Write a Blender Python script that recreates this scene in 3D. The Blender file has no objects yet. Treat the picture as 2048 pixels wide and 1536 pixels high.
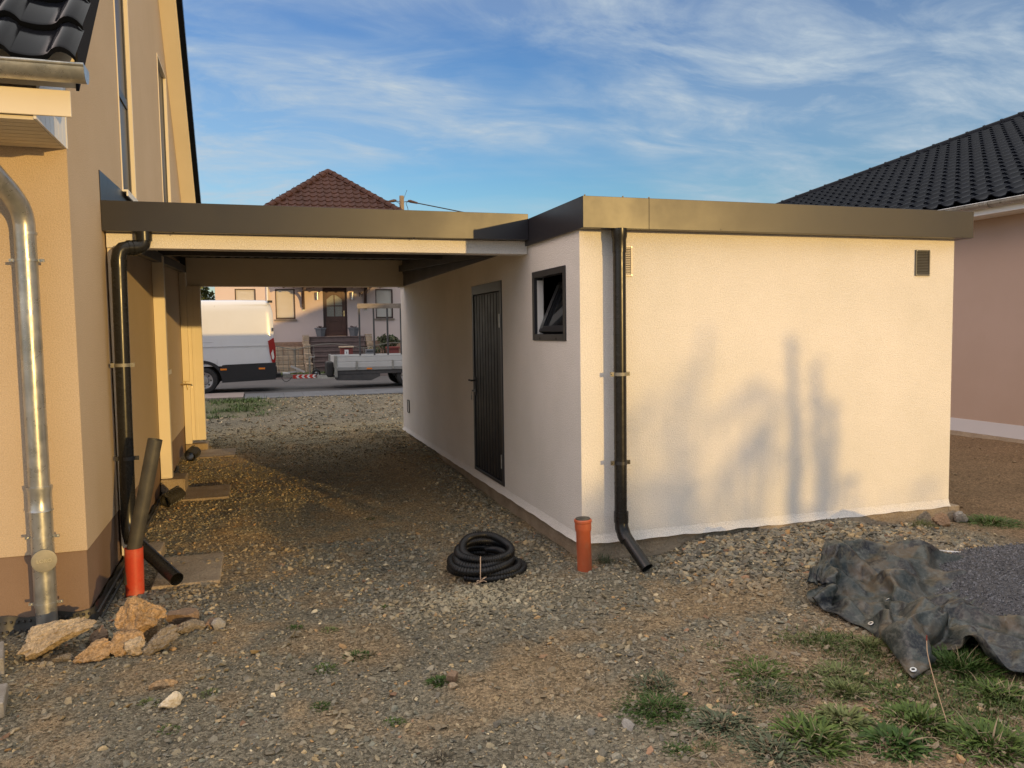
import bpy, math, random
import numpy as np
from mathutils import Vector, Matrix
from mathutils.geometry import tessellate_polygon

random.seed(7)
rng = np.random.default_rng(11)
scene = bpy.context.scene
COL = scene.collection
PI = math.pi

# ------------------------------------------------------------------ camera
YAW, PITCH, ROLL = 0.31133, -0.06769, -0.014958
CAM = (-2.3585, -5.6042, 1.66)
fw = Vector((math.sin(YAW)*math.cos(PITCH), math.cos(YAW)*math.cos(PITCH), math.sin(PITCH)))
rt = Vector((math.cos(YAW), -math.sin(YAW), 0.0))
up = rt.cross(fw)
r2 = math.cos(ROLL)*rt + math.sin(ROLL)*up
u2 = -math.sin(ROLL)*rt + math.cos(ROLL)*up
cd = bpy.data.cameras.new('camera')
cd.sensor_width = 36.0
cd.lens = 1578.5/2048*36.0
cd.clip_start = 0.05
cd.clip_end = 4000
cam = bpy.data.objects.new('camera', cd)
m4 = Matrix.Identity(4)
for i in range(3):
    m4[i][0] = r2[i]; m4[i][1] = u2[i]; m4[i][2] = -fw[i]; m4[i][3] = CAM[i]
cam.matrix_world = m4
COL.objects.link(cam)
scene.camera = cam

# ------------------------------------------------------------------ light
SUN_ELEV = math.radians(4.85)
SUN_AZ = math.radians(22.5)          # the light travels towards -X sin(az), +Y cos(az)
sd = bpy.data.lights.new('sun', 'SUN')
sd.energy = 1.86
sd.angle = math.radians(0.55)
sd.color = (1.0, 0.64, 0.215)
sun = bpy.data.objects.new('sun', sd)
sdir = Vector((-math.sin(SUN_AZ)*math.cos(SUN_ELEV), math.cos(SUN_AZ)*math.cos(SUN_ELEV), -math.sin(SUN_ELEV)))
sun.rotation_euler = sdir.to_track_quat('-Z', 'Y').to_euler()
sun.location = (6, -14, 8)
COL.objects.link(sun)

world = bpy.data.worlds.new('World')
scene.world = world
world.use_nodes = True
wn, wl = world.node_tree.nodes, world.node_tree.links
wn.clear()
w_out = wn.new('ShaderNodeOutputWorld')
w_bg = wn.new('ShaderNodeBackground')
w_bg.inputs['Strength'].default_value = 0.15
wl.new(w_bg.outputs[0], w_out.inputs[0])
sky = wn.new('ShaderNodeTexSky')
sky.sky_type = 'NISHITA'
sky.sun_disc = False
sky.sun_elevation = SUN_ELEV
# direction towards the sun is (+sin, -cos): Nishita's rotation 0 is +Y and turns clockwise seen from above
sky.sun_rotation = math.radians(180.0 - 22.5)
sky.altitude = 100
sky.air_density = 1.0
sky.dust_density = 0.7
sky.ozone_density = 2.0
def wmath(op, a, b=None, c=None, clamp=False):
    n = wn.new('ShaderNodeMath'); n.operation = op; n.use_clamp = clamp
    for i, v in enumerate((a, b, c)):
        if v is None: continue
        if isinstance(v, (int, float)): n.inputs[i].default_value = v
        else: wl.new(v, n.inputs[i])
    return n.outputs[0]
def wramp(src, pts):
    n = wn.new('ShaderNodeValToRGB')
    wl.new(src, n.inputs[0])
    e = n.color_ramp.elements
    while len(e) < len(pts): e.new(0.5)
    for k, (p, c) in enumerate(pts):
        e[k].position = p
        e[k].color = (c, c, c, 1) if isinstance(c, (int, float)) else (*c, 1)
    return n.outputs[0]
def wmix(fac, a, b, mode='MIX'):
    n = wn.new('ShaderNodeMix'); n.data_type = 'RGBA'; n.blend_type = mode
    for sock, v in ((n.inputs[0], fac), (n.inputs[6], a), (n.inputs[7], b)):
        if isinstance(v, (int, float)): sock.default_value = v
        elif isinstance(v, tuple): sock.default_value = (*v, 1)
        else: wl.new(v, sock)
    return n.outputs[2]
tc = wn.new('ShaderNodeTexCoord')
sp = wn.new('ShaderNodeSeparateXYZ'); wl.new(tc.outputs['Generated'], sp.inputs[0])
zc = wmath('MAXIMUM', sp.outputs[2], 0.0)
den = wmath('ADD', zc, 0.16)
cx = wmath('DIVIDE', sp.outputs[0], den)
cy = wmath('DIVIDE', sp.outputs[1], den)
cb = wn.new('ShaderNodeCombineXYZ'); wl.new(cx, cb.inputs[0]); wl.new(cy, cb.inputs[1])
def cloud_noise(scale, sx, sy, rot, loc, detail, rough, dist):
    mp = wn.new('ShaderNodeMapping')
    mp.inputs['Rotation'].default_value = (0, 0, rot)
    mp.inputs['Scale'].default_value = (sx, sy, 1)
    mp.inputs['Location'].default_value = loc
    wl.new(cb.outputs[0], mp.inputs[0])
    nz = wn.new('ShaderNodeTexNoise')
    nz.inputs['Scale'].default_value = scale
    nz.inputs['Detail'].default_value = detail
    nz.inputs['Roughness'].default_value = rough
    nz.inputs['Distortion'].default_value = dist
    wl.new(mp.outputs[0], nz.inputs['Vector'])
    return nz.outputs['Fac']
n_big = cloud_noise(0.75, 1.0, 1.5, 0.2, (3.1, 0.4, 0.0), 4, 0.5, 0.3)
n_wisp = cloud_noise(2.2, 0.95, 1.7, 0.5, (0.7, 2.2, 0.0), 9, 0.62, 0.7)
n_fine = cloud_noise(8.5, 0.8, 1.8, 0.4, (5.0, 1.0, 0.0), 6, 0.6, 0.4)
m_big = wramp(n_big, [(0.30, 0.0), (0.52, 1.0)])
m_w = wramp(n_wisp, [(0.40, 0.0), (0.68, 1.0)])
m_f = wramp(n_fine, [(0.30, 0.40), (0.68, 1.0)])
cl = wmath('MULTIPLY', wmath('MULTIPLY', m_big, m_w), m_f, clamp=True)
veil = wmath('MULTIPLY', m_big, 0.27)
over = wramp(zc, [(0.43, 0.0), (0.62, 0.9)])          # added fill: unseen sky overhead whitened to lift ambient light
cl = wmath('ADD', wmath('MULTIPLY', cl, 0.86), veil, clamp=True)
hz = wramp(zc, [(0.0, (0.84, 0.92, 1.18)), (0.15, (0.76, 0.98, 1.20)), (0.30, (0.44, 0.74, 1.13)), (0.45, (0.25, 0.52, 1.03)), (1.0, (0.5, 0.7, 1.0))])
SKYGAIN = 1.0
sky_t = wmix(1.0, sky.outputs[0], hz, 'MULTIPLY')
gain = wmix(1.0, sky_t, (SKYGAIN, SKYGAIN, SKYGAIN), 'MULTIPLY')
# made-up dimming of the unseen sky around the sun, evening out the light
dt = wmath('ADD', wmath('MULTIPLY', sp.outputs[0], math.sin(SUN_AZ)), wmath('MULTIPLY', sp.outputs[1], -math.cos(SUN_AZ)))
glow = wramp(wmath('MULTIPLY_ADD', dt, 0.5, 0.5), [(0.40, (1.0, 1.0, 1.0)), (0.62, (0.95, 0.94, 0.94)), (1.0, (0.66, 0.68, 0.72))])
skyc = wmix(1.0, wmix(over, wmix(cl, gain, (2.3, 2.72, 3.1)), (6.4, 6.3, 6.1)), glow, 'MULTIPLY')
# made-up fill: the unseen sky left of the view is brightened
left_fill = wramp(wmath('MULTIPLY', sp.outputs[0], -1.0), [(0.33, (1.0, 1.0, 1.0)), (0.75, (3.2, 2.55, 2.35))])
skyc = wmix(1.0, skyc, left_fill, 'MULTIPLY')
wl.new(skyc, w_bg.inputs[0])

scene.view_settings.view_transform = 'Standard'
scene.view_settings.look = 'None'
scene.view_settings.exposure = 0.55
scene.view_settings.gamma = 1.0
scene.render.engine = 'CYCLES'
scene.cycles.max_bounces = 8
scene.cycles.diffuse_bounces = 6

# ------------------------------------------------------------------ helpers
def tag(o, label=None, cat=None, group=None, kind=None):
    if label: o['label'] = label
    if cat: o['category'] = cat
    if group: o['group'] = group
    if kind: o['kind'] = kind
    return o

def thing(name, label, cat, loc=(0, 0, 0), group=None):
    o = bpy.data.objects.new(name, None)
    o.empty_display_size = 0.1
    o.location = loc
    COL.objects.link(o)
    return tag(o, label, cat, group)

def wloc(o):
    v = Vector((0, 0, 0))
    while o is not None:
        v += Vector(o.location); o = o.parent
    return v

class MB:
    """collects vertices and faces in world coordinates; build() links ONE mesh object"""
    def __init__(s): s.v = []; s.f = []; s.mi = []
    def add(s, vs, fs, mi=0):
        b = len(s.v); s.v.extend([tuple(p) for p in vs])
        s.f.extend([tuple(i + b for i in f) for f in fs]); s.mi.extend([mi]*len(fs))
        return s
    def box(s, x0, x1, y0, y1, z0, z1, mi=0):
        if x0 > x1: x0, x1 = x1, x0
        if y0 > y1: y0, y1 = y1, y0
        if z0 > z1: z0, z1 = z1, z0
        v = [(x, y, z) for z in (z0, z1) for y in (y0, y1) for x in (x0, x1)]
        return s.add(v, [(0, 2, 3, 1), (4, 5, 7, 6), (0, 1, 5, 4), (2, 6, 7, 3), (0, 4, 6, 2), (1, 3, 7, 5)], mi)
    def obox(s, c, ax, ay, az, hx, hy, hz_, mi=0):
        c = Vector(c); ax, ay, az = Vector(ax).normalized()*hx, Vector(ay).normalized()*hy, Vector(az).normalized()*hz_
        v = [c + i*ax + j*ay + k*az for k in (-1, 1) for j in (-1, 1) for i in (-1, 1)]
        return s.add(v, [(0, 2, 3, 1), (4, 5, 7, 6), (0, 1, 5, 4), (2, 6, 7, 3), (0, 4, 6, 2), (1, 3, 7, 5)], mi)
    def bar(s, a, b, w, h, up_=(0, 0, 1), mi=0):
        a, b = Vector(a), Vector(b); d = (b - a); L = d.length; d.normalize()
        upv = Vector(up_); sd_ = d.cross(upv)
        if sd_.length < 1e-4: sd_ = d.cross(Vector((1, 0, 0)))
        sd_.normalize(); u_ = sd_.cross(d)
        return s.obox((a + b)/2, d, sd_, u_, L/2, w/2, h/2, mi)
    def prism(s, pts, vec, mi=0):
        n = len(pts); vec = Vector(vec)
        v = [Vector(p) for p in pts] + [Vector(p) + vec for p in pts]
        f = [tuple(range(n))[::-1], tuple(range(n, 2*n))]
        f += [(i, (i + 1) % n, n + (i + 1) % n, n + i) for i in range(n)]
        return s.add(v, f, mi)
    def tube(s, path, r, n=12, cap=True, mi=0):
        P = [Vector(p) for p in path]; k = len(P)
        rs = r if hasattr(r, '__len__') else [r]*k
        T = []
        for i in range(k):
            a = P[min(i + 1, k - 1)] - P[max(i - 1, 0)]
            T.append(a.normalized())
        ref = Vector((0, 0, 1)) if abs(T[0].z) < 0.9 else Vector((1, 0, 0))
        x = T[0].cross(ref).normalized()
        vs = []
        for i in range(k):
            x = (x - T[i]*x.dot(T[i]))
            x = x.normalized() if x.length > 1e-6 else T[i].orthogonal().normalized()
            y = T[i].cross(x)
            for j in range(n):
                a = 2*PI*j/n
                vs.append(P[i] + (x*math.cos(a) + y*math.sin(a))*rs[i])
        fs = [(i*n + j, i*n + (j + 1) % n, (i + 1)*n + (j + 1) % n, (i + 1)*n + j) for i in range(k - 1) for j in range(n)]
        if cap: fs += [tuple(range(n))[::-1], tuple(range((k - 1)*n, k*n))]
        return s.add(vs, fs, mi)
    def pipe(s, path, r, wall=0.004, n=20, mi=0):
        """open tube with an inner surface visible at its ends"""
        s.tube(path, r, n, cap=False, mi=mi)
        b0 = len(s.v)
        s.tube(path, [max(q - wall, 0.001) for q in (r if hasattr(r, '__len__') else [r]*len(path))], n, cap=False, mi=mi)
        k = len(path); o0 = b0 - k*n
        for e in (0, (k - 1)*n):
            fs = [(o0 + e + j, o0 + e + (j + 1) % n, b0 + e + (j + 1) % n, b0 + e + j) for j in range(n)]
            s.f.extend(fs); s.mi.extend([mi]*n)
        return s
    def build_each(s, name, mat, parent=None, **kw):
        """every loose piece becomes a mesh object of its own"""
        par = list(range(len(s.v)))
        def find(a):
            while par[a] != a: par[a] = par[par[a]]; a = par[a]
            return a
        for f in s.f:
            for q_ in f[1:]: par[find(q_)] = find(f[0])
        groups = {}
        for f in s.f: groups.setdefault(find(f[0]), []).append(f)
        out = []
        for fs in groups.values():
            ids = sorted({i for f in fs for i in f}); mp_ = {i: k for k, i in enumerate(ids)}
            m2 = MB(); m2.add([s.v[i] for i in ids], [tuple(mp_[i] for i in f) for f in fs])
            out.append(m2.build(name, mat, parent, **kw))
        return out
    def build(s, name, mat, parent=None, smooth=False, bevel=0, auto=35, segs=2):
        o_ = wloc(parent) if parent else Vector((0, 0, 0))
        me = bpy.data.meshes.new(name)
        me.from_pydata([(p[0] - o_.x, p[1] - o_.y, p[2] - o_.z) for p in s.v], [], s.f)
        mats = mat if isinstance(mat, (list, tuple)) else [mat]
        for m in mats: me.materials.append(m)
        if len(mats) > 1: me.polygons.foreach_set('material_index', s.mi)
        me.validate()
        if smooth:
            me.polygons.foreach_set('use_smooth', [True]*len(me.polygons))
            if auto: me.set_sharp_from_angle(angle=math.radians(auto))
        me.update()
        o = bpy.data.objects.new(name, me); COL.objects.link(o)
        if parent: o.parent = parent
        if bevel:
            b = o.modifiers.new('bevel', 'BEVEL'); b.width = bevel; b.segments = segs; b.limit_method = 'ANGLE'; b.angle_limit = math.radians(40)
        return o

def np_mesh(name, V, F, mat, parent=None, colors=None, smooth=False, nper=None):
    """fast mesh from numpy arrays; F is (n,3) or (n,4); colors per vertex (n,3)"""
    V = np.asarray(V, np.float32); F = np.asarray(F, np.int32)
    if parent:
        l = wloc(parent); V = V - np.array(l, np.float32)
    me = bpy.data.meshes.new(name)
    k = F.shape[1]
    me.vertices.add(len(V)); me.vertices.foreach_set('co', V.ravel())
    me.loops.add(F.size); me.loops.foreach_set('vertex_index', F.ravel())
    me.polygons.add(len(F))
    me.polygons.foreach_set('loop_start', np.arange(0, F.size, k, dtype=np.int32))
    me.polygons.foreach_set('loop_total', np.full(len(F), k, np.int32))
    me.polygons.foreach_set('use_smooth', np.full(len(F), bool(smooth)))
    if colors is not None:
        a = me.color_attributes.new('Col', 'FLOAT_COLOR', 'POINT')
        c = np.ones((len(V), 4), np.float32); c[:, :3] = colors
        a.data.foreach_set('color', c.ravel())
    me.materials.append(mat)
    me.update(calc_edges=True)
    o = bpy.data.objects.new(name, me); COL.objects.link(o)
    if parent: o.parent = parent
    return o

def wall_panel(mb, outer, holes, mapf, depth, mi=0, rim=True):
    """a wall face with openings; mapf(u, v, d) -> point, d runs into the wall"""
    loops = [outer] + holes
    flat = [p for l in loops for p in l]
    tris = tessellate_polygon([[Vector((u, v, 0)) for u, v in l] for l in loops])
    mb.add([mapf(u, v, 0) for u, v in flat], [tuple(t) for t in tris], mi)
    for l in (loops if rim else holes):
        n = len(l)
        vs = [mapf(u, v, 0) for u, v in l] + [mapf(u, v, depth) for u, v in l]
        mb.add(vs, [(i, (i + 1) % n, n + (i + 1) % n, n + i) for i in range(n)], mi)
def rect(u0, u1, v0, v1): return [(u0, v0), (u1, v0), (u1, v1), (u0, v1)]

# ------------------------------------------------------------------ materials
def mat(name, col, rough=0.6, metal=0.0, col2=None, vscale=3.0, vcon=(0.35, 0.65), bump=0.0, bscale=80.0, bdist=0.01, bdetail=3,
        attr=None, coat=0.0, spec=0.5, rvar=0.0, speck=0.0, speckscale=200.0, streak=None):
    m = bpy.data.materials.new(name); m.use_nodes = True
    nt = m.node_tree; N, L = nt.nodes, nt.links
    b = N['Principled BSDF']
    b.inputs['Roughness'].default_value = rough
    b.inputs['Metallic'].default_value = metal
    b.inputs['Specular IOR Level'].default_value = spec
    if coat: b.inputs['Coat Weight'].default_value = coat; b.inputs['Coat Roughness'].default_value = 0.08
    t = N.new('ShaderNodeTexCoord')
    def noise(scale, detail=4, rough_=0.6, vec=None):
        n = N.new('ShaderNodeTexNoise'); n.inputs['Scale'].default_value = scale
        n.inputs['Detail'].default_value = detail; n.inputs['Roughness'].default_value = rough_
        L.new(vec or t.outputs['Object'], n.inputs['Vector']); return n.outputs['Fac']
    def ramp(src, a, b_, lo=0.0, hi=1.0):
        n = N.new('ShaderNodeMapRange'); n.inputs[1].default_value = a; n.inputs[2].default_value = b_
        n.inputs[3].default_value = lo; n.inputs[4].default_value = hi
        L.new(src, n.inputs[0]); return n.outputs[0]
    def mix(f, a, b_, mode='MIX'):
        n = N.new('ShaderNodeMix'); n.data_type = 'RGBA'; n.blend_type = mode
        for sck, v in ((n.inputs[0], f), (n.inputs[6], a), (n.inputs[7], b_)):
            if isinstance(v, (int, float)): sck.default_value = v
            elif isinstance(v, tuple): sck.default_value = (*v, 1)
            else: L.new(v, sck)
        return n.outputs[2]
    c = None
    if attr:
        at = N.new('ShaderNodeAttribute'); at.attribute_name = attr; c = at.outputs['Color']
    if col2 is not None:
        c = mix(ramp(noise(vscale), *vcon), c if c else col, col2) if not attr else mix(ramp(noise(vscale), *vcon), c, mix(1.0, c, col2, 'MULTIPLY'))
    if streak:
        mp = N.new('ShaderNodeMapping'); mp.inputs['Scale'].default_value = streak[1]
        L.new(t.outputs['Object'], mp.inputs[0])
        f = ramp(noise(streak[2], 5, 0.6, mp.outputs[0]), 0.52, 0.75, 0, streak[3])
        c = mix(f, c if c else col, streak[0])
    if speck:
        f = ramp(noise(speckscale, 2, 0.7), 0.35, 0.65, 1 - speck, 1 + speck*0.6)
        cmb = N.new('ShaderNodeCombineColor')
        for i in range(3): L.new(f, cmb.inputs[i])
        c = mix(1.0, c if c else col, cmb.outputs[0], 'MULTIPLY')
    if c: L.new(c, b.inputs['Base Color'])
    else: b.inputs['Base Color'].default_value = (*col, 1)
    if rvar:
        L.new(ramp(noise(vscale*2.3), 0.3, 0.7, max(rough - rvar, 0.02), min(rough + rvar, 1)), b.inputs['Roughness'])
    if bump:
        bn = N.new('ShaderNodeBump'); bn.inputs['Strength'].default_value = bump; bn.inputs['Distance'].default_value = bdist
        L.new(noise(bscale, bdetail, 0.65), bn.inputs['Height']); L.new(bn.outputs[0], b.inputs['Normal'])
    return m

M = {}
M['stucco_white'] = mat('white_render', (0.82, 0.775, 0.72), 0.9, col2=(0.735, 0.70, 0.64), vscale=0.9, bump=0.7, bscale=95, bdist=0.010, bdetail=2, speck=0.13, speckscale=105, spec=0.2)
M['stucco_tan'] = mat('tan_render', (0.57, 0.452, 0.325), 0.9, col2=(0.535, 0.42, 0.295), vscale=0.9, bump=0.7, bscale=120, bdist=0.008, bdetail=2, speck=0.14, speckscale=130, spec=0.2)
M['stucco_plinth'] = mat('brown_plinth_render', (0.255, 0.175, 0.125), 0.9, col2=(0.23, 0.155, 0.11), vscale=1.4, bump=0.5, bscale=160, bdist=0.005, speck=0.08, spec=0.2)
M['stucco_pink'] = mat('salmon_render', (0.41, 0.30, 0.235), 0.9, col2=(0.385, 0.28, 0.215), vscale=0.8, bump=0.4, bscale=120, bdist=0.006, speck=0.05, spec=0.2)
M['stucco_far'] = mat('pale_pink_render', (0.70, 0.57, 0.52), 0.9, col2=(0.66, 0.53, 0.47), vscale=0.6, bump=0.3, bscale=60, bdist=0.006, spec=0.2)
M['anthracite'] = mat('anthracite_sheet', (0.024, 0.022, 0.026), 0.37, metal=0.0, col2=(0.0205, 0.019, 0.023), vscale=0.8, bump=0.05, bscale=3, bdist=0.01, rvar=0.05, speck=0.03, speckscale=400)
M['anthracite_frame'] = mat('anthracite_frame', (0.030, 0.030, 0.033), 0.42, col2=(0.024, 0.024, 0.027), vscale=3)
M['door_dark'] = mat('dark_door_metal', (0.012, 0.0125, 0.0145), 0.45, spec=0.25, col2=(0.009, 0.0095, 0.011), vscale=2, rvar=0.06)
M['pvc_black'] = mat('black_plastic_pipe', (0.013, 0.013, 0.0125), 0.27, spec=0.35, col2=(0.019, 0.018, 0.016), vscale=6, rvar=0.06, speck=0.1, speckscale=60)
M['pvc_dull'] = mat('dusty_black_pipe', (0.05, 0.046, 0.038), 0.5, col2=(0.075, 0.068, 0.052), vscale=9, rvar=0.1, speck=0.12, speckscale=120)
M['black'] = mat('black_rubber', (0.015, 0.015, 0.016), 0.6, col2=(0.028, 0.027, 0.026), vscale=8)
M['hose'] = mat('black_corrugated_plastic', (0.008, 0.008, 0.009), 0.38, spec=0.35, col2=(0.016, 0.015, 0.014), vscale=7, vcon=(0.45, 0.75))
M['membrane'] = mat('black_dimple_membrane', (0.02, 0.019, 0.017), 0.42, col2=(0.05, 0.045, 0.036), vscale=6)
M['zinc'] = mat('zinc_sheet', (0.46, 0.46, 0.44), 0.34, metal=0.72, col2=(0.29, 0.30, 0.29), vscale=7, vcon=(0.35, 0.7), rvar=0.12, bump=0.06, bscale=14, bdist=0.004, streak=((0.62, 0.61, 0.57), (9, 9, 1.2), 3, 0.5))
M['steel'] = mat('galvanised_steel', (0.46, 0.46, 0.44), 0.35, metal=0.9, col2=(0.34, 0.34, 0.33), vscale=20)
M['cream'] = mat('cream_painted_sheet', (0.78, 0.70, 0.56), 0.42, col2=(0.74, 0.66, 0.52), vscale=1.5, spec=0.4)
M['white'] = mat('white_paint', (0.80, 0.78, 0.74), 0.45, col2=(0.75, 0.73, 0.69), vscale=2)
M['soffit'] = mat('cream_soffit_boards', (0.70, 0.62, 0.47), 0.55, col2=(0.66, 0.58, 0.43), vscale=2)
M['glass'] = mat('dark_window_glass', (0.055, 0.05, 0.042), 0.3, spec=0.12)
M['glass_dark'] = mat('black_window_glass', (0.012, 0.013, 0.015), 0.08, spec=0.6)
M['tile_black'] = mat('glazed_black_roof_tile', (0.005, 0.0065, 0.011), 0.14, col2=(0.008, 0.009, 0.013), vscale=2.2, spec=0.09, rvar=0.05)
M['tile_matt'] = mat('matt_black_roof_tile', (0.0055, 0.0075, 0.013), 0.5, col2=(0.0045, 0.006, 0.010), vscale=2.5, spec=0.10)
M['tile_red'] = mat('brown_red_roof_tile', (0.068, 0.032, 0.027), 0.7, spec=0.2, col2=(0.047, 0.023, 0.020), vscale=1.6, speck=0.15, speckscale=9)
M['concrete'] = mat('concrete', (0.42, 0.335, 0.235), 0.92, col2=(0.30, 0.235, 0.165), vscale=3, bump=1.0, bscale=35, bdist=0.02, speck=0.12, speckscale=90, spec=0.2)
M['concrete_grey'] = mat('grey_concrete_block', (0.33, 0.31, 0.28), 0.92, col2=(0.25, 0.23, 0.20), vscale=5, bump=0.6, bscale=50, bdist=0.01, speck=0.15, speckscale=110, spec=0.2)
M['orange'] = mat('orange_sewer_pipe', (0.52, 0.115, 0.042), 0.42, col2=(0.44, 0.10, 0.04), vscale=5, streak=((0.42, 0.17, 0.09), (5, 5, 2), 5, 0.5))
M['orange_red'] = mat('faded_red_orange_pipe', (0.52, 0.055, 0.022), 0.45, col2=(0.52, 0.15, 0.09), vscale=6, vcon=(0.45, 0.75), speck=0.06, speckscale=60)
M['ceiling'] = mat('dark_roof_sheet_underside', (0.10, 0.095, 0.085), 0.6)
M['brass'] = mat('brass_tap', (0.62, 0.50, 0.28), 0.3, metal=0.9)
M['attr_stone'] = mat('gravel_stone', (0.2, 0.2, 0.2), 0.88, attr='Col', bump=0.4, bscale=120, bdist=0.004, speck=0.16, speckscale=140, spec=0.25)
M['attr_leaf'] = mat('leaf', (0.1, 0.2, 0.1), 0.6, attr='Col', spec=0.3)
M['rock'] = mat('ochre_sandstone', (0.66, 0.43, 0.225), 0.92, col2=(0.46, 0.31, 0.175), vscale=7, bump=1.0, bscale=30, bdist=0.05, bdetail=10, speck=0.32, speckscale=45, spec=0.15)
M['rock_pale'] = mat('pale_limestone', (0.70, 0.56, 0.385), 0.92, col2=(0.50, 0.38, 0.245), vscale=6, bump=1.0, bscale=32, bdist=0.05, bdetail=10, speck=0.3, speckscale=45, spec=0.15)
M['rock_grey'] = mat('grey_stone', (0.36, 0.30, 0.23), 0.92, col2=(0.27, 0.225, 0.17), vscale=8, bump=1.0, bscale=34, bdist=0.045, bdetail=9, speck=0.28, speckscale=55, spec=0.15)
M['rock_brown'] = mat('brown_stone', (0.28, 0.19, 0.125), 0.85, col2=(0.22, 0.15, 0.10), vscale=6, bump=0.5, bscale=20, bdist=0.02, bdetail=5, speck=0.12, speckscale=70, spec=0.2)
M['asphalt'] = mat('asphalt', (0.062, 0.058, 0.058), 0.9, col2=(0.085, 0.08, 0.078), vscale=0.8, bump=0.5, bscale=60, bdist=0.01, speck=0.25, speckscale=60)
M['paving'] = mat('blue_grey_paving', (0.13, 0.135, 0.145), 0.85, col2=(0.10, 0.105, 0.115), vscale=2, speck=0.15, speckscale=30)
M['kerb'] = mat('kerb_stone', (0.27, 0.22, 0.20), 0.85, col2=(0.22, 0.18, 0.165), vscale=3, speck=0.12)
M['van_white'] = mat('white_van_paint', (0.64, 0.65, 0.67), 0.28, coat=0.25, col2=(0.61, 0.62, 0.64), vscale=0.7, streak=((0.5, 0.47, 0.42), (1, 1, 0.5), 3, 0.12))
M['van_clad'] = mat('black_van_cladding', (0.013, 0.014, 0.017), 0.5, col2=(0.017, 0.017, 0.02), vscale=3)
M['seam'] = mat('dark_seam', (0.36, 0.36, 0.37), 0.6)
M['tyre'] = mat('tyre_rubber', (0.02, 0.02, 0.021), 0.75, col2=(0.032, 0.03, 0.028), vscale=9)
M['rim'] = mat('silver_rim', (0.45, 0.45, 0.46), 0.35, metal=0.8)
M['red_lens'] = mat('red_lamp_lens', (0.26, 0.006, 0.012), 0.2)
M['clear_lens'] = mat('clear_lamp_lens', (0.62, 0.60, 0.58), 0.15)
M['amber'] = mat('amber_reflector', (0.75, 0.22, 0.02), 0.25)
M['alu'] = mat('aluminium_dropside', (0.60, 0.60, 0.585), 0.42, metal=0.25, col2=(0.54, 0.54, 0.53), vscale=2)
M['dark_steel'] = mat('dark_painted_steel', (0.05, 0.05, 0.053), 0.55, col2=(0.075, 0.07, 0.068), vscale=5)
M['wood_old'] = mat('weathered_wood', (0.27, 0.225, 0.18), 0.85, col2=(0.17, 0.14, 0.11), vscale=4, streak=((0.40, 0.35, 0.29), (1.2, 8, 8), 4, 0.6), bump=0.3, bscale=20)
M['wood_pole'] = mat('wooden_pole', (0.34, 0.26, 0.17), 0.85, col2=(0.26, 0.19, 0.12), vscale=3)
M['door_brown'] = mat('brown_front_door', (0.105, 0.045, 0.030), 0.45, col2=(0.085, 0.036, 0.025), vscale=3)
M['brown_dark'] = mat('dark_brown_frame', (0.06, 0.03, 0.024), 0.5)
M['blind'] = mat('cream_roller_shutter', (0.68, 0.63, 0.56), 0.55)
M['obscure'] = mat('patterned_door_glass', (0.32, 0.31, 0.27), 0.25, col2=(0.24, 0.235, 0.205), vscale=22)
M['step'] = mat('brown_step_tile', (0.15, 0.105, 0.095), 0.7, col2=(0.115, 0.08, 0.072), vscale=4, speck=0.12, speckscale=30)
M['sandstone'] = mat('sandstone_block', (0.44, 0.345, 0.24), 0.9, col2=(0.34, 0.255, 0.175), vscale=3.5, bump=0.5, bscale=18, bdist=0.02, speck=0.12, speckscale=30)
M['brick'] = mat('orange_brick_strip', (0.42, 0.25, 0.16), 0.9, col2=(0.33, 0.22, 0.16), vscale=4, speck=0.15, speckscale=20)
M['planter_grey'] = mat('grey_planter', (0.155, 0.16, 0.17), 0.6, col2=(0.125, 0.13, 0.14), vscale=5)
M['box_red'] = mat('dark_red_sheet', (0.23, 0.05, 0.04), 0.5, col2=(0.19, 0.042, 0.034), vscale=4)
M['chevron_red'] = mat('red_reflective', (0.62, 0.05, 0.035), 0.4)
M['plastic_white'] = mat('white_plastic', (0.8, 0.8, 0.78), 0.4)
M['wire'] = mat('green_grey_wire', (0.17, 0.16, 0.13), 0.5)
M['bark'] = mat('bark', (0.11, 0.08, 0.055), 0.9, col2=(0.07, 0.05, 0.035), vscale=6, bump=0.6, bscale=14, bdist=0.03)
M['twine'] = mat('pale_twine', (0.58, 0.40, 0.26), 0.8)
M['straw'] = mat('dry_straw', (0.42, 0.32, 0.21), 0.85, attr='Col')
M['grommet'] = mat('aluminium_eyelet', (0.72, 0.72, 0.70), 0.35, metal=0.7)
M['zinc_dull'] = mat('dull_zinc_cap', (0.30, 0.28, 0.23), 0.6, metal=0.5, col2=(0.24, 0.23, 0.19), vscale=20)
M['matt_dark'] = mat('matt_dark_board', (0.022, 0.022, 0.025), 0.9, spec=0.05)
M['interior'] = mat('dark_interior', (0.02, 0.02, 0.022), 0.9)

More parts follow.
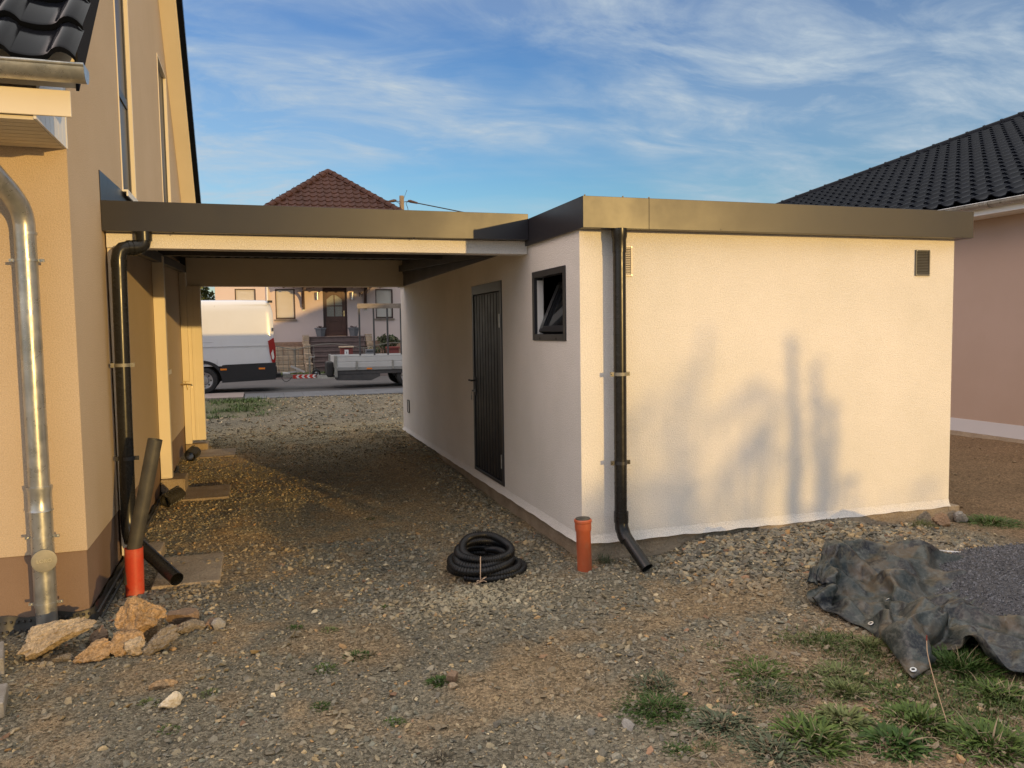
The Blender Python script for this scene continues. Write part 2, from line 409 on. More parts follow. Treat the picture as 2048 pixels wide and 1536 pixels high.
# ------------------------------------------------------------------ terrain
GC=np.array([(-1.4,-2.5,-.25),(.6,-3.2,-.23),(-3.5,-1.6,-.26),(-3.5,-.3,-.225),(-5,-.3,-.26),(-3.25,.5,-.19),(-2.8,1,-.17),(-3.2,3,-.15),(-3,4.2,-.15),(-3.2,7.3,-.1),
(-.1,-.25,-.155),(.5,-.2,-.17),(1.3,-.1,-.05),(2.3,-.1,-.04),(3.0,-.2,-.13),(3.9,-.1,-.15),(4.5,3,-.14),(8.2,4,-.12),(8,0,-.15),(-.1,1,-.17),(-.1,2.5,-.15),(-.1,4.5,-.1),(-.1,6,-.04),(-.1,7.8,-.03),
(-1.6,.5,-.21),(-1.6,2,-.22),(-1.6,5,-.16),(-1.5,9,-.07),(-1.5,13,.0),(-1.5,15.5,.04),(2,13,.02),(2,10,-.02),(-6,13,.02),(-10,15,.04),(10,13,.0),(1.5,-2,-.22),(3,-1.5,-.2),(4,-4,-.22),(-3,-5,-.28),(0,-7,-.25),(-10,-5,-.3),(10,-8,-.25),(-3,11,-.04),(0,-1,-.19),(1.5,-.9,-.17)])
def gh(x,y):
    x=np.asarray(x,float);y=np.asarray(y,float)
    sh=np.broadcast(x,y).shape
    X=np.broadcast_to(x,sh).ravel();Y=np.broadcast_to(y,sh).ravel()
    out=np.zeros(X.shape)
    for s in range(0,len(X),20000):
        xx=X[s:s+20000,None];yy=Y[s:s+20000,None]
        d2=(xx-GC[:,0])**2+(yy-GC[:,1])**2+.06
        w=d2**-1.7
        out[s:s+20000]=(w*GC[:,2]).sum(1)/w.sum(1)
    t=np.clip((Y-14.5)/1.3,0,1); t=t*t*(3-2*t)
    out=out*(1-t)+.03*t
    return out.reshape(sh)

def vnoise(x, y, scale, seed=0):
    """smooth value noise on the plane, 0..1"""
    r_ = np.random.default_rng(seed); T = r_.random((256, 256))
    X = np.asarray(x)*scale; Y = np.asarray(y)*scale
    xi = np.floor(X).astype(int); yi = np.floor(Y).astype(int)
    fx = X - xi; fy = Y - yi
    fx = fx*fx*(3 - 2*fx); fy = fy*fy*(3 - 2*fy)
    g = lambda a, b: T[a % 256, b % 256]
    return (g(xi, yi)*(1 - fx) + g(xi + 1, yi)*fx)*(1 - fy) + (g(xi, yi + 1)*(1 - fx) + g(xi + 1, yi + 1)*fx)*fy
def fbm(x, y, scale, seed=0, oct_=4, gain=0.5):
    t = 0; a = 1; s = 0
    for k in range(oct_):
        t = t + a*vnoise(x, y, scale*2.03**k, seed + 17*k); s += a; a *= gain
    return t/s
def sstep(a, b, x):
    t = np.clip((x - a)/(b - a), 0, 1); return t*t*(3 - 2*t)

def pile_h(x, y):
    """the dark chippings heap lying on the tarpaulin"""
    dx, dy = x - 3.18, y + 1.72
    d = np.sqrt((dx/1.28)**2 + (dy/0.92)**2)
    return 0.40*np.clip(1 - d, 0, 1)**1.25
def wallpile(x, y):
    """gravel banked up against the garage wall"""
    return sstep(0.45, 1.2, x)*(1 - sstep(2.7, 3.3, x))*(1 - sstep(-0.9, 0.0, -y))*0
def soil_amount(x, y):
    """0 = grey gravel, 1 = bare ochre soil"""
    f = fbm(x, y, 1.15, 3, 4, 0.55)
    s = sstep(0.55, 0.69, f)
    s = np.maximum(s, 0.75*sstep(0.58, 0.72, fbm(x, y, 3.1, 41, 3)))
    # wheel track of bare soil through the middle of the drive
    tr = np.exp(-((x + 1.05 - 0.10*y)/0.42)**2)*sstep(0.6, 1.8, y)*(1 - sstep(5.0, 7.0, y))
    s = np.maximum(s, tr*0.9*sstep(0.3, 0.55, fbm(x, y, 2.0, 9)))
    s = np.maximum(s, sstep(3.3, 4.2, x)*0.95)                       # bare yard beside the neighbour
    weedy = sstep(-0.75, 0.3, x)*sstep(1.35, 2.1, -y)
    s = np.maximum(s, weedy*0.85)
    s = s*(1 - 0.9*sstep(0.5, 1.0, x)*(1 - sstep(2.6, 3.3, x))*sstep(-1.0, -0.7, y)*(1 - sstep(0.1, 0.2, y)))   # banked gravel
    s = s*(1 - 0.85*np.exp(-(((x + 0.95)/0.75)**2 + ((y + 0.45)/0.45)**2)))
    s = s*(1 - 0.8*sstep(7.5, 9.0, y))
    return np.clip(s, 0, 1)
def ground_z(x, y):
    z = gh(x, y)
    amp = 1 - sstep(14.0, 15.5, np.asarray(y, float))
    z = z + amp*(fbm(x, y, 1.7, 5, 3) - 0.5)*0.05 + amp*(fbm(x, y, 9.0, 6, 2) - 0.5)*0.018
    return z

def axis_grid(lo, hi, step, far_lo, far_hi, growth=1.16):
    a = list(np.arange(lo, hi + 1e-6, step))
    s = step
    left = []; p = lo
    while p > far_lo: s *= growth; p -= s; left.append(p)
    s = step; right = []; p = hi
    while p < far_hi: s *= growth; p += s; right.append(p)
    return np.array(left[::-1] + a + right)
gx = axis_grid(-4.3, 4.4, 0.035, -1500, 1500)
gy = axis_grid(-3.7, 5.0, 0.035, -1500, 1500)
GX, GY = np.meshgrid(gx, gy)
GZ = ground_z(GX, GY)
GZ = np.where((GY > 15.45) & (GY < 24.6) & (np.abs(GX) < 140), -0.06, GZ)
soil = soil_amount(GX, GY)
grey = np.array([0.145, 0.135, 0.112]); ochre = np.array([0.200, 0.156, 0.107]); brown = np.array([0.155, 0.105, 0.067])
gc = grey*(1 - soil[..., None]) + ochre*soil[..., None]
bf = (sstep(3.2, 4.0, GX)*0.85)[..., None]
gc = gc*(1 - bf) + brown*bf
wf = (sstep(-0.75, 0.2, GX)*sstep(1.35, 2.0, -GY)*0.55)[..., None]
gc = gc*(1 - wf) + np.array([0.19, 0.135, 0.09])*wf
gf_ = (np.exp(-((GX + 3.0)/1.3)**4)*sstep(11.6, 12.8, GY)*(1 - sstep(15.0, 15.4, GY))*0.7)[..., None]
gc = gc*(1 - gf_) + np.array([0.055, 0.068, 0.03])*gf_
gc = gc*(0.82 + 0.36*fbm(GX, GY, 4.0, 23, 3))[..., None]
dust_lift = (sstep(0.6, 2.2, GY)*(1 - sstep(8.5, 10.5, GY))*(1 - sstep(0.3, 1.0, GX)))[..., None]   # dusty ochre, and paler in place of light missing from the passage
gc = gc*(1 + dust_lift*np.array([0.52, 0.46, 0.30]))*np.array([1.38, 1.31, 1.13])
ny, nx = GX.shape
idx = np.arange(ny*nx).reshape(ny, nx)
GF = np.stack([idx[:-1, :-1], idx[:-1, 1:], idx[1:, 1:], idx[1:, :-1]], -1).reshape(-1, 4)

def ground_material():
    m = bpy.data.materials.new('gravelly_soil'); m.use_nodes = True
    N, L = m.node_tree.nodes, m.node_tree.links
    b = N['Principled BSDF']; b.inputs['Roughness'].default_value = 0.95; b.inputs['Specular IOR Level'].default_value = 0.15
    t = N.new('ShaderNodeTexCoord'); at = N.new('ShaderNodeAttribute'); at.attribute_name = 'Col'
    v1 = N.new('ShaderNodeTexVoronoi'); v1.inputs['Scale'].default_value = 70; L.new(t.outputs['Object'], v1.inputs['Vector'])
    v2 = N.new('ShaderNodeTexVoronoi'); v2.inputs['Scale'].default_value = 28; L.new(t.outputs['Object'], v2.inputs['Vector'])
    nz = N.new('ShaderNodeTexNoise'); nz.inputs['Scale'].default_value = 160; nz.inputs['Detail'].default_value = 4; L.new(t.outputs['Object'], nz.inputs['Vector'])
    sep = N.new('ShaderNodeSeparateColor'); L.new(v1.outputs['Color'], sep.inputs[0])
    mr = N.new('ShaderNodeMapRange'); mr.inputs[3].default_value = 0.55; mr.inputs[4].default_value = 1.5; L.new(sep.outputs[0], mr.inputs[0])
    mr2 = N.new('ShaderNodeMapRange'); mr2.inputs[1].default_value = 0.3; mr2.inputs[2].default_value = 0.7; mr2.inputs[3].default_value = 0.6; mr2.inputs[4].default_value = 1.35; L.new(nz.outputs['Fac'], mr2.inputs[0])
    mu = N.new('ShaderNodeMath'); mu.operation = 'MULTIPLY'; L.new(mr.outputs[0], mu.inputs[0]); L.new(mr2.outputs[0], mu.inputs[1])
    cc = N.new('ShaderNodeCombineColor')
    for i in range(3): L.new(mu.outputs[0], cc.inputs[i])
    mx = N.new('ShaderNodeMix'); mx.data_type = 'RGBA'; mx.blend_type = 'MULTIPLY'; mx.inputs[0].default_value = 1
    L.new(at.outputs['Color'], mx.inputs[6]); L.new(cc.outputs[0], mx.inputs[7]); L.new(mx.outputs[2], b.inputs['Base Color'])
    a1 = N.new('ShaderNodeMath'); a1.operation = 'MULTIPLY_ADD'; a1.inputs[1].default_value = -0.6
    L.new(v1.outputs['Distance'], a1.inputs[0]); L.new(nz.outputs['Fac'], a1.inputs[2])
    a2 = N.new('ShaderNodeMath'); a2.operation = 'MULTIPLY_ADD'; a2.inputs[1].default_value = -1.0
    L.new(v2.outputs['Distance'], a2.inputs[0]); L.new(a1.outputs[0], a2.inputs[2])
    bp = N.new('ShaderNodeBump'); bp.inputs['Strength'].default_value = 0.9; bp.inputs['Distance'].default_value = 0.014
    L.new(a2.outputs[0], bp.inputs['Height']); L.new(bp.outputs[0], b.inputs['Normal'])
    return m
M['ground'] = ground_material()
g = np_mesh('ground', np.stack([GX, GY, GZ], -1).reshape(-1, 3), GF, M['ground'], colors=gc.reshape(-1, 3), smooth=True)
tag(g, kind='structure')

# street: asphalt, paved strip and kerb beyond the drive
mb = MB(); mb.box(-140, 140, 17.3, 24.2, -0.3, 0.02)
tag(mb.build('road', M['asphalt']), kind='structure')
mb = MB()
for k in range(60):
    mb.box(-2.72 + k*0.5, -2.72 + (k + 1)*0.5 - 0.006, 15.5, 17.28, -0.3, 0.034)
tag(mb.build('pavement', M['paving']), kind='structure')
mb = MB()
for k in range(90):
    mb.box(-2.74 - (k + 1)*1.0 + 0.008, -2.74 - k*1.0, 15.6, 17.28, -0.3, 0.075)
tag(mb.build('kerb', M['kerb'], bevel=0.01), kind='structure')
mb = MB(); mb.box(-140, 140, 24.2, 24.5, -0.3, 0.14)
tag(mb.build('far_kerb', M['kerb'], bevel=0.015), kind='structure')

# loose stones ------------------------------------------------------------
ICO = None
def stone_templates(n, seed):
    global ICO
    if ICO is None:
        p = (1 + 5**0.5)/2
        V = np.array([(-1, p, 0), (1, p, 0), (-1, -p, 0), (1, -p, 0), (0, -1, p), (0, 1, p), (0, -1, -p), (0, 1, -p), (p, 0, -1), (p, 0, 1), (-p, 0, -1), (-p, 0, 1)], float)
        V /= np.linalg.norm(V[0])
        F = np.array([(0, 11, 5), (0, 5, 1), (0, 1, 7), (0, 7, 10), (0, 10, 11), (1, 5, 9), (5, 11, 4), (11, 10, 2), (10, 7, 6), (7, 1, 8), (3, 9, 4), (3, 4, 2), (3, 2, 6), (3, 6, 8), (3, 8, 9), (4, 9, 5), (2, 4, 11), (6, 2, 10), (8, 6, 7), (9, 8, 1)])
        ICO = (V, F)
    r_ = np.random.default_rng(seed); out = []
    for k in range(n):
        V = ICO[0]*r_.uniform(0.62, 1.25, (12, 1)) + r_.normal(0, 0.13, (12, 3))
        for c in range(6):                                             # chop with a few planes for flat broken faces
            nn = r_.normal(size=3); nn /= np.linalg.norm(nn); d = V@nn; lim = r_.uniform(0.38, 0.75)
            V = V - np.outer(np.clip(d - lim, 0, None), nn)
        V[:, 2] *= r_.uniform(0.28, 0.62); V[:, 1] *= r_.uniform(0.6, 1.0)
        out.append(V)
    return np.array(out)
def scatter_stones(name, x, y, size, z0, colors, seed, sink=0.25, parent=None, mat_=None, tilt=0.35):
    n = len(x); r_ = np.random.default_rng(seed)
    T = stone_templates(24, seed + 1)
    V = T[r_.integers(0, 24, n)].copy()                               # n,12,3
    a = r_.uniform(0, 2*PI, n); tx = r_.normal(0, tilt, n); ty = r_.normal(0, tilt, n)
    ca, sa = np.cos(a)[:, None], np.sin(a)[:, None]
    X, Y, Z = V[..., 0], V[..., 1], V[..., 2]
    Y, Z = Y*np.cos(tx)[:, None] - Z*np.sin(tx)[:, None], Y*np.sin(tx)[:, None] + Z*np.cos(tx)[:, None]
    X, Z = X*np.cos(ty)[:, None] + Z*np.sin(ty)[:, None], -X*np.sin(ty)[:, None] + Z*np.cos(ty)[:, None]
    X, Y = X*ca - Y*sa, X*sa + Y*ca
    s = size[:, None]
    P = np.stack([X*s + x[:, None], Y*s + y[:, None], Z*s + (z0 + size*(0.42 - sink))[:, None]], -1).reshape(-1, 3)
    F = (ICO[1][None] + (np.arange(n)*12)[:, None, None]).reshape(-1, 3)
    C = np.repeat(colors, 12, 0)
    return np_mesh(name, P, F, mat_ or M['attr_stone'], parent, colors=C)
def stone_colors(n, seed, soilv=None, kind='mix'):
    r_ = np.random.default_rng(seed)
    pal = np.array([(0.150, 0.150, 0.145), (0.180, 0.172, 0.158), (0.120, 0.122, 0.125), (0.215, 0.195, 0.160), (0.26, 0.215, 0.150), (0.30, 0.20, 0.115), (0.42, 0.38, 0.31), (0.20, 0.13, 0.10), (0.165, 0.175, 0.170)])
    p = np.array([0.25, 0.22, 0.14, 0.16, 0.08, 0.022, 0.014, 0.014, 0.10])
    c = pal[r_.choice(len(pal), n, p=p/p.sum())]*r_.uniform(0.58, 1.42, (n, 1))*np.array([1.0, 0.97, 0.90])
    if soilv is not None:
        w = (0.40*soilv)[:, None]; c = c*(1 - w) + np.array([0.235, 0.178, 0.115])*w*r_.uniform(0.8, 1.2, (n, 1))
    return c
def pick(n, x0, x1, y0, y1, seed, dens):
    r_ = np.random.default_rng(seed)
    x = r_.uniform(x0, x1, n); y = r_.uniform(y0, y1, n)
    k = r_.random(n) < dens(x, y)
    return x[k], y[k]
def outside_buildings(x, y):
    g1 = ~((x > -0.02) & (x < 3.8) & (y > -0.0) & (y < 7.9))
    g2 = ~((x < -3.42) & (y > 0.0) & (y < 9))
    return g1 & g2
def base_dens(x, y):
    s = soil_amount(x, y)
    return np.where(outside_buildings(x, y), 1 - 0.48*s, 0)
X_, Y_, S_ = [], [], []
def addst(x, y, lo, hi, seed, pw=2.2):
    r_ = np.random.default_rng(seed)
    X_.append(x); Y_.append(y); S_.append(lo + (hi - lo)*r_.random(len(x))**pw)
x, y = pick(42000, -4.2, 3.4, -3.6, 1.2, 100, base_dens); addst(x, y, 0.005, 0.016, 1)
x, y = pick(9000, -4.2, 3.4, -3.6, 1.2, 109, lambda a, b: base_dens(a, b)*sstep(0.45, 0.62, fbm(a, b, 1.9, 63, 3))); addst(x, y, 0.008, 0.022, 10)
x, y = pick(19000, -4.2, 3.6, -3.6, 1.6, 101, lambda a, b: base_dens(a, b)*(0.35 + 0.65*sstep(0.35, 0.6, fbm(a, b, 0.9, 67, 3)))); addst(x, y, 0.011, 0.034, 2, 1.9)
x, y = pick(26000, -3.4, 0.0, 1.2, 9.0, 102, base_dens); addst(x, y, 0.007, 0.022, 3)
x, y = pick(9000, -4.4, 3.5, 8.0, 15.4, 103, lambda a, b: base_dens(a, b)*0.95*np.where((a < -2.2) & (b > 11.5), 0.2, 1)); addst(x, y, 0.014, 0.045, 4)
x, y = pick(2600, 3.8, 8.2, -3.0, 8.0, 104, lambda a, b: base_dens(a, b)*0.7); addst(x, y, 0.010, 0.035, 5)
# coarse slate banked against the garage wall
x, y = pick(7600, 0.45, 3.35, -1.05, -0.01, 105, lambda a, b: sstep(0.4, 0.9, a)*(1 - sstep(2.75, 3.3, a))*sstep(-1.05, -0.75, b + 0.12*np.sin(a*3))); addst(x, y, 0.012, 0.042, 6, 1.4)
# pale crushed stone round the hose coil and along the garage side
x, y = pick(5200, -1.9, 0.1, -1.0, 0.6, 106, lambda a, b: np.exp(-(((a + 0.95)/0.7)**2 + ((b + 0.42)/0.38)**2))); addst(x, y, 0.010, 0.026, 7, 1.5)
x, y = pick(3800, -0.75, -0.03, 0.2, 7.8, 107, lambda a, b: 0.9*sstep(-0.75, -0.3, a)); addst(x, y, 0.010, 0.036, 8, 1.7)
x, y = pick(1200, -3.6, -2.7, -0.4, 0.6, 108, lambda a, b: np.where(outside_buildings(a, b), 0.95, 0)); addst(x, y, 0.010, 0.034, 9, 1.6)
SX, SY, SS = np.concatenate(X_), np.concatenate(Y_), np.concatenate(S_)
keep = pile_h(SX, SY) < 0.01
SX, SY, SS = SX[keep], SY[keep], SS[keep]
sv = soil_amount(SX, SY)
SC = stone_colors(len(SX), 5, sv)
pale = np.exp(-(((SX + 0.95)/0.62)**2 + ((SY + 0.45)/0.32)**2))[:, None]
SC = SC*(1 - 0.6*pale) + np.array([0.36, 0.325, 0.25])*0.6*pale
yard = (sstep(3.6, 4.2, SX)*0.6)[:, None]
SC = SC*(1 - yard) + np.array([0.18, 0.125, 0.08])*yard
stone_dust_lift = (sstep(0.6, 2.2, SY)*(1 - sstep(8.5, 10.5, SY))*(1 - sstep(0.3, 1.0, SX)))[:, None]  # stones dusty too, and lightened to make up for the dim passage
SC = SC*(1 + stone_dust_lift*np.array([0.30, 0.26, 0.16]))*np.array([1.44, 1.35, 1.14])
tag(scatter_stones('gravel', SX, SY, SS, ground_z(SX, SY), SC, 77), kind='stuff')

# ------------------------------------------------------------------ roof tiles
def tile_slope(name, material, origin, u_dir, s_dir, width, length, tw=0.30, course=0.34, amp=0.035, step=0.03, res=10, parent=None, keepf=None, prof='pan', eave_drop=0.018, row_rev=0):
    """interlocking pan tiles: wavy courses that overlap like scales; keepf(u, s) tells which tiles exist"""
    o = np.array(origin, float); u = np.array(u_dir, float); u /= np.linalg.norm(u); s = np.array(s_dir, float); s /= np.linalg.norm(s)
    n = np.cross(u, s); n /= np.linalg.norm(n)
    if n[2] < 0: n = -n
    nt = max(1, int(round(width/tw))); tw = width/nt
    nc = int(math.ceil(length/course))
    f = np.linspace(0, 1, res + 1)
    if prof == 'pan':
        p = np.where(f < 0.56, -0.25*np.sin(PI*np.clip(f/0.56, 0, 1)), np.sin(PI*np.clip((f - 0.56)/0.44, 0, 1))**0.75)
    else:
        p = 0.5 + 0.5*np.cos(2*PI*f)
    uu = (np.arange(nt)[:, None] + f[None, :]).ravel()*tw
    pp = np.tile(p, nt)*amp
    V, F = [], []; b = 0; m = len(uu)
    for j in range(nc):
        s0 = j*course; s1 = min((j + 1)*course + 0.02, length)
        lo = np.outer(np.ones(m), o) + np.outer(uu, u) + s*s0
        rows = [lo + np.outer(pp + step - eave_drop, n), lo + np.outer(pp + step, n),
                lo + s*0.02 + np.outer(pp + step + 0.004, n), lo + s*(s1 - s0) + np.outer(pp, n)]
        V.append(np.concatenate(rows))
        for r in range(3):
            i = np.arange(m - 1)
            ok = np.ones(m - 1, bool); ok[res::res + 1] = False
            if keepf is not None:
                ok &= np.array([bool(keepf((uu[k] + uu[k + 1])/2, s0 + course*0.5)) for k in i])
            i = i[ok]
            F.append(np.stack([b + r*m + i, b + r*m + i + 1, b + (r + 1)*m + i + 1, b + (r + 1)*m + i], -1))
        b += 4*m
    V = np.concatenate(V); F = np.concatenate(F)
    # make faces look along +n
    a = V[F[0]]; nn = np.cross(a[1] - a[0], a[3] - a[0])
    i2 = len(F)//2; a = V[F[-1]]; nn = np.cross(a[1] - a[0], a[3] - a[0])
    if nn@n < 0: F = F[:, ::-1]
    ob = np_mesh(name, V, F, material, parent, smooth=True)
    ob.data.set_sharp_from_angle(angle=math.radians(40))
    return ob
def half_round_ridge(mb, a, b, r, n_tiles, lift=0.02):
    """a row of overlapping half-round cap tiles"""
    a, b = Vector(a), Vector(b); d = (b - a)/n_tiles; t = d.normalized()
    side = t.cross(Vector((0, 0, 1))).normalized(); upn = side.cross(t)
    for k in range(n_tiles):
        p = a + d*k; q = p + d*1.04
        vs = []
        for (c, rr) in ((p, r*1.12), (p + d*0.12, r*1.10), (p + d*0.14, r), (q, r*0.95)):
            for j in range(9):
                an = PI*j/8
                vs.append(c + side*math.cos(an)*rr + upn*(math.sin(an)*rr*0.8 + lift))
        fs = [(i*9 + j, i*9 + j + 1, (i + 1)*9 + j + 1, (i + 1)*9 + j) for i in range(3) for j in range(8)]
        fs.append(tuple(range(9)))
        mb.add(vs, fs)
def clip_rings(mb, c, axis, r, h, bolt=True, side=(1, 0, 0)):
    c = Vector(c); a = Vector(axis).normalized()
    mb.tube([c - a*h/2, c + a*h/2], r, 20)
    if bolt:
        s_ = Vector(side).normalized()
        for k in (-1, 1):
            mb.obox(c + s_*k*(r + 0.012), s_, a, s_.cross(a), 0.016, h*0.62, 0.006)
            q = c + s_*k*(r + 0.016)
            f_ = s_.cross(a)
            mb.tube([q - f_*0.016, q + f_*0.016], 0.006, 8)
def louvre(name, x0, x1, z0, z1, y, parent, m, n):
    mb = MB(); w = 0.012
    mb.box(x0, x0 + w, y - 0.014, y, z0, z1); mb.box(x1 - w, x1, y - 0.014, y, z0, z1)
    mb.box(x0 + w, x1 - w, y - 0.0135, y, z0, z0 + w); mb.box(x0 + w, x1 - w, y - 0.0135, y, z1 - w, z1)
    fr = mb.build(name, m, parent, bevel=0.0015)
    MB().box(x0 + w, x1 - w, y - 0.003, y, z0 + w, z1 - w).build('backing', M['interior'], fr)
    s = MB()
    for k in range(n):
        zc_ = z0 + w + (k + 0.5)*(z1 - z0 - 2*w)/n
        s.obox((0.5*(x0 + x1), y - 0.008, zc_), (1, 0, 0), (0, -1, -0.9), (0, 0.9, -1), (x1 - x0)/2 - w - 0.002, 0.0062, 0.0010)
    s.build('slat', m, fr)
    sc = MB()
    for sx_ in (x0 + 0.008, x1 - 0.008):
        for sz_ in (z0 + 0.008, z1 - 0.008):
            sc.tube([(sx_, y - 0.014, sz_), (sx_, y - 0.018, sz_)], 0.004, 8)
    sc.build_each('screw', M['steel'], fr)
    return fr
def arc(c, a, b, r, n=6):
    """points of a quarter bend round c from direction a to direction b"""
    c, a, b = Vector(c), Vector(a).normalized(), Vector(b).normalized()
    return [c + a*r*math.cos(t*PI/2/n) + b*r*math.sin(t*PI/2/n) for t in range(n + 1)]

# ------------------------------------------------------------------ the flat roofed garage
GW, GL, GH, GT = 3.65, 7.85, 2.416, 2.649
garage = thing('flat_roof_garage', 'white rendered flat roof garage with anthracite fascia, dark side door and small tilted window', 'garage', (0, 0, -0.15))
mb = MB()
D0, D1, DZ0, DZ1 = 2.012, 3.148, 0.07, 2.165
W0, W1, WZ0, WZ1 = 0.292, 1.065, 1.58, 2.163
wall_panel(mb, rect(0, GL, 0.0, 2.55), [rect(D0, D1, DZ0, DZ1), rect(W0, W1, WZ0, WZ1)], lambda u, v, d: (d, u, v), 0.10, rim=False)
wall_panel(mb, rect(0, GW, 0.0, 2.55), [], lambda u, v, d: (u, d, v), 0.10, rim=False)
wall_panel(mb, rect(0, GL, 0.0, 2.55), [], lambda u, v, d: (GW - d, u, v), 0.10, rim=False)
wall_panel(mb, rect(0, GW, 0.0, 2.55), [], lambda u, v, d: (u, GL - d, v), 0.10, rim=False)
wall = mb.build('wall', M['stucco_white'], garage)
# the render flares out a little above the plinth; its lower edge is slightly uneven
mb = MB()
def flare(path_fn, out, L_, n):
    vs = []
    for k in range(n + 1):
        s_ = L_*k/n; w = 0.004*math.sin(k*1.7) + 0.004*math.sin(k*0.63 + 1) + random.uniform(-.002, .002)
        p = Vector(path_fn(s_)); o_ = Vector(out)
        vs += [p + Vector((0, 0, 0.055)) + o_*0.002, p + Vector((0, 0, 0.018)) + o_*0.010, p + Vector((0, 0, -0.012 + w)) + o_*(0.026 + w*0.5), p + Vector((0, 0, -0.018 + w)) + o_*0.002]
    mb.add(vs, [(4*k + j, 4*k + 4 + j, 4*k + 5 + j, 4*k + 1 + j) for k in range(n) for j in range(3)])
flare(lambda s_: (0, s_, 0), (-1, 0, 0), GL, 90)
flare(lambda s_: (s_, 0, 0), (0, -1, 0), GW, 50)
mb.build('render_base', M['stucco_white'], garage, smooth=True)
mb = MB()
mb.box(0.02, GW - 0.02, 0.022, GL - 0.02, -0.42, -0.004)
mb.box(GW - 0.02, GW + 0.115, -0.02, GL, -0.42, -0.012)
mb.box(1.6, GW - 0.02, -0.02, 0.022, -0.42, -0.014)
mb.build('plinth', M['concrete'], garage, bevel=0.008)
mb = MB()
mb.box(-0.005, GW, -0.1, GL, 2.53, 2.60)
mb.build('roof', M['anthracite'], garage)
# fascia: folded sheet with a return below and a small cap on top
ox, oy, oxr = 0.026, 0.1345, 0.072
mb = MB()
mb.box(-ox, 0.5165, -oy, -oy + 0.012, GH, GT)
mb.box(0.5205, GW + oxr, -oy, -oy + 0.012, GH, GT)
mb.box(0.50, 0.54, -oy + 0.003, -oy + 0.011, GH, GT - 0.002)
mb.box(-ox + 0.012, GW + oxr - 0.012, -oy + 0.012, -0.002, GH + 0.001, GH + 0.009)
mb.box(-ox, GW + oxr, -oy + 0.012, -0.05, GT - 0.008, GT - 0.0005)
ff = mb.build('front_fascia', M['anthracite'], garage, bevel=0.002)
mb = MB()
for px_ in (-0.01, 0.30, 0.5185, 1.15, 3.60):
    mb.tube([(px_, -oy - 0.0025, GH + 0.012 if px_ > .6 else GT + 0.004), (px_, -oy + 0.004, GH + 0.012 if px_ > .6 else GT + 0.004)], 0.006, 8)
mb.build_each('rivet', M['anthracite_frame'], ff)
mb = MB()
mb.box(-ox, -ox + 0.012, -oy + 0.0125, GL + 0.1, GH, GT)
mb.box(-ox + 0.012, -0.002, -oy + 0.0125, GL + 0.1, GH + 0.0015, GH + 0.0095)
mb.build('side_fascia', M['anthracite'], garage, bevel=0.002)
mb = MB()
mb.box(GW + oxr - 0.012, GW + oxr, -oy + 0.0125, GL + 0.1, GH, GT)
mb.box(GW + 0.002, GW + oxr - 0.0125, -oy + 0.0125, GL + 0.1, GH + 0.0015, GH + 0.0095)
mb.build('side_fascia', M['anthracite'], garage, bevel=0.002)
# dark lining behind door and window so that the openings read as rooms
mb = MB(); mb.box(0.10, 0.9, 0.15, 3.4, 0.02, 2.4)
inner = MB()
v = mb.v; inner.add(v, [f for i, f in enumerate(mb.f) if i != 4])
inner.build('interior_lining', M['interior'], garage)
# side door
door = MB()
fwid = 0.055
for (a0, a1, b0, b1) in ((D0, D0 + fwid, DZ0, DZ1), (D1 - fwid, D1, DZ0, DZ1), (D0 + fwid, D1 - fwid, DZ1 - 0.10, DZ1), (D0 + fwid, D1 - fwid, DZ0, DZ0 + 0.035)):
    door.box(-0.012, 0.09, a0, a1, b0, b1)
df = door.build('door', M['anthracite_frame'], garage, bevel=0.003)
leaf = MB()
yl0, yl1 = D0 + fwid + 0.004, D1 - fwid - 0.004
leaf.box(0.012, 0.06, yl0, yl1, DZ0 + 0.04, DZ1 - 0.105)
nst = 9; pw = (yl1 - yl0 - 0.03)/nst
for k in range(nst):
    a = yl0 + 0.015 + k*pw
    leaf.prism([(0.012, a + 0.004, DZ0 + 0.05), (-0.003, a + 0.014, DZ0 + 0.05), (-0.003, a + pw - 0.014, DZ0 + 0.05), (0.012, a + pw - 0.004, DZ0 + 0.05)], (0, 0, DZ1 - DZ0 - 0.165))
leaf.build('door_leaf', M['door_dark'], df, bevel=0.0015)
hd = MB()
hd.box(-0.012, -0.003, 3.035, 3.075, 0.93, 1.14)
hd.tube([(-0.012, 3.055, 1.10), (-0.06, 3.055, 1.10)], 0.010, 10)
hd.tube([(-0.055, 3.055, 1.10), (-0.058, 3.10, 1.10), (-0.055, 3.17, 1.099)], 0.010, 10)
hd.build('handle', M['black'], df, smooth=True)
ky = MB()
ky.tube([(-0.012, 3.055, 0.985), (-0.022, 3.055, 0.985)], 0.014, 12)
ky.box(-0.052, -0.020, 3.052, 3.058, 0.976, 0.994)
ky.tube([(-0.05, 3.055, 0.98), (-0.055, 3.07, 0.955), (-0.05, 3.075, 0.93)], 0.002, 6)
ky.box(-0.056, -0.046, 3.072, 3.076, 0.88, 0.93)
ky.build('key', M['steel'], df)
hg = MB()
for zz in (1.76, 0.32):
    hg.tube([(-0.014, D0 + fwid + 0.002, zz - 0.07), (-0.014, D0 + fwid + 0.002, zz + 0.07)], 0.009, 10)
hg.build_each('hinge', M['steel'], df)
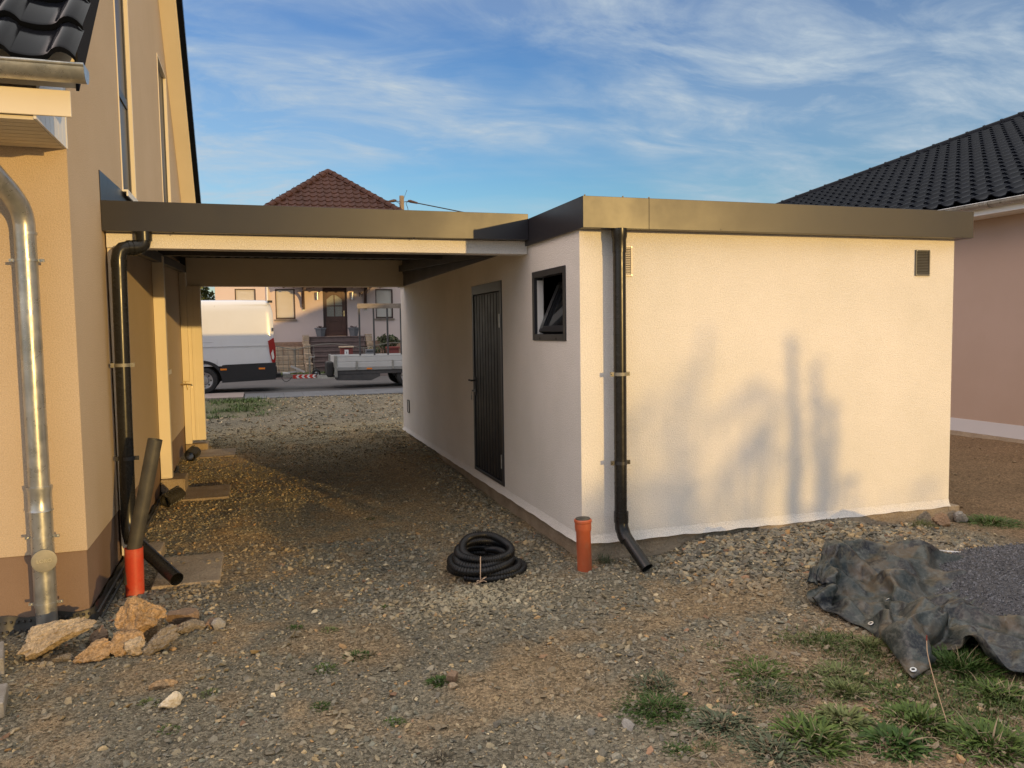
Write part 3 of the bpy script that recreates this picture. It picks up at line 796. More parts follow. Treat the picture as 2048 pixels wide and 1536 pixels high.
# small window, its sash tilted inwards
wf_ = MB(); fl = 0.045
for (a0, a1, b0, b1) in ((W0 - 0.01, W0 + fl, WZ0 - 0.01, WZ1 + 0.01), (W1 - fl, W1 + 0.01, WZ0 - 0.01, WZ1 + 0.01), (W0 + fl, W1 - fl, WZ1 - fl, WZ1 + 0.01), (W0 + fl, W1 - fl, WZ0 - 0.01, WZ0 + fl)):
    wf_.box(-0.010, 0.075, a0, a1, b0, b1)
wfo = wf_.build('window', M['anthracite_frame'], garage, bevel=0.003)
tr = MB(); tr.box(0.076, 0.11, W0 + fl, W0 + fl + 0.02, WZ0 + fl, WZ1 - fl); tr.box(0.02, 0.075, W1 - fl - 0.004, W1 - fl - 0.0005, WZ0 + fl, WZ1 - fl - 0.02)
tr.build_each('jamb_trim', M['white'], wfo)
sa = MB(); th = math.radians(24)
ud = Vector((math.sin(th), 0, math.cos(th))); nd = Vector((math.cos(th), 0, -math.sin(th)))
hL = (WZ1 - WZ0 - 2*fl)*0.97; c0 = Vector((0.05, 0, WZ0 + fl + 0.01))
ya, yb = W0 + fl + 0.008, W1 - fl - 0.012
for (y0_, y1_, s0_, s1_) in ((ya, ya + 0.055, 0, hL), (yb - 0.055, yb, 0, hL), (ya + 0.055, yb - 0.055, 0, 0.055), (ya + 0.055, yb - 0.055, hL - 0.055, hL)):
    sa.obox(c0 + ud*(s0_ + s1_)/2 + Vector((0, (y0_ + y1_)/2, 0)), (0, 1, 0), ud, nd, (y1_ - y0_)/2, (s1_ - s0_)/2, 0.03)
so = sa.build('sash', M['anthracite_frame'], wfo, bevel=0.003)
gl = MB(); gl.obox(c0 + ud*hL/2 + Vector((0, (ya + yb)/2, 0)), (0, 1, 0), ud, nd, (yb - ya)/2 - 0.05, hL/2 - 0.05, 0.006)
gl.build('pane', M['glass_dark'], so)
ed = MB()
ed.obox(c0 + ud*hL/2 + nd*0.0 + Vector((0, yb + 0.003, 0)), (0, 1, 0), ud, nd, 0.002, hL/2 - 0.01, 0.008)
ed.obox(c0 + ud*hL/2 + nd*0.02 + Vector((0, yb + 0.003, 0)), (0, 1, 0), ud, nd, 0.002, hL/2 - 0.01, 0.005)
for yq, wq in ((yb - 0.008, 0.006), (yb - 0.034, 0.004), (yb - 0.058, 0.004)):
    ed.obox(c0 + ud*hL/2 - nd*0.031 + Vector((0, yq, 0)), (0, 1, 0), ud, nd, wq, hL/2 - 0.03, 0.0015)
ed.build_each('seal', M['steel'], so)
hb = MB()
for yy in (W0 + 0.19, W0 + 0.58): hb.box(-0.013, -0.010, yy, yy + 0.02, WZ0 - 0.002, WZ0 + 0.016)
hb.build_each('drain_cap', M['black'], wfo)
# wall outlet frame near the far corner
ob_ = MB()
for (a0, a1, b0, b1) in ((7.24, 7.25, 0.33, 0.54), (7.375, 7.385, 0.33, 0.54), (7.25, 7.375, 0.33, 0.34), (7.25, 7.375, 0.53, 0.54)): ob_.box(-0.018, 0.0, a0, a1, b0, b1)
oo = ob_.build('wall_outlet', M['anthracite_frame'], garage)
MB().box(-0.008, 0.001, 7.25, 7.375, 0.34, 0.53).build('cover', M['white'], oo)
louvre('air_vent', 0.290, 0.438, 2.068, 2.30, 0.0, garage, M['cream'], 15)
lv = louvre('air_vent', 3.207, 3.366, 2.09, 2.318, 0.0, garage, mat('grey_vent_plastic', (0.135, 0.13, 0.115), 0.5), 15)
lv['label'] = 'grey louvred vent near the right corner'
# black downspout on the front wall
dp = MB(); px0, py0, r0 = 0.285, -0.10, 0.049
dp.tube([(px0, py0, 2.42), (px0, py0, 0.20)], r0, 24)
dpo = dp.build('downspout', M['pvc_black'], garage, smooth=True)
cl_ = MB()
cl_.tube([(px0, py0, 2.418), (px0, py0, 2.36), (px0, py0, 2.335), (px0, py0, 2.24)], [0.060, 0.060, 0.053, 0.053], 24)
cl_.tube([(px0 + 0.003, py0, 0.245), (px0 + 0.003, py0, 0.16)], 0.057, 24)
cl_.tube([(px0 + 0.003, py0, 0.17), (px0 + 0.005, py0 - 0.003, 0.12), (px0 + 0.014, py0 - 0.03, 0.06), (px0 + 0.022, py0 - 0.06, 0.03)], [0.052, 0.054, 0.055, 0.054], 24)
cl_.build_each('socket', M['pvc_black'], dpo, smooth=True)
sh = MB(); sh.pipe([(px0 + 0.018, py0 - 0.045, 0.055), (px0 + 0.085, -0.37, -0.135)], 0.047, 0.003, 28)
sh.build('outlet_pipe', M['pvc_black'], dpo, smooth=True)
for zz in (1.314, 0.628):
    b_ = MB(); clip_rings(b_, (px0, py0, zz), (0, 0, 1), r0 + 0.004, 0.026)
    b_.tube([(px0, py0 + 0.05, zz), (px0, 0.02, zz)], 0.006, 8)
    b_.build('pipe_bracket', M['anthracite_frame'] if zz < 1 else M['zinc_dull'], dpo, smooth=True)

# ------------------------------------------------------------------ the carport between house and garage
carport = thing('carport', 'flat carport with long anthracite fascia and cream posts between tan house and garage', 'carport', (-1.7, 1.2, -0.1))
HX = -3.45
mb = MB()
mb.box(HX + 0.003, -ox - 0.002, 1.098, 1.110, 2.462, 2.690)
mb.box(HX + 0.003, -ox - 0.002, 1.1105, 1.195, 2.463, 2.471)
mb.box(HX + 0.003, -ox - 0.002, 1.1105, 1.17, 2.682, 2.6895)
fo = mb.build('front_fascia', M['anthracite'], carport, bevel=0.002)
mb = MB()
for px_ in (-3.2, -2.95, -1.05): mb.tube([(px_, 1.13, 2.463), (px_, 1.13, 2.452)], 0.006, 8)
mb.build_each('rivet', M['anthracite_frame'], fo)
mb = MB(); mb.box(HX + 0.012, -0.004, 1.2, 1.36, 2.345, 2.462)
mb.build('front_beam', M['stucco_white'], carport, bevel=0.004)
# trapezoidal roof sheet, rising slightly to the street
mb = MB(); nrib = 24
pts = []
x0_, x1_ = HX + 0.05, -0.04
for k in range(nrib):
    a = x0_ + (x1_ - x0_)*k/nrib; w = (x1_ - x0_)/nrib
    pts += [(a, 0), (a + w*0.45, 0), (a + w*0.55, 0.035), (a + w*0.9, 0.035)]
pts.append((x1_, 0))
zt = lambda y: 2.565 + (y - 1.2)*0.045
vs = [(u, y, zt(y) + h) for y in (1.2, 7.62) for u, h in pts]; n = len(pts)
mb.add(vs, [(i, i + 1, n + i + 1, n + i) for i in range(n - 1)])
mb.build('roof_sheet', M['ceiling'], carport)
mb = MB(); mb.prism([(HX + 0.008, 1.112, 2.612), (HX + 0.008, 7.598, 2.893), (HX + 0.008, 7.598, 2.915), (HX + 0.008, 1.112, 2.635)], (-0.030 - HX - 0.008, 0, 0))
mb.box(HX + 0.012, -0.03, 7.565, 7.598, 2.62, 2.888)
mb.build('roof_deck', M['ceiling'], carport)  # unseen closing panel added to stop sun leaking past the ribbed sheet
mb = MB(); mb.prism([(-0.030, 1.115, 2.50), (-0.030, 7.598, 2.62), (-0.030, 7.598, 2.914), (-0.030, 1.115, 2.634)], (-0.006, 0, 0))
mb.build('side_light_stop', M['anthracite'], carport)  # unseen strip added to keep stray sun out above the garage roof
mb = MB()
for y in (4.2,):
    mb.box(HX + 0.06, -0.05, y, y + 0.08, zt(y) - 0.13, zt(y) - 0.005)
mb.bar((HX + 0.07, 1.4, 2.36 + 0.06), (HX + 0.07, 7.38, 2.36 + 0.30), 0.08, 0.10)
mb.bar((-0.075, 1.4, 2.42 + 0.02), (-0.075, 7.38, 2.42 + 0.28), 0.06, 0.10)
mb.build_each('purlin', M['dark_steel'], carport, bevel=0.003)
mb = MB(); mb.box(-3.35, -0.012, 7.42, 7.56, 2.405, 2.84)
mb.build('rear_beam', M['cream'], carport, bevel=0.004)
mb = MB(); mb.box(HX + 0.003, -ox - 0.002, 7.60, 7.612, 2.66, 2.93)
mb.build('rear_fascia', M['anthracite'], carport, bevel=0.002)
mb = MB(); mb.box(HX + 0.012, -3.392, 1.22, 1.34, -0.08, 2.344)
mb.build('post', M['cream'], carport, bevel=0.004)
mb = MB(); mb.box(HX + 0.004, -3.327, 4.05, 4.165, 0.042, 2.55); mb.box(HX + 0.004, -3.335, 4.035, 4.049, 0.042, 0.055)
mb.build('post', M['cream'], carport, bevel=0.004)
mb = MB(); mb.box(HX + 0.004, -3.352, 7.30, 7.42, 0.005, 2.70); mb.box(-3.3515, -3.156, 7.345, 7.47, 0.052, 2.405); mb.box(-3.30, -3.26, 7.335, 7.3445, 0.055, 2.40)
mb.build('post', M['cream'], carport, bevel=0.004)
# wall flashing where the roof meets the house
mb = MB(); mb.prism([(HX + 0.006, 1.10, 2.60), (HX + 0.006, 1.10, 2.915), (HX + 0.006, 2.2, 2.945), (HX + 0.006, 7.6, 3.12), (HX + 0.006, 7.6, 2.80)], (-0.005, 0, 0))
mb.build('flashing', M['anthracite'], carport)
# black downspout at the house end
dp = MB(); xa, ya_ = -3.165, 1.145; xb, yb_ = -3.335, 1.06
path = [(xa, ya_, 2.44), (xa, ya_, 2.405)] + [Vector(p) for p in arc((xa - 0.06, ya_ - 0.02, 2.40), (1, 0.3, 0), (0, 0, -1), 0.06)] 
path = [(xa, ya_, 2.462), (xa, ya_, 2.40), (xa - 0.006, ya_ - 0.004, 2.372), (xa - 0.024, ya_ - 0.014, 2.348), (xa - 0.055, ya_ - 0.03, 2.338), (xb + 0.06, yb_ + 0.030, 2.332), (xb + 0.028, yb_ + 0.012, 2.322), (xb + 0.008, yb_ + 0.004, 2.298), (xb, yb_, 2.25), (xb - 0.018, yb_, 0.26)]
dp.tube(path, 0.054, 24)
dpo = dp.build('downspout', M['pvc_black'], carport, smooth=True, auto=60)
so_ = MB()
so_.tube([(xa, ya_, 2.462), (xa, ya_, 2.395)], 0.061, 24)
so_.tube([path[4], Vector(path[4]) + (Vector(path[5]) - Vector(path[4]))*0.42], 0.060, 24)
so_.tube([Vector(path[4]) + (Vector(path[5]) - Vector(path[4]))*0.6, path[5]], 0.060, 24)
so_.tube([(xb, yb_, 2.24), (xb - 0.001, yb_, 2.18)], 0.057, 24)
so_.tube([(xb - 0.018, yb_, 0.32), (xb - 0.018, yb_, 0.22), (xb - 0.012, yb_ - 0.03, 0.15), (xb + 0.01, yb_ - 0.08, 0.09)], [0.058, 0.058, 0.056, 0.056], 24)
so_.build_each('socket', M['pvc_black'], dpo, smooth=True)
sh = MB(); sh.pipe([(xb + 0.0, yb_ - 0.055, 0.115), (-2.965, 0.43, -0.085)], 0.05, 0.003, 28)
sh.build('outlet_pipe', M['pvc_black'], dpo, smooth=True)
for zz in (1.44, 0.72):
    b_ = MB(); clip_rings(b_, (xb - 0.008, yb_, zz), (0, 0, 1), 0.056, 0.026)
    b_.build('pipe_bracket', M['zinc_dull'] if zz > 1 else M['anthracite_frame'], dpo, smooth=True)
# concrete footings
def footing(label, boxes, loc):
    t = MB()
    for b in boxes: t.box(*b)
    o = t.build('concrete_footing', M['concrete'], None, bevel=0.012)
    tag(o, label, 'footing', 'concrete footings beside the tan house')
footing('concrete footing slab under the outlet of the black downspout beside the red pipe', [(-3.44, -3.16, 1.28, 1.6, -0.5, -0.082), (-3.155, -2.68, 0.56, 1.36, -0.5, -0.160)], None)
footing('stepped concrete footing under the middle cream carport post', [(-3.448, -3.19, 3.98, 4.42, -0.5, 0.038), (-3.30, -2.71, 3.56, 4.30, -0.5, -0.118)], None)
footing('stepped concrete footing under the rear cream carport post, nearest the street', [(-3.448, -3.13, 7.25, 7.6, -0.5, 0.003), (-3.28, -2.72, 6.45, 7.245, -0.5, -0.088)], None)

# ------------------------------------------------------------------ the tan house on the left
house = thing('tan_house', 'tan rendered house with brown plinth, glazed black roof tiles and zinc gutter', 'house', (HX, 0.03, -0.3))
HY = 0.03; FY = 8.75; RIDY = 4.27; RIDZ = 7.98
mb = MB()
outer = [(HY, 0.283), (FY, 0.283), (FY, 3.52), (RIDY, 8.05), (HY, 3.75)]
wins = [rect(2.24, 3.06, 2.965, 5.45), rect(5.62, 6.62, 3.20, 5.25), rect(4.25, 5.2, 1.24, 2.22)]
wall_panel(mb, outer, wins, lambda u, v, d: (HX - d, u, v), 0.07, rim=False)
wall_panel(mb, rect(-14, HX, 0.283, 3.3), [], lambda u, v, d: (u, HY + d, v), 0.07, rim=False)
mb.build('wall', M['stucco_tan'], house)
mb = MB()
mb.box(-14, HX - 0.006, HY + 0.006, FY, -0.118, 0.2835)
mb.build('plinth', M['stucco_plinth'], house)
# windows in the gable: white edge bead, cream reveal, dark glass
for k, (y0_, y1_, z0_, z1_) in enumerate(((2.24, 3.06, 2.965, 5.45), (5.62, 6.62, 3.20, 5.25), (4.25, 5.2, 1.24, 2.22))):
    w = MB()
    for (a0, a1, b0, b1) in ((y0_ - 0.012, y0_ + 0.008, z0_, z1_ + 0.012), (y1_ - 0.012, y1_ + 0.012, z0_, z1_ + 0.012), (y0_ + 0.008, y1_ - 0.018, z1_ - 0.008, z1_ + 0.012)):
        w.box(HX - 0.075, HX + 0.008, a0, a1, b0, b1)
    wo = w.build('window', M['cream'], house, bevel=0.002)
    f_ = MB(); d = HX - 0.028
    for (a0, a1) in ((y0_ + 0.01, y0_ + 0.07), (y1_ - 0.09, y1_ - 0.02)): f_.box(d - 0.025, d, a0, a1, z0_, z1_ - 0.01)
    f_.box(d - 0.0245, d - 0.0005, y0_ + 0.07, y1_ - 0.09, z0_ + 0.0, z0_ + 0.07)
    if k == 0: f_.box(d - 0.02, d + 0.004, y0_ + 0.07, y1_ - 0.09, 3.85, 3.93)
    f_.build('frame', M['anthracite_frame'], wo)
    MB().box(d - 0.015, d - 0.008, y0_ + 0.02, y1_ - 0.03, z0_ + 0.02, z1_ - 0.02).build('pane', M['glass'], wo)
    s_ = MB()
    s_.box(HX - 0.06, HX + 0.05, y0_ - 0.03, y1_ + 0.03, z0_ - 0.022, z0_ - 0.004)
    s_.box(HX + 0.034, HX + 0.0495, y0_ - 0.03, y1_ + 0.03, z0_ - 0.06, z0_ - 0.022)
    s_.build('sill', M['white'], wo, bevel=0.002)
# garden tap on the gable
t = MB()
t.tube([(HX - 0.01, 6.9, 0.94), (HX + 0.10, 6.9, 0.94), (HX + 0.15, 6.88, 0.935), (HX + 0.16, 6.88, 0.90)], 0.013, 10)
t.tube([(HX + 0.07, 6.9, 0.93), (HX + 0.07, 6.9, 0.985)], 0.010, 8)
t.bar((HX + 0.03, 6.9, 0.985), (HX + 0.12, 6.9, 0.985), 0.014, 0.010)
t.tube([(HX + 0.09, 6.9, 0.93), (HX + 0.10, 6.9, 0.86)], 0.012, 8)
t.build('garden_tap', M['brass'], house, smooth=True)
# roof: board deck with cream verge, tiles on both slopes
T1 = 1.0
def deck(y0_, z0_, y1_, z1_, th):
    mb.prism([(-14, y0_, z0_), (-14, y1_, z1_), (-14, y1_, z1_ - th), (-14, y0_, z0_ - th)], (14 + HX + 0.195, 0, 0))
mb = MB()
deck(-0.66, 3.22, RIDY, 3.22 + (RIDY + 0.66)*1.0, 0.20)
deck(9.45, 2.98, RIDY, 2.98 + (9.45 - RIDY)*1.01, 0.20)
dk = mb.build('roof_deck', M['cream'], house)
mb = MB()
mb.box(HX + 0.003, HX + 0.1949, 0.2, 0.22, 3.4, 3.41)
mb = MB()
# dark verge flaps along the far slope
yv, zv = 9.42, 3.12
nv = 24
for k in range(nv):
    ya2 = 9.5 - (9.5 - RIDY)*k/nv; yb2 = 9.5 - (9.5 - RIDY)*(k + 1)/nv
    za2 = 2.93 + (9.5 - ya2)*1.01; zb2 = 2.93 + (9.5 - yb2)*1.01
    mb.prism([(HX + 0.205, ya2, za2 - 0.07), (HX + 0.205, yb2, zb2 - 0.07), (HX + 0.205, yb2, zb2 + 0.10), (HX + 0.205, ya2 + 0.03, za2 + 0.13)], (0.085, 0, 0))
mb.build('verge_tile', M['tile_black'], house, bevel=0.012)
mb = MB(); mb.prism([(HX + 0.1955, 9.5, 2.80), (HX + 0.1955, RIDY, 2.80 + (9.5 - RIDY)*1.01), (HX + 0.1955, RIDY, 2.92 + (9.5 - RIDY)*1.01), (HX + 0.1955, 9.5, 2.92)], (0.018, 0, 0))
mb.build('verge_board', M['cream'], house)
q = 1/math.sqrt(2)
tile_slope('roof_tiles', M['tile_black'], (HX + 0.235 - 7.2, -0.83, 3.105), (1, 0, 0), (0, q, q), 7.2, 2.6, tw=0.30, course=0.345, amp=0.05, step=0.035, res=14, parent=house, eave_drop=0.03)
tile_slope('roof_tiles', M['tile_black'], (HX + 0.235 - 7.2, 1.01, 4.945), (1, 0, 0), (0, q, q), 7.2, 4.6, tw=0.30, course=0.345, amp=0.05, step=0.035, res=6, parent=house)
tile_slope('roof_tiles', M['tile_black'], (HX + 0.22 - 5.1, 9.55, 3.02), (1, 0, 0), (0, -q, q), 5.1, 7.4, tw=0.30, course=0.345, amp=0.05, step=0.035, res=5, parent=house)
# small verge closing piece and tile underlay along the near eave
mb = MB(); mb.prism([(HX + 0.196, -0.665, 3.005), (HX + 0.196, RIDY, 3.005 + (RIDY + .665)), (HX + 0.196, RIDY, 3.275 + (RIDY + .665)), (HX + 0.196, -0.665, 3.275)], (0.016, 0, 0))
mb.build('verge_board', M['matt_dark'], house)
# eave box: white fascia, boarded soffit, end panel
MB().box(-14, HX + 0.175, -0.712, -0.695, 2.853, 2.992).build('eave_fascia', M['cream'], house, bevel=0.003)
mb = MB()
for k in range(8):
    a = -0.694 + k*0.0885
    mb.box(-14, HX - 0.012, a + 0.010, a + 0.0885, 2.832, 2.852)
so_f = mb.build('soffit', M['soffit'], house)
MB().box(-14, HX - 0.013, -0.694, 0.014, 2.8525, 2.86).build('soffit_gap_shade', M['brown_dark'], so_f)  # dark backing: shade in the board gaps put into its colour
mb = MB()
for k in range(7):
    a = -0.694 + k*0.103
    mb.prism([(HX - 0.011, a, 2.836), (HX - 0.011, a + 0.098, 2.836), (HX - 0.011, a + 0.098, 3.02 + a + 0.70), (HX - 0.011, a, 3.02 + a + 0.60)], (0.014, 0, 0))
    mb.box(HX - 0.011, HX - 0.004, a + 0.098, a + 0.103, 2.838, 3.1)
mb.box(HX - 0.0105, HX + 0.006, 0.027, 0.045, 2.836, 3.5)
mb.build('eave_end_panel', M['white'], house)
# gutter
def halfround(x0_, x1_, yc_, zc_, r, th, mi=0):
    n = 16; mbx = MB(); vs = []
    ang = [PI + PI*j/n for j in range(n + 1)]
    for x in (x0_, x1_):
        vs += [(x, yc_ + math.cos(a)*r, zc_ + math.sin(a)*r) for a in ang]
        vs += [(x, yc_ + math.cos(a)*(r - th), zc_ + math.sin(a)*(r - th)) for a in reversed(ang)]
    m = 2*(n + 1)
    mbx.add(vs, [(i, (i + 1) % m, m + (i + 1) % m, m + i) for i in range(m)])
    mbx.tube([(x0_, yc_ - r, zc_ + 0.005), (x1_, yc_ - r, zc_ + 0.005)], 0.010, 10)
    return mbx, ang
GR, GYc, GZc = 0.072, -0.80, 3.082
gm, ang = halfround(-12, -3.175, GYc, GZc, GR, 0.003)
gm.add([(-3.1748, GYc + math.cos(a)*GR*1.03, GZc + math.sin(a)*GR*1.03) for a in ang] + [(-3.1748, GYc + GR*1.03, GZc + .012), (-3.1748, GYc - GR*1.03, GZc + .012)], [tuple(range(len(ang) + 2))])
go = gm.build('gutter', M['zinc'], house, smooth=True)
for xx in (-3.62, -4.3):
    b_, _a = halfround(xx - 0.014, xx + 0.014, GYc, GZc, GR + 0.006, 0.004)
    b_.box(xx - 0.013, xx + 0.013, GYc - GR, GYc + GR, GZc + 0.018, GZc + 0.022)
    b_.build('gutter_bracket', M['zinc'], go, smooth=True)
# zinc downspout with swan neck, inspection cap
zx, zy, zr = -3.675, -0.085, 0.060
dn = MB()
neck = [(-4.02, GYc + 0.02, 3.02), (-4.02, GYc + 0.03, 2.99), (-3.985, GYc + 0.10, 2.93), (-3.735, -0.25, 2.56), (-3.695, -0.14, 2.47), (zx - 0.004, zy - 0.015, 2.40), (zx, zy, 2.30), (zx, zy, 0.0), (zx + 0.004, zy - 0.004, -0.42)]
# round the bends
def smooth_path(P, it=2):
    P = [Vector(p) for p in P]
    for _ in range(it):
        Q = [P[0]]
        for a, b in zip(P[:-1], P[1:]): Q += [a*0.75 + b*0.25, a*0.25 + b*0.75]
        Q.append(P[-1]); P = Q
    return P
dn.tube(smooth_path(neck), zr, 28)
dz = dn.build('zinc_downspout', M['zinc'], house, smooth=True, auto=60)
jn = MB()
jn.tube([(zx, zy, 2.30), (zx, zy, 2.285)], zr + 0.004, 28)
jn.tube([(zx, zy, 0.74), (zx, zy, 0.725), (zx, zy, 0.70), (zx, zy, 0.60), (zx, zy, 0.585)], [zr + 0.012, zr + 0.012, zr + 0.006, zr + 0.006, zr + 0.012], 28)
jn.tube([(zx, zy, 0.585), (zx, zy, -0.02)], zr + 0.004, 28)
jn.build_each('pipe_sleeve', M['zinc'], dz, smooth=True)
for zz in (2.13, 0.42, 0.0):
    b_ = MB(); clip_rings(b_, (zx, zy, zz), (0, 0, 1), zr + 0.007, 0.014)
    b_.tube([(zx - zr - 0.012, zy, zz), (zx - zr - 0.012, HY, zz)], 0.005, 8)
    b_.build('pipe_bracket', M['zinc'], dz, smooth=True)
cp = MB()
cdir = Vector((0.22, -1, 0.02)).normalized()
cc_ = Vector((zx + 0.004, zy, 0.285))
cp.tube([cc_, cc_ + cdir*0.078], 0.062, 28)
cp.tube([cc_ + cdir*0.074, cc_ + cdir*0.086, cc_ + cdir*0.088], [0.070, 0.070, 0.060], 28)
cpo = cp.build('inspection_cap', M['zinc_dull'], dz, smooth=True)
def lettering(txt, size, name, material, parent, origin, xdir, ydir, depth=0.002):
    cu = bpy.data.curves.new(name, 'FONT'); cu.body = txt; cu.size = size; cu.align_x = 'CENTER'; cu.align_y = 'CENTER'; cu.extrude = depth
    tmp = bpy.data.objects.new(name, cu); COL.objects.link(tmp)
    dg = bpy.context.evaluated_depsgraph_get()
    me = bpy.data.meshes.new_from_object(tmp.evaluated_get(dg))
    COL.objects.unlink(tmp); bpy.data.objects.remove(tmp)
    X, Y = Vector(xdir).normalized(), Vector(ydir).normalized(); Z = X.cross(Y)
    off = wloc(parent) if parent else Vector((0, 0, 0))
    for v in me.vertices: v.co = Vector(origin) + X*v.co.x + Y*v.co.y + Z*v.co.z - off
    me.materials.clear(); me.materials.append(material)
    o = bpy.data.objects.new(name, me); COL.objects.link(o); o.parent = parent
    return o
# raised letters on the cap are merged into the cap's face
le = lettering('LORO', 0.030, 'cap_lettering', M['steel'], cpo.parent, cc_ + cdir*0.0885, (1, 0.22, 0), (0, 0, 1))
# black dimpled membrane round the foot of the house
mb = MB()
n = 70
vs = []
def mem(s_):
    if s_ < 0.5: return (-9 + (HX + 0.02 + 9)*s_*2, HY - 0.012)
    return (HX + 0.012, HY + (FY - HY)*(s_ - 0.5)*2)
for k in range(281):
    s_ = k/280; x, y = mem(s_)
    wv = 0.02*math.sin(k*1.3) + 0.012*math.sin(k*0.41)
    o_ = (0, -1) if s_ < 0.5 else (1, 0)
    top = -0.10 + 0.012*math.sin(k*0.9); 
    for (dz_, dd) in ((0, 0.008), (-0.08, 0.02 + wv*0.4), (-0.20, 0.06 + wv), (-0.34, 0.12 + wv)):
        vs.append((x + o_[0]*dd, y + o_[1]*dd, top + dz_))
mb.add(vs, [(4*k + j, 4*k + 4 + j, 4*k + 5 + j, 4*k + 1 + j) for k in range(280) for j in range(3)])
mo = mb.build('foundation_membrane', M['membrane'], house, smooth=True, auto=60)
dm = MB()
for k in range(150):
    for j in range(5):
        s_ = 0.5 + 0.5*(k*0.034 + (j % 2)*0.017)/(FY - HY)
        x, y = mem(s_)
        if s_ < 1: 
            t_ = j/5; c_ = (x + 0.03 + 0.09*t_, y, -0.13 - 0.21*t_)
            dm.tube([c_, (c_[0] + 0.012, c_[1], c_[2] + 0.004)], [0.010, 0.006], 6)
for k in range(40):
    for j in range(4):
        x = HX - k*0.034 - (j % 2)*0.017; t_ = j/4
        c_ = (x, HY - 0.03 - 0.1*t_, -0.13 - 0.21*t_)
        dm.tube([c_, (c_[0], c_[1] - 0.012, c_[2] + 0.004)], [0.010, 0.006], 6)
dm.build('dimple', M['membrane'], mo)

# rolled ends of membrane lying by the footings
def membrane_roll(label, c, r, L_, ang):
    t = MB(); P = []; d = Vector((math.cos(ang), math.sin(ang), 0.25)).normalized()
    for k in range(40):
        pass
    u_ = d.orthogonal().normalized(); w_ = d.cross(u_)
    vs = []; N_ = 44
    for k in range(N_):
        a = k/N_*2*PI*1.9; rr = r*(0.55 + 0.45*k/N_)*(1 + 0.05*math.sin(a*4))
        for s_ in (0, 0.33, 0.66, 1): vs.append(Vector(c) + d*L_*s_*(0.92 + 0.08*math.sin(a)) + (u_*math.cos(a) + w_*math.sin(a))*rr)
    t.add(vs, [(4*k + j, 4*k + 4 + j, 4*k + 5 + j, 4*k + 1 + j) for k in range(N_ - 1) for j in range(3)])
    for k in range(6, N_):
        a = k/N_*2*PI*1.9; rr = r*(0.55 + 0.45*k/N_)
        for s_ in np.arange(0.08, 1, 0.16):
            p = Vector(c) + d*L_*s_ + (u_*math.cos(a) + w_*math.sin(a))*rr
            t.tube([p, p + (u_*math.cos(a) + w_*math.sin(a))*0.010], [0.010, 0.007], 6)
    o = t.build('membrane_offcut', M['membrane'], None)
    tag(o, label, 'plastic sheet', 'rolled membrane offcuts by the footings')
membrane_roll('rolled black dimpled membrane offcut beside the middle carport footing', (-3.33, 3.30, -0.075), 0.075, 0.24, 0.9)
membrane_roll('rolled black dimpled membrane offcut beside the rear carport footing', (-3.30, 6.15, -0.02), 0.085, 0.20, 1.2)

# ------------------------------------------------------------------ neighbour's bungalow on the right
nb = thing('bungalow', 'salmon bungalow with black hipped tile roof standing beyond the garage in shade', 'house', (8.35, 4, -0.15))
NX, NE, NZ, NT = 8.35, 7.86, 3.46, 0.42
NY0, NY1 = -3.6, 16.0
mb = MB()
mb.box(NX, 24, NY0, NY1, 0.14, 3.3)
mb.build('wall', M['stucco_pink'], nb)
mb = MB(); mb.box(NX - 0.012, 24, NY0 - 0.012, NY1 + 0.012, -0.06, 0.142)
mb.build('plinth', mat('pale_grey_plinth', (0.52, 0.50, 0.50), 0.85, bump=0.2), nb)
MB().box(NX - 0.05, 24, NY0 - 0.05, NY1 + 0.05, -0.5, -0.062).build('foundation', M['concrete'], nb)
mb = MB(); mb.box(NE + 0.06, 24, NY0 - 0.45, NY1 + 0.45, 3.26, 3.28); mb.box(NE + 0.06, NE + 0.09, NY0 - 0.45, NY1 + 0.45, 3.28, 3.40)
mb.build('eave_board', M['white'], nb)
RW = 8.2; rx = NE + RW; rz = NZ + RW*NT
ya3, yb3 = NY0 - 0.5, NY1 + 0.5
mb = MB()
c_ = [(NE + .02, ya3, NZ - .04), (NE + .02, yb3, NZ - .04), (NE + 2*RW, yb3, NZ - .04), (NE + 2*RW, ya3, NZ - .04), (rx, ya3 + RW, rz - .05), (rx, yb3 - RW, rz - .05)]
mb.add(c_, [(0, 4, 5, 1), (2, 5, 4, 3), (0, 3, 4), (1, 5, 2)])
mb.build('roof_deck', M['tile_matt'], nb)
sl = math.sqrt(1 + NT*NT)
def keep_left(u, s):
    h = s/sl
    return (u > h - 0.05) and (u < (yb3 - ya3) - h + 0.05)
tile_slope('roof_tiles', M['tile_matt'], (NE, ya3, NZ), (0, 1, 0), (1, 0, NT), yb3 - ya3, RW*sl, tw=0.30, course=0.35, amp=0.05, step=0.03, res=7, parent=nb, keepf=keep_left)
mb = MB(); half_round_ridge(mb, (NE, yb3, NZ + 0.0), (rx, yb3 - RW, rz + 0.0), 0.15, 32, 0.0)
half_round_ridge(mb, (NE, ya3, NZ + 0.03), (rx, ya3 + RW, rz + 0.03), 0.11, 34)
half_round_ridge(mb, (rx, ya3 + RW, rz + 0.03), (rx, yb3 - RW, rz + 0.03), 0.11, 12)
mb.build('hip_tiles', M['tile_matt'], nb, smooth=True)
gmb = MB(); n = 12; vs = []
for y in (ya3, yb3):
    for j in range(n + 1):
        a = PI + PI*j/n; vs.append((NE - 0.03 + math.cos(a)*0.075, y, 3.415 + math.sin(a)*0.075))
gmb.add(vs, [(i, i + 1, n + 1 + i + 1, n + 1 + i) for i in range(n)])
gmb.tube([(NE - 0.105, ya3, 3.415), (NE - 0.105, yb3, 3.415)], 0.01, 8)
gn = gmb.build('gutter', M['zinc'], nb, smooth=True)
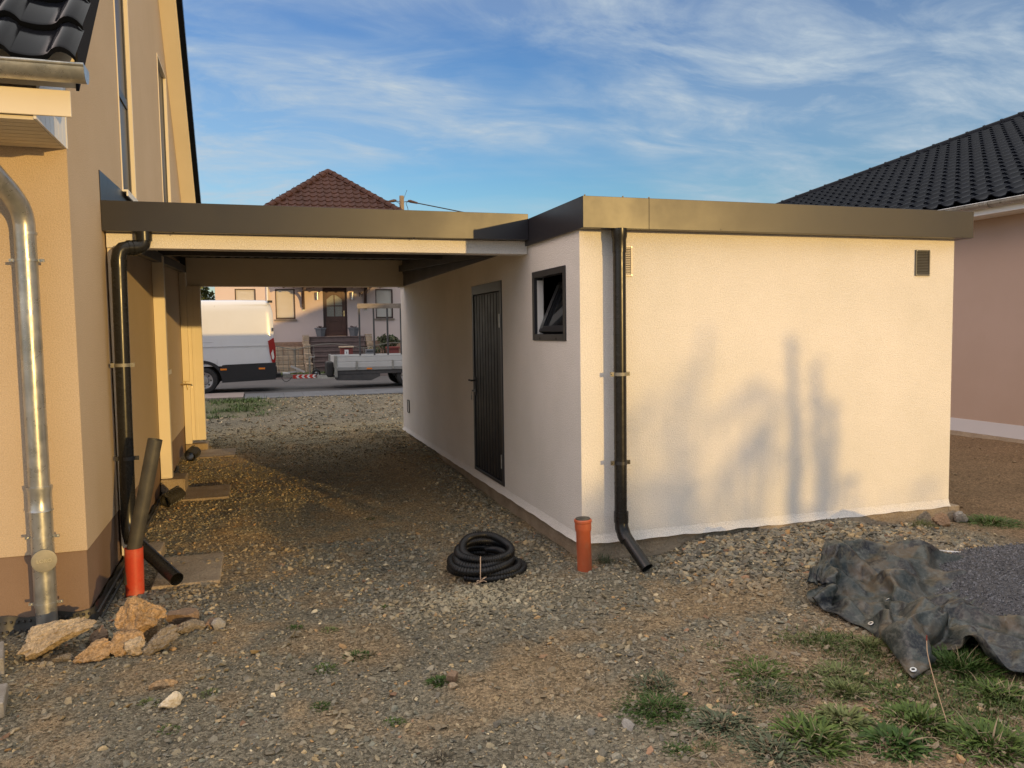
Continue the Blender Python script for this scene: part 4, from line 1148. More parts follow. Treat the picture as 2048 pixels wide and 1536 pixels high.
for k in range(18):
    y = -3 + k*1.05; b_ = MB(); vs = []
    for yy in (y - 0.02, y + 0.02):
        for j in range(n + 1):
            a = PI + PI*j/n; vs.append((NE - 0.03 + math.cos(a)*0.083, yy, 3.415 + math.sin(a)*0.083))
    b_.add(vs, [(i, i + 1, n + 1 + i + 1, n + 1 + i) for i in range(n)])
    b_.build('gutter_bracket', M['zinc'], gn)

# ------------------------------------------------------------------ the pale house across the street
FYh = 29.0; HBx0, HBx1 = -3.92, 6.55
h19 = thing('street_house', 'pale pink house across the street with brown hipped roof, brown front door and lowered shutters', 'house', (1.3, FYh, 0.2))
mb = MB()
W1_ = rect(-3.16, -2.34, 2.27, 3.54); W2_ = rect(-1.57, -0.77, 2.27, 3.54); W3_ = rect(2.60, 3.36, 2.27, 3.54); W4_ = rect(4.6, 5.4, 2.27, 3.54)
DR = rect(0.37, 1.39, 1.53, 3.62)
wall_panel(mb, rect(HBx0, HBx1 - 0.6, 1.30, 5.1), [W1_, W2_, W3_, W4_, DR], lambda u, v, d: (u, FYh + d, v), 0.28, rim=False)
wall_panel(mb, rect(FYh, FYh + 10, 0.1, 5.1), [], lambda u, v, d: (HBx0 + d, u, v), 0.2, rim=False)
wall_panel(mb, rect(FYh, FYh + 10, 0.1, 5.1), [], lambda u, v, d: (HBx1 - 0.6 - d, u, v), 0.2, rim=False)
mb.build('wall', M['stucco_far'], h19)
mb = MB()
for r_ in range(9):
    z0_ = 0.1 + r_*0.135; x = HBx0 + (0.17 if r_ % 2 else 0.0)
    if r_ % 2: mb.box(HBx0, x - 0.012, FYh - 0.015, FYh + 0.2, z0_ + 0.012, z0_ + 0.134)
    while x < HBx1 - 0.6:
        mb.box(x, min(x + 0.33, HBx1 - 0.6), FYh - 0.012 - random.random()*0.008, FYh + 0.2, z0_ + 0.012, z0_ + 0.134); x += 0.342
mb.box(HBx0, HBx1 - 0.6, FYh - 0.003, FYh + 0.2, 0.0, 1.31)
mb.build('brick_base', M['brick'], h19)
for r_ in (W1_, W2_, W3_, W4_):
    u0, u1, v0, v1 = r_[0][0], r_[1][0], r_[0][1], r_[2][1]
    w = MB()
    for (a0, a1, b0, b1) in ((u0, u0 + 0.045, v0, v1), (u1 - 0.055, u1, v0, v1), (u0 + 0.045, u1 - 0.055, v0, v0 + 0.07), (u0 + 0.045, u1 - 0.055, v1 - 0.03, v1)): w.box(a0, a1, FYh + 0.02, FYh + 0.2, b0, b1)
    wo = w.build('window', M['brown_dark'], h19)
    s_ = MB(); nsl = 24
    for k in range(nsl):
        za = v0 + 0.075 + (v1 - v0 - 0.11)*k/nsl; zb = v0 + 0.075 + (v1 - v0 - 0.11)*(k + 1)/nsl
        s_.prism([(u0 + 0.046, FYh + 0.085, za), (u0 + 0.046, FYh + 0.068, za + 0.006), (u0 + 0.046, FYh + 0.06, (za + zb)/2), (u0 + 0.046, FYh + 0.068, zb - 0.008), (u0 + 0.046, FYh + 0.085, zb)], (u1 - u0 - 0.102, 0, 0))
    s_.build('roller_shutter', M['blind'], wo)
    MB().box(u0 - 0.06, u1 + 0.05, FYh - 0.07, FYh + 0.1, v0 - 0.06, v0 - 0.004).build('sill', M['wood_old'], wo)
# front door
d_ = MB(); yD = FYh + 0.16
for (a0, a1, b0, b1) in ((0.372, 0.49, 1.53, 3.618), (1.325, 1.388, 1.53, 3.618), (0.49, 1.325, 3.50, 3.618)): d_.box(a0, a1, yD - 0.02, yD + 0.1, b0, b1)
do_ = d_.build('front_door', M['brown_dark'], h19)
lf = MB()
def dbox(a0, a1, b0, b1, y0_=0.0, y1_=0.06): lf.box(a0, a1, yD + y0_, yD + y1_, b0, b1)
gx0, gx1, gz0, gz1 = 0.54, 1.19, 2.38, 3.30
dbox(0.492, gx0, 1.54, 3.498); dbox(gx1, 1.323, 1.54, 3.498); dbox(gx0, gx1, 1.54, gz0)
arch = [(gx0 + (gx1 - gx0)*k/12, yD, gz1 - 0.20 + 0.20*math.sin(PI*k/12)) for k in range(13)]
lf.prism(arch + [(gx1, yD, 3.498), (gx0, yD, 3.498)], (0, 0.06, 0))
for zz in (2.83,): dbox(gx0, gx1, zz - 0.02, zz + 0.02, 0.005, 0.05)
dbox((gx0 + gx1)/2 - 0.02, (gx0 + gx1)/2 + 0.02, gz0, gz1, 0.004, 0.05)
for (a0, a1, b0, b1) in ((0.60, 1.14, 1.76, 1.79), (0.60, 1.14, 2.17, 2.20), (0.60, 0.63, 1.79, 2.17), (1.11, 1.14, 1.79, 2.17)): lf.box(a0, a1, yD - 0.014, yD, b0, b1)
lf.build('door_leaf', M['door_brown'], do_, bevel=0.004)
MB().box(gx0, gx1, yD + 0.03, yD + 0.04, gz0, gz1).build('door_glass', M['obscure'], do_)
MB().box(1.235, 1.285, yD - 0.012, yD, 2.38, 2.62).tube([(1.26, yD - 0.01, 2.52), (1.26, yD - 0.07, 2.52), (1.16, yD - 0.07, 2.52)], 0.014, 8).build('handle', M['brass'], do_)
for xx in (0.14, 1.605):
    l_ = MB(); l_.tube([(xx, FYh - 0.085, 3.08), (xx, FYh - 0.085, 3.36)], 0.075, 16); l_.box(xx - 0.05, xx + 0.05, FYh - 0.06, FYh, 3.12, 3.34)
    lo_ = l_.build('wall_lamp', M['rim'], h19, smooth=True)
    MB().tube([(xx, FYh - 0.085, 3.365), (xx, FYh - 0.085, 3.39)], 0.082, 16).build('lamp_cap', M['steel'], lo_)
nm = MB()
zb, zt_ = 3.22, 3.40; yN = FYh - 0.012
nm.bar((1.88, yN, zt_ - 0.03), (1.925, yN, zt_), 0.012, 0.026, (0, 1, 0)); nm.bar((1.925, yN, zt_), (1.915, yN, zb), 0.024, 0.026, (0, 1, 0))
nine = [(2.0 + 0.042*math.cos(a), yN, zt_ - 0.052 + 0.05*math.sin(a)) for a in np.linspace(0, 2*PI, 15)] 
nm.tube(nine, 0.012, 6); nm.tube([(2.042, yN, zt_ - 0.06), (2.035, yN, zb + 0.05), (2.005, yN, zb)], 0.012, 6)
nm.build('house_number', M['brown_dark'], h19)
# canopy: tiled lean-to on carved brackets
cn = MB()
cn.prism([(-1.35, FYh - 1.15, 3.62), (-1.35, FYh, 4.22), (-1.35, FYh, 4.34), (-1.35, FYh - 1.15, 3.74)], (4.2, 0, 0))
co = cn.build('porch_roof', M['tile_red'], h19)
rf = MB()
rf.box(-1.3, 2.8, FYh - 1.12, FYh - 1.02, 3.55, 3.66)
for k in range(11):
    x = -1.25 + k*0.39
    rf.bar((x, FYh - 1.18, 3.56), (x, FYh, 4.16), 0.08, 0.10)
rf.build_each('rafter', M['brown_dark'], co)
for xx, mt in ((-0.43, 'brown_dark'), (2.17, 'brown_dark')):
    b_ = MB()
    b_.box(xx - 0.05, xx + 0.05, FYh - 0.10, FYh, 2.68, 3.75)
    b_.box(xx - 0.05, xx + 0.05, FYh - 1.1, FYh - 0.10, 3.46, 3.56)
    pts = [(xx - 0.04, FYh - 0.10 - 0.85*(1 - math.cos(t*PI/16)), 2.78 + 0.70*math.sin(t*PI/16)) for t in range(9)]
    for p, q_ in zip(pts[:-1], pts[1:]): b_.bar(p, q_, 0.08, 0.10)
    b_.build('bracket', M[mt], h19)
    w_ = MB(); w_.box(xx - 0.06, xx + 0.06, FYh - 0.02, FYh - 0.002, 2.62, 2.68); w_.build('bracket_plate', M['steel'], h19)
MB().tube([(-1.88, FYh - 0.07, 0.2), (-1.88, FYh - 0.07, 5.4)], 0.05, 12).build('rainwater_pipe', M['white'], h19, smooth=True)
# stairs with stone cheeks
st = MB(); nst = 7; tp = 1.53; rise = (tp - 0.18)/nst
for k in range(nst):
    y0_ = 28.0 - k*0.28
    ztop = tp - k*rise
    st.box(-0.27, 1.95, y0_, (FYh - 0.02) if k == 0 else 28.0 - (k - 1)*0.28 - 0.002, 0.0, ztop - 0.045)
    st.box(-0.31 if k == 0 else -0.275, 1.99 if k == 0 else 1.955, y0_ - 0.03, (FYh - 0.015) if k == 0 else 28.0 - (k - 1)*0.28 - 0.003, ztop - 0.044, ztop)
st.build('stairs', M['step'], h19, bevel=0.006)
ck = MB()
def stone_stack(x0_, x1_, y0_, y1_, z0_, z1_, h):
    z = z0_
    while z < z1_ - 0.02:
        hh = min(h*random.uniform(0.85, 1.1), z1_ - z); j = random.uniform(-.012, .012)
        ck.box(x0_ + j, x1_ + j, y0_ - random.uniform(0, .02), y1_, z, z + hh - 0.014); z += hh
for k in range(4):
    y1_ = 28.3 - k*0.55; zt_ = 1.62 - k*0.37
    for (a, b) in ((-0.56, -0.315), (1.995, 2.24)): stone_stack(a, b, y1_ - 0.52, y1_, 0.05, zt_, 0.2)
ck.build('stair_cheek', M['sandstone'], h19, bevel=0.015)
# hipped roof
EZ, AZ = 5.42, 9.42; ex0, ex1, ey0, ey1 = HBx0 - 0.15, HBx1 - 0.12, FYh - 0.5, FYh + 11
axx = (ex0 + ex1)/2; run = axx - ex0; ayy = ey0 + run; pit = (AZ - EZ)/run
mb = MB()
mb.add([(ex0, ey0, EZ - .05), (ex1, ey0, EZ - .05), (ex1, ey1, EZ - .05), (ex0, ey1, EZ - .05), (axx, ayy, AZ - .06), (axx, max(ayy, ey1 - run), AZ - .06)], [(0, 1, 4), (1, 2, 5, 4), (2, 3, 5), (3, 0, 4, 5)])
rb = mb.build('roof', M['tile_red'], h19)
sl2 = math.sqrt(1 + pit*pit)
def keep_h(u, s):
    h = s/sl2
    return h - 0.12 < u < (ex1 - ex0) - h + 0.12
tile_slope('roof_tiles', M['tile_red'], (ex0, ey0, EZ), (1, 0, 0), (0, 1, pit), ex1 - ex0, run*sl2, tw=0.33, course=0.40, amp=0.06, step=0.035, res=5, parent=h19, keepf=keep_h)
mb = MB(); half_round_ridge(mb, (ex0, ey0, EZ - .02), (axx, ayy, AZ - .02), 0.19, 22, 0.0); half_round_ridge(mb, (ex1, ey0, EZ - .02), (axx, ayy, AZ - .02), 0.19, 22, 0.0)
mb.build('hip_tiles', M['tile_red'], h19, smooth=True)

def planter(label, x, y, z):
    t = MB(); n = 6
    def ring(r, zz): return [(x + r*math.cos(2*PI*k/n + PI/6), y + r*math.sin(2*PI*k/n + PI/6), zz) for k in range(n)]
    rings = [ring(0.17, z), ring(0.235, z + 0.30), ring(0.27, z + 0.305), ring(0.27, z + 0.36), ring(0.235, z + 0.36), ring(0.22, z + 0.30)]
    vs = [p for r_ in rings for p in r_]
    t.add(vs, [(i*n + j, i*n + (j + 1) % n, (i + 1)*n + (j + 1) % n, (i + 1)*n + j) for i in range(5) for j in range(n)] + [tuple(range(n))[::-1], tuple(range(5*n, 6*n))])
    root = thing('planter', label, 'planter', (x, y, z), 'grey planters at the front door')
    t.build('pot', M['planter_grey'], root)
    lv = MB()
    for k in range(26):
        a = random.uniform(0, 2*PI); r = random.uniform(0, .12); h = random.uniform(.03, .12)
        p = Vector((x + r*math.cos(a), y + r*math.sin(a), z + 0.32)); q = p + Vector((0.05*math.cos(a), 0.05*math.sin(a), h))
        lv.bar(p, q, 0.03, 0.012)
    lv.build('dried_plant', M['brown_dark'], root)
planter('grey hexagonal planter left of the brown front door', 0.19, 28.45, 1.53)
planter('grey hexagonal planter right of the brown front door', 1.57, 28.45, 1.53)

# front garden: terraced stone bed, arched wire fence, letter boxes
tb = MB()
for (y, z0_, z1_) in ((26.6, 0.05, 0.42), (27.3, 0.05, 0.78), (28.0, 0.05, 1.12)):
    x = -3.9
    while x < -0.6:
        w = random.uniform(.35, .6); zz = z0_
        while zz < z1_ - 0.05:
            tb.box(x, min(x + w - 0.02, -0.6), y - random.uniform(0, .03), y + 0.25, zz, min(zz + 0.17, z1_)); zz += 0.185
        x += w
tag(tb.build('garden_wall', M['sandstone'], None, bevel=0.015), 'stepped sandstone garden terrace left of the front stairs', 'garden wall')
fe = thing('wire_fence', 'low wire fence with arched top rails in front of the stone terrace', 'fence', (-1, 25.5, 0.15))
def fence_z(x):
    f = ((x + 3.6) % 2.6)/2.6
    return 1.05 + 0.2*math.sin(PI*f)
mb = MB(); mb.tube([(x, 25.5, fence_z(x)) for x in np.arange(-6, 6.01, 0.1)], 0.018, 6)
mb.build('top_rail', M['wire'], fe)
mb = MB()
for x in np.arange(-6, -0.25, 0.19): mb.tube([(x, 25.5, 0.1), (x, 25.5, fence_z(x))], 0.008, 4)
for z in (0.35, 0.6, 0.85): mb.tube([(-6, 25.503, z), (-0.25, 25.503, z)], 0.006, 4)
mb.build('wire_mesh', M['wire'], fe)
mb = MB()
for x in (-3.6, -1.0, 1.6, 4.2): mb.tube([(x, 25.52, 0), (x, 25.52, 1.1)], 0.028, 8)
mb.build('fence_post', M['wire'], fe)
mbx = thing('letter_box', 'dark red letter box with white label in front of the stairs', 'letter box', (0.9, 25.3, 0.78))
b_ = MB(); b_.box(0.67, 1.14, 25.15, 25.42, 0.76, 1.10); b_.build('box', M['box_red'], mbx, bevel=0.01)
b_ = MB(); b_.prism([(0.63, 25.10, 1.10), (0.63, 25.45, 1.10), (0.63, 25.45, 1.15), (0.63, 25.10, 1.13)], (0.55, 0, 0)); b_.build('lid', M['sandstone'], mbx)
b_ = MB(); b_.box(0.82, 0.97, 25.138, 25.15, 0.83, 1.02); lb = b_.build('label_plate', M['plastic_white'], mbx, bevel=0.004)
MB().box(0.87, 0.92, 25.134, 25.138, 0.87, 0.95).build('label_mark', M['seam'], lb)
b_ = MB(); b_.box(0.86, 0.95, 25.25, 25.34, 0.1, 0.76); b_.build('pole', M['dark_steel'], mbx)
gb = thing('letter_box', 'small grey letter box right of the dark red letter box', 'letter box', (1.8, 25.3, 0.78))
MB().box(1.63, 1.95, 25.18, 25.40, 0.74, 1.02).build('box', M['planter_grey'], gb, bevel=0.02)
MB().box(1.75, 1.83, 25.25, 25.33, 0.1, 0.74).build('pole', M['dark_steel'], gb)
MB().box(1.67, 1.91, 25.172, 25.18, 0.93, 0.96).build('slot', M['black'], gb)
rp = thing('planter_box', 'square dark red planter box below the shrub behind the trailer', 'planter', (2.7, 25.4, 0.4))
t = MB(); t.prism([(2.50, 25.2, 0.30), (2.92, 25.2, 0.30), (2.92, 25.6, 0.30), (2.50, 25.6, 0.30)], (0, 0, 0.72)); t.build('pot', M['box_red'], rp, bevel=0.01)
t = MB(); t.box(2.46, 2.96, 25.16, 25.64, 1.02, 1.10); t.build('rim', M['box_red'], rp, bevel=0.01)
t = MB(); t.box(2.45, 2.97, 25.15, 25.65, 0.0, 0.30); t.build('base', M['sandstone'], rp)

# ------------------------------------------------------------------ white panel van
van = thing('panel_van', 'white high roof panel van with black lower cladding towing a trailer', 'van', (-4.9, 19, 0.02))
VY0, VY1 = 18.0, 20.02
def van_section(x, ztop, zbot, half, taper):
    """rounded cross section in the YZ plane"""
    yc_ = (VY0 + VY1)/2; P = []
    prof = [(1.0, zbot), (1.0, zbot + 0.12), (1.0, 1.05), (1.0 - taper*0.25, 1.7), (1.0 - taper*0.7, ztop - 0.35), (1.0 - taper, ztop - 0.16), (0.93 - taper, ztop - 0.05), (0.80 - taper, ztop - 0.005), (0.45, ztop + 0.015)]
    R_ = [(x, yc_ - half*a, z) for a, z in prof]; L_ = [(x, yc_ + half*a, z) for a, z in reversed(prof)]
    return R_ + L_
def loft(mb, secs, close=True):
    n = len(secs[0])
    vs = [p for s_ in secs for p in s_]
    mb.add(vs, [(i*n + j, i*n + (j + 1) % n, (i + 1)*n + (j + 1) % n, (i + 1)*n + j) for i in range(len(secs) - 1) for j in range(n)])
    mb.add(secs[0], [tuple(range(n))]); mb.add(secs[-1], [tuple(range(n))[::-1]])
secs = []
for x, zt_, half in ((-1.895, 2.05, 0.94), (-1.90, 2.3, 0.955), (-1.96, 2.52, 0.975), (-2.02, 2.60, 0.99), (-2.12, 2.63, 1.0), (-3.0, 2.64, 1.005), (-4.4, 2.63, 1.005), (-5.6, 2.60, 1.005), (-6.2, 2.50, 1.0), (-6.7, 2.1, 0.99), (-7.1, 1.6, 0.97), (-7.35, 1.25, 0.95), (-7.75, 1.05, 0.90), (-7.85, 0.95, 0.82)):
    secs.append(van_section(x, zt_, 0.78, half, 0.085))
mb = MB(); loft(mb, secs)
bo = mb.build('body', M['van_white'], van, smooth=True, auto=50)
# lower cladding, arches
cl = MB()
wx, wr = -3.80, 0.37
def clad(y_, yo):
    top = lambda x: 0.82 + 0.02*(x + 3.4)
    arc_ = [(wx + 0.48*math.cos(a), 0.36 + 0.50*math.sin(a)) for a in np.linspace(0.05, PI - 0.05, 15)]
    pts = [(-1.88, 0.36), (-1.87, 0.84), (-3.2, 0.81), (wx + 0.50, 0.80)] + [(wx + 0.56*math.cos(a), 0.36 + 0.58*math.sin(a)) for a in np.linspace(0.7, PI - 0.7, 12)] + [(wx - 0.5, 0.80), (-7.8, 0.80), (-7.82, 0.36), (wx - 0.48, 0.32)] + arc_[::-1] + [(wx + 0.48, 0.32)]
    flat = [Vector((x, z, 0)) for x, z in pts]
    tr_ = tessellate_polygon([flat]); n = len(pts)
    vs = [(x, y_, z) for x, z in pts] + [(x, yo, z) for x, z in pts]
    cl.add(vs, [tuple(t) for t in tr_] + [(i, (i + 1) % n, n + (i + 1) % n, n + i) for i in range(n)])
clad(VY0 - 0.012, VY0 + 0.3); clad(VY1 + 0.012, VY1 - 0.3)
cl.box(-1.93, -1.84, VY0 + 0.02, VY1 - 0.02, 0.40, 0.74)
cl.box(-7.8, -2.0, VY0 + 0.35, VY1 - 0.35, 0.34, 0.8)
cl.build('lower_cladding', M['van_clad'], van, bevel=0.01)
sm = MB()
for (a, b) in (((-1.99, VY0 + 0.030, 1.46), (-7.0, VY0 + 0.001, 1.42)), ((-2.02, VY0 + 0.002, 1.33), (-7.0, VY0 - 0.003, 1.30))): sm.bar(a, b, 0.006, 0.012)
sm.bar((-2.08, VY0 + 0.095, 2.2), (-6.3, VY0 + 0.080, 2.17), 0.010, 0.010)
sm.bar((-2.06, VY0 + 0.09, 2.20), (-2.02, VY0 + 0.045, 1.5), 0.010, 0.010)
sm.bar((-3.46, VY0 + 0.09, 2.48), (-3.44, VY0 + 0.0, 0.84), 0.006, 0.006)
sm.build('panel_seam', M['seam'], van)
gut = MB(); gut.bar((-2.06, VY0 + 0.11, 2.50), (-6.2, VY0 + 0.12, 2.45), 0.03, 0.018); gut.build('roof_gutter', M['van_white'], van)
MB().box(-2.03, -1.90, VY0 + 0.05, VY0 + 0.22, 2.56, 2.62).build('camera_housing', M['black'], van)
MB().box(-1.93, -1.90, VY0 - 0.01, VY0 + 0.06, 1.74, 1.84).build('door_hinge', M['van_clad'], van)
for yy, sgn in ((VY0, -1), (VY1, 1)):
    tl = MB()
    prof = [(-2.06, 1.46), (-1.90, 1.56), (-1.86, 1.30), (-1.855, 1.0), (-1.88, 0.82), (-1.96, 0.84), (-2.02, 1.1)]
    tl.prism([(x, yy + sgn*0.004, z) for x, z in prof], (0, -sgn*0.10, 0))
    to = tl.build('tail_light', M['red_lens'], van, bevel=0.008)
    MB().prism([(x, yy + sgn*0.012, z) for x, z in ((-1.98, 1.12), (-1.93, 1.22), (-1.90, 1.02), (-1.925, 0.93), (-1.965, 0.96))], (0, -sgn*0.02, 0)).build('lens', M['clear_lens'], to)
for xx in (-2.25, -3.28):
    MB().box(xx - 0.085, xx + 0.085, VY0 - 0.022, VY0 - 0.010, 0.66, 0.71).build('side_marker', M['amber'], van, bevel=0.006)
def wheel(root, x, y, z, r, w, side):
    t = MB(); s_ = side
    prof = [(r*0.62, 0), (r*0.70, -0.02), (r*0.93, -0.012), (r, 0.03), (r, w - 0.03), (r*0.93, w), (r*0.6, w)]
    n = 32; vs = []
    for rr, dy in prof:
        for k in range(n):
            a = 2*PI*k/n; vs.append((x + rr*math.cos(a), y - s_*dy, z + rr*math.sin(a)))
    t.add(vs, [(i*n + j, i*n + (j + 1) % n, (i + 1)*n + (j + 1) % n, (i + 1)*n + j) for i in range(len(prof) - 1) for j in range(n)])
    wo = t.build('wheel', M['tyre'], root, smooth=True)
    rm = MB(); vs = []
    for rr, dy in ((r*0.64, 0.0), (r*0.60, 0.03), (r*0.36, 0.05), (r*0.30, 0.02), (r*0.12, 0.01), (0.001, 0.01)):
        for k in range(n):
            a = 2*PI*k/n; vs.append((x + rr*math.cos(a), y - s_*dy, z + rr*math.sin(a)))
    rm.add(vs, [(i*n + j, i*n + (j + 1) % n, (i + 1)*n + (j + 1) % n, (i + 1)*n + j) for i in range(5) for j in range(n)])
    rm.build('rim', M['rim'], wo, smooth=True)
    hl = MB()
    for k in range(8):
        a = 2*PI*k/8; hl.tube([(x + r*0.47*math.cos(a), y - s_*0.034, z + r*0.47*math.sin(a)), (x + r*0.47*math.cos(a), y - s_*0.052, z + r*0.47*math.sin(a))], r*0.07, 8)
    hl.build_each('rim_hole', M['black'], wo)
for yy, s_ in ((VY0 + 0.02, -1), (VY1 - 0.02, 1)):
    wheel(van, wx, yy, 0.02 + wr, wr, 0.22, s_); wheel(van, -7.05, yy, 0.02 + wr, wr, 0.22, s_)
MB().box(-1.86, -1.72, VY0 + 0.3, VY1 - 0.3, 0.44, 0.52).build('step_bumper', M['van_clad'], van, bevel=0.01)
th_ = MB(); th_.box(-1.9, -1.66, 18.96, 19.06, 0.36, 0.42); th_.tube([(-1.66, 19.01, 0.40), (-1.64, 19.01, 0.47)], 0.025, 8); th_.build('tow_bar', M['dark_steel'], van)

# ------------------------------------------------------------------ flatbed trailer
tra = thing('flatbed_trailer', 'flatbed trailer with white dropsides, ladder rack and chevron marked drawbar', 'trailer', (1.8, 19, 0.02))
TX0, TX1, TY0, TY1 = -0.17, 4.9, 18.05, 19.95
mb = MB()
for k in range(2):
    z0_ = 0.635 + k*0.165
    mb.prism([(TX0 + 0.05, TY0, z0_), (TX0 + 0.05, TY0 - 0.012, z0_ + 0.01), (TX0 + 0.05, TY0 - 0.012, z0_ + 0.15), (TX0 + 0.05, TY0, z0_ + 0.162), (TX0 + 0.05, TY0 + 0.025, z0_ + 0.162), (TX0 + 0.05, TY0 + 0.025, z0_)], (TX1 - TX0 - 0.1, 0, 0))
mb.box(TX0 + 0.04, TX1 - 0.04, TY0 - 0.016, TY0 + 0.03, 0.9635, 0.985)
mb.box(TX0 + 0.05, TX1 - 0.05, TY1 - 0.025, TY1, 0.635, 0.98)
mb.box(TX0, TX0 + 0.025, TY0 + 0.03, TY1 - 0.03, 0.635, 0.98)
mb.build('dropside', M['alu'], tra, bevel=0.003)
mb = MB()
mb.box(TX0 - 0.03, TX1, TY0 - 0.01, TY1, 0.555, 0.632)
mb.build('bed', mat('worn_grey_rail', (0.30, 0.30, 0.29), 0.5, metal=0.3), tra, bevel=0.005)
mb = MB()
for xx in (0.43, 1.50, 2.6, 3.7): mb.box(xx - 0.03, xx + 0.03, TY0 - 0.04, TY0 - 0.0165, 0.575, 0.84)
mb.build_each('latch', M['steel'], tra, bevel=0.006)
mb = MB(); mb.box(TX0 - 0.05, TX0 + 0.035, TY0 - 0.03, TY0 + 0.04, 0.36, 1.0); mb.box(TX0 - 0.05, TX0 + 0.035, TY1 - 0.04, TY1 + 0.03, 0.36, 1.0)
mb.build_each('corner_stake', M['steel'], tra, bevel=0.004)
mb = MB()
mb.box(TX0, TX1, TY0 + 0.02, TY0 + 0.08, 0.44, 0.554); mb.box(TX0, TX1, TY1 - 0.08, TY1 - 0.02, 0.44, 0.554)
mb.prism([(TX0 + 0.02, TY0 + 0.03, 0.44), (1.12, TY0 + 0.03, 0.44), (1.12, TY0 + 0.03, 0.36), (0.85, TY0 + 0.03, 0.24), (TX0 + 0.02, TY0 + 0.03, 0.27)], (0, 0.5, 0))
mb.build('chassis', M['dark_steel'], tra, bevel=0.006)
mb = MB(); mb.box(-0.42, -0.22, TY0 + 0.2, TY0 + 0.85, 0.36, 0.82); mb.build('tool_box', M['black'], tra, bevel=0.05, segs=3)
MB().box(0.72, 0.88, TY0 - 0.022, TY0 - 0.0105, 0.57, 0.615).build('side_marker', M['amber'], tra, bevel=0.01)
for xx in (1.95, 2.72):
    for yy, s_ in ((TY0 + 0.06, -1), (TY1 - 0.06, 1)): wheel(tra, xx, yy, 0.02 + 0.33, 0.33, 0.2, s_)
# drawbar with chevron board, coupling lever, jockey wheel
mb = MB()
mb.bar((TX0, TY0 + 0.35, 0.36), (-1.2, 18.95, 0.37), 0.08, 0.10); mb.bar((TX0, TY1 - 0.35, 0.36), (-1.2, 19.05, 0.37), 0.08, 0.10)
mb.bar((-0.2, 19.0, 0.38), (-1.64, 19.0, 0.40), 0.09, 0.09)
mb.build('drawbar', M['steel'], tra)
mb = MB(); mb.tube([(-1.66, 19.0, 0.47), (-1.45, 19.0, 0.46)], 0.05, 10); mb.bar((-1.5, 18.99, 0.50), (-1.12, 18.97, 0.54), 0.04, 0.05); mb.bar((-1.02, 18.95, 0.50), (-1.42, 18.95, 0.70), 0.04, 0.06)
mb.build('coupling_lever', M['clear_lens'], tra)
cv = MB(); cv.box(-1.38, -0.74, 18.585, 18.60, 0.335, 0.445)
cvo = cv.build('chevron_board', M['chevron_red'], tra)
wv_ = MB()
for k in range(4):
    x = -1.30 + k*0.155
    for (a, b) in (((x, 0.39), (x + 0.055, 0.442)), ((x, 0.39), (x + 0.055, 0.338))):
        wv_.prism([(a[0], 18.582, a[1]), (a[0] + 0.065, 18.582, a[1]), (b[0] + 0.065, 18.582, b[1]), (b[0], 18.582, b[1])], (0, 0.003, 0))
wv_.build('chevron', M['plastic_white'], cvo)
jw = MB(); jw.tube([(-0.87, 18.93, 0.30), (-0.87, 18.93, 0.92)], 0.028, 10); jw.tube([(-0.87, 18.93, 0.92), (-0.87, 18.93, 0.95), (-0.72, 18.90, 0.95), (-0.72, 18.90, 1.0)], 0.012, 8)
jo = jw.build('jockey_stand', M['steel'], tra, smooth=True)
wheel(tra, -0.68, 18.92, 0.46, 0.13, 0.06, -1)
cab = MB(); cab.tube(smooth_path([(-1.72, 18.98, 0.43), (-1.66, 18.95, 0.28), (-1.58, 18.94, 0.22), (-1.48, 18.94, 0.26), (-1.40, 18.95, 0.36)]), 0.010, 6); cab.build('cable', M['black'], tra, smooth=True)
# ladder rack
rk = MB()
for xx in (0.58, 1.01, 1.42, 1.83, 2.25): rk.box(xx - 0.025, xx + 0.025, TY0 + 0.30, TY0 + 0.35, 0.64, 2.385)
rk.build_each('rack_post', M['dark_steel'], tra)
MB().box(0.52, 2.32, TY0 + 0.28, TY0 + 0.32, 2.386, 2.53).build('rack_board', M['wood_old'], tra, bevel=0.006)
rk = MB(); rk.box(2.9, 2.95, TY0 + 0.3, TY0 + 0.35, 0.64, 2.2); rk.build('rack_post', M['dark_steel'], tra)

# ------------------------------------------------------------------ overhead line
pole = thing('utility_pole', 'wooden utility pole with insulators and wires behind the carport roof', 'utility pole', (5.47, 38, 0))
mb = MB(); mb.tube([(5.47, 38, -0.2), (5.47, 38, 9.12)], [0.17, 0.125], 14); mb.build('pole', M['wood_pole'], pole, smooth=True)
ins = MB()
for s_ in (-1, 1):
    ins.tube([(5.47 + s_*0.12, 37.9, 8.78), (5.47 + s_*0.35, 37.88, 8.82)], 0.02, 6)
    ins.tube([(5.47 + s_*0.32, 37.88, 8.84), (5.47 + s_*0.45, 37.86, 8.82), (5.47 + s_*0.85, 37.84, 8.73)], [0.05, 0.085, 0.05], 10)
ins.build_each('insulator', M['brown_dark'], pole, smooth=True)
wr_ = MB()
wr_.tube([(6.3, 37.84, 8.73), (9.2, 37.6, 8.22), (13, 37.2, 7.75), (20, 36.5, 7.4), (30, 35.5, 7.9)], 0.03, 6)
wr_.tube([(4.65, 37.84, 8.73), (2.5, 37.3, 8.0), (1.2, 37.0, 7.6)], 0.03, 6)
wr_.tube(smooth_path([(4.9, 37.85, 8.8), (5.35, 37.8, 8.72), (5.36, 37.8, 8.2), (5.30, 37.8, 7.6)]), 0.015, 6)
wr_.tube(smooth_path([(6.0, 37.85, 8.8), (5.62, 37.8, 8.75), (5.8, 37.8, 8.4), (5.75, 37.8, 7.6)]), 0.015, 6)
wr_.tube([(5.6, 38, 9.0), (5.78, 38, 9.45)], 0.010, 5)
wr_.build_each('wire', M['black'], pole)
from mathutils import noise as mnoise

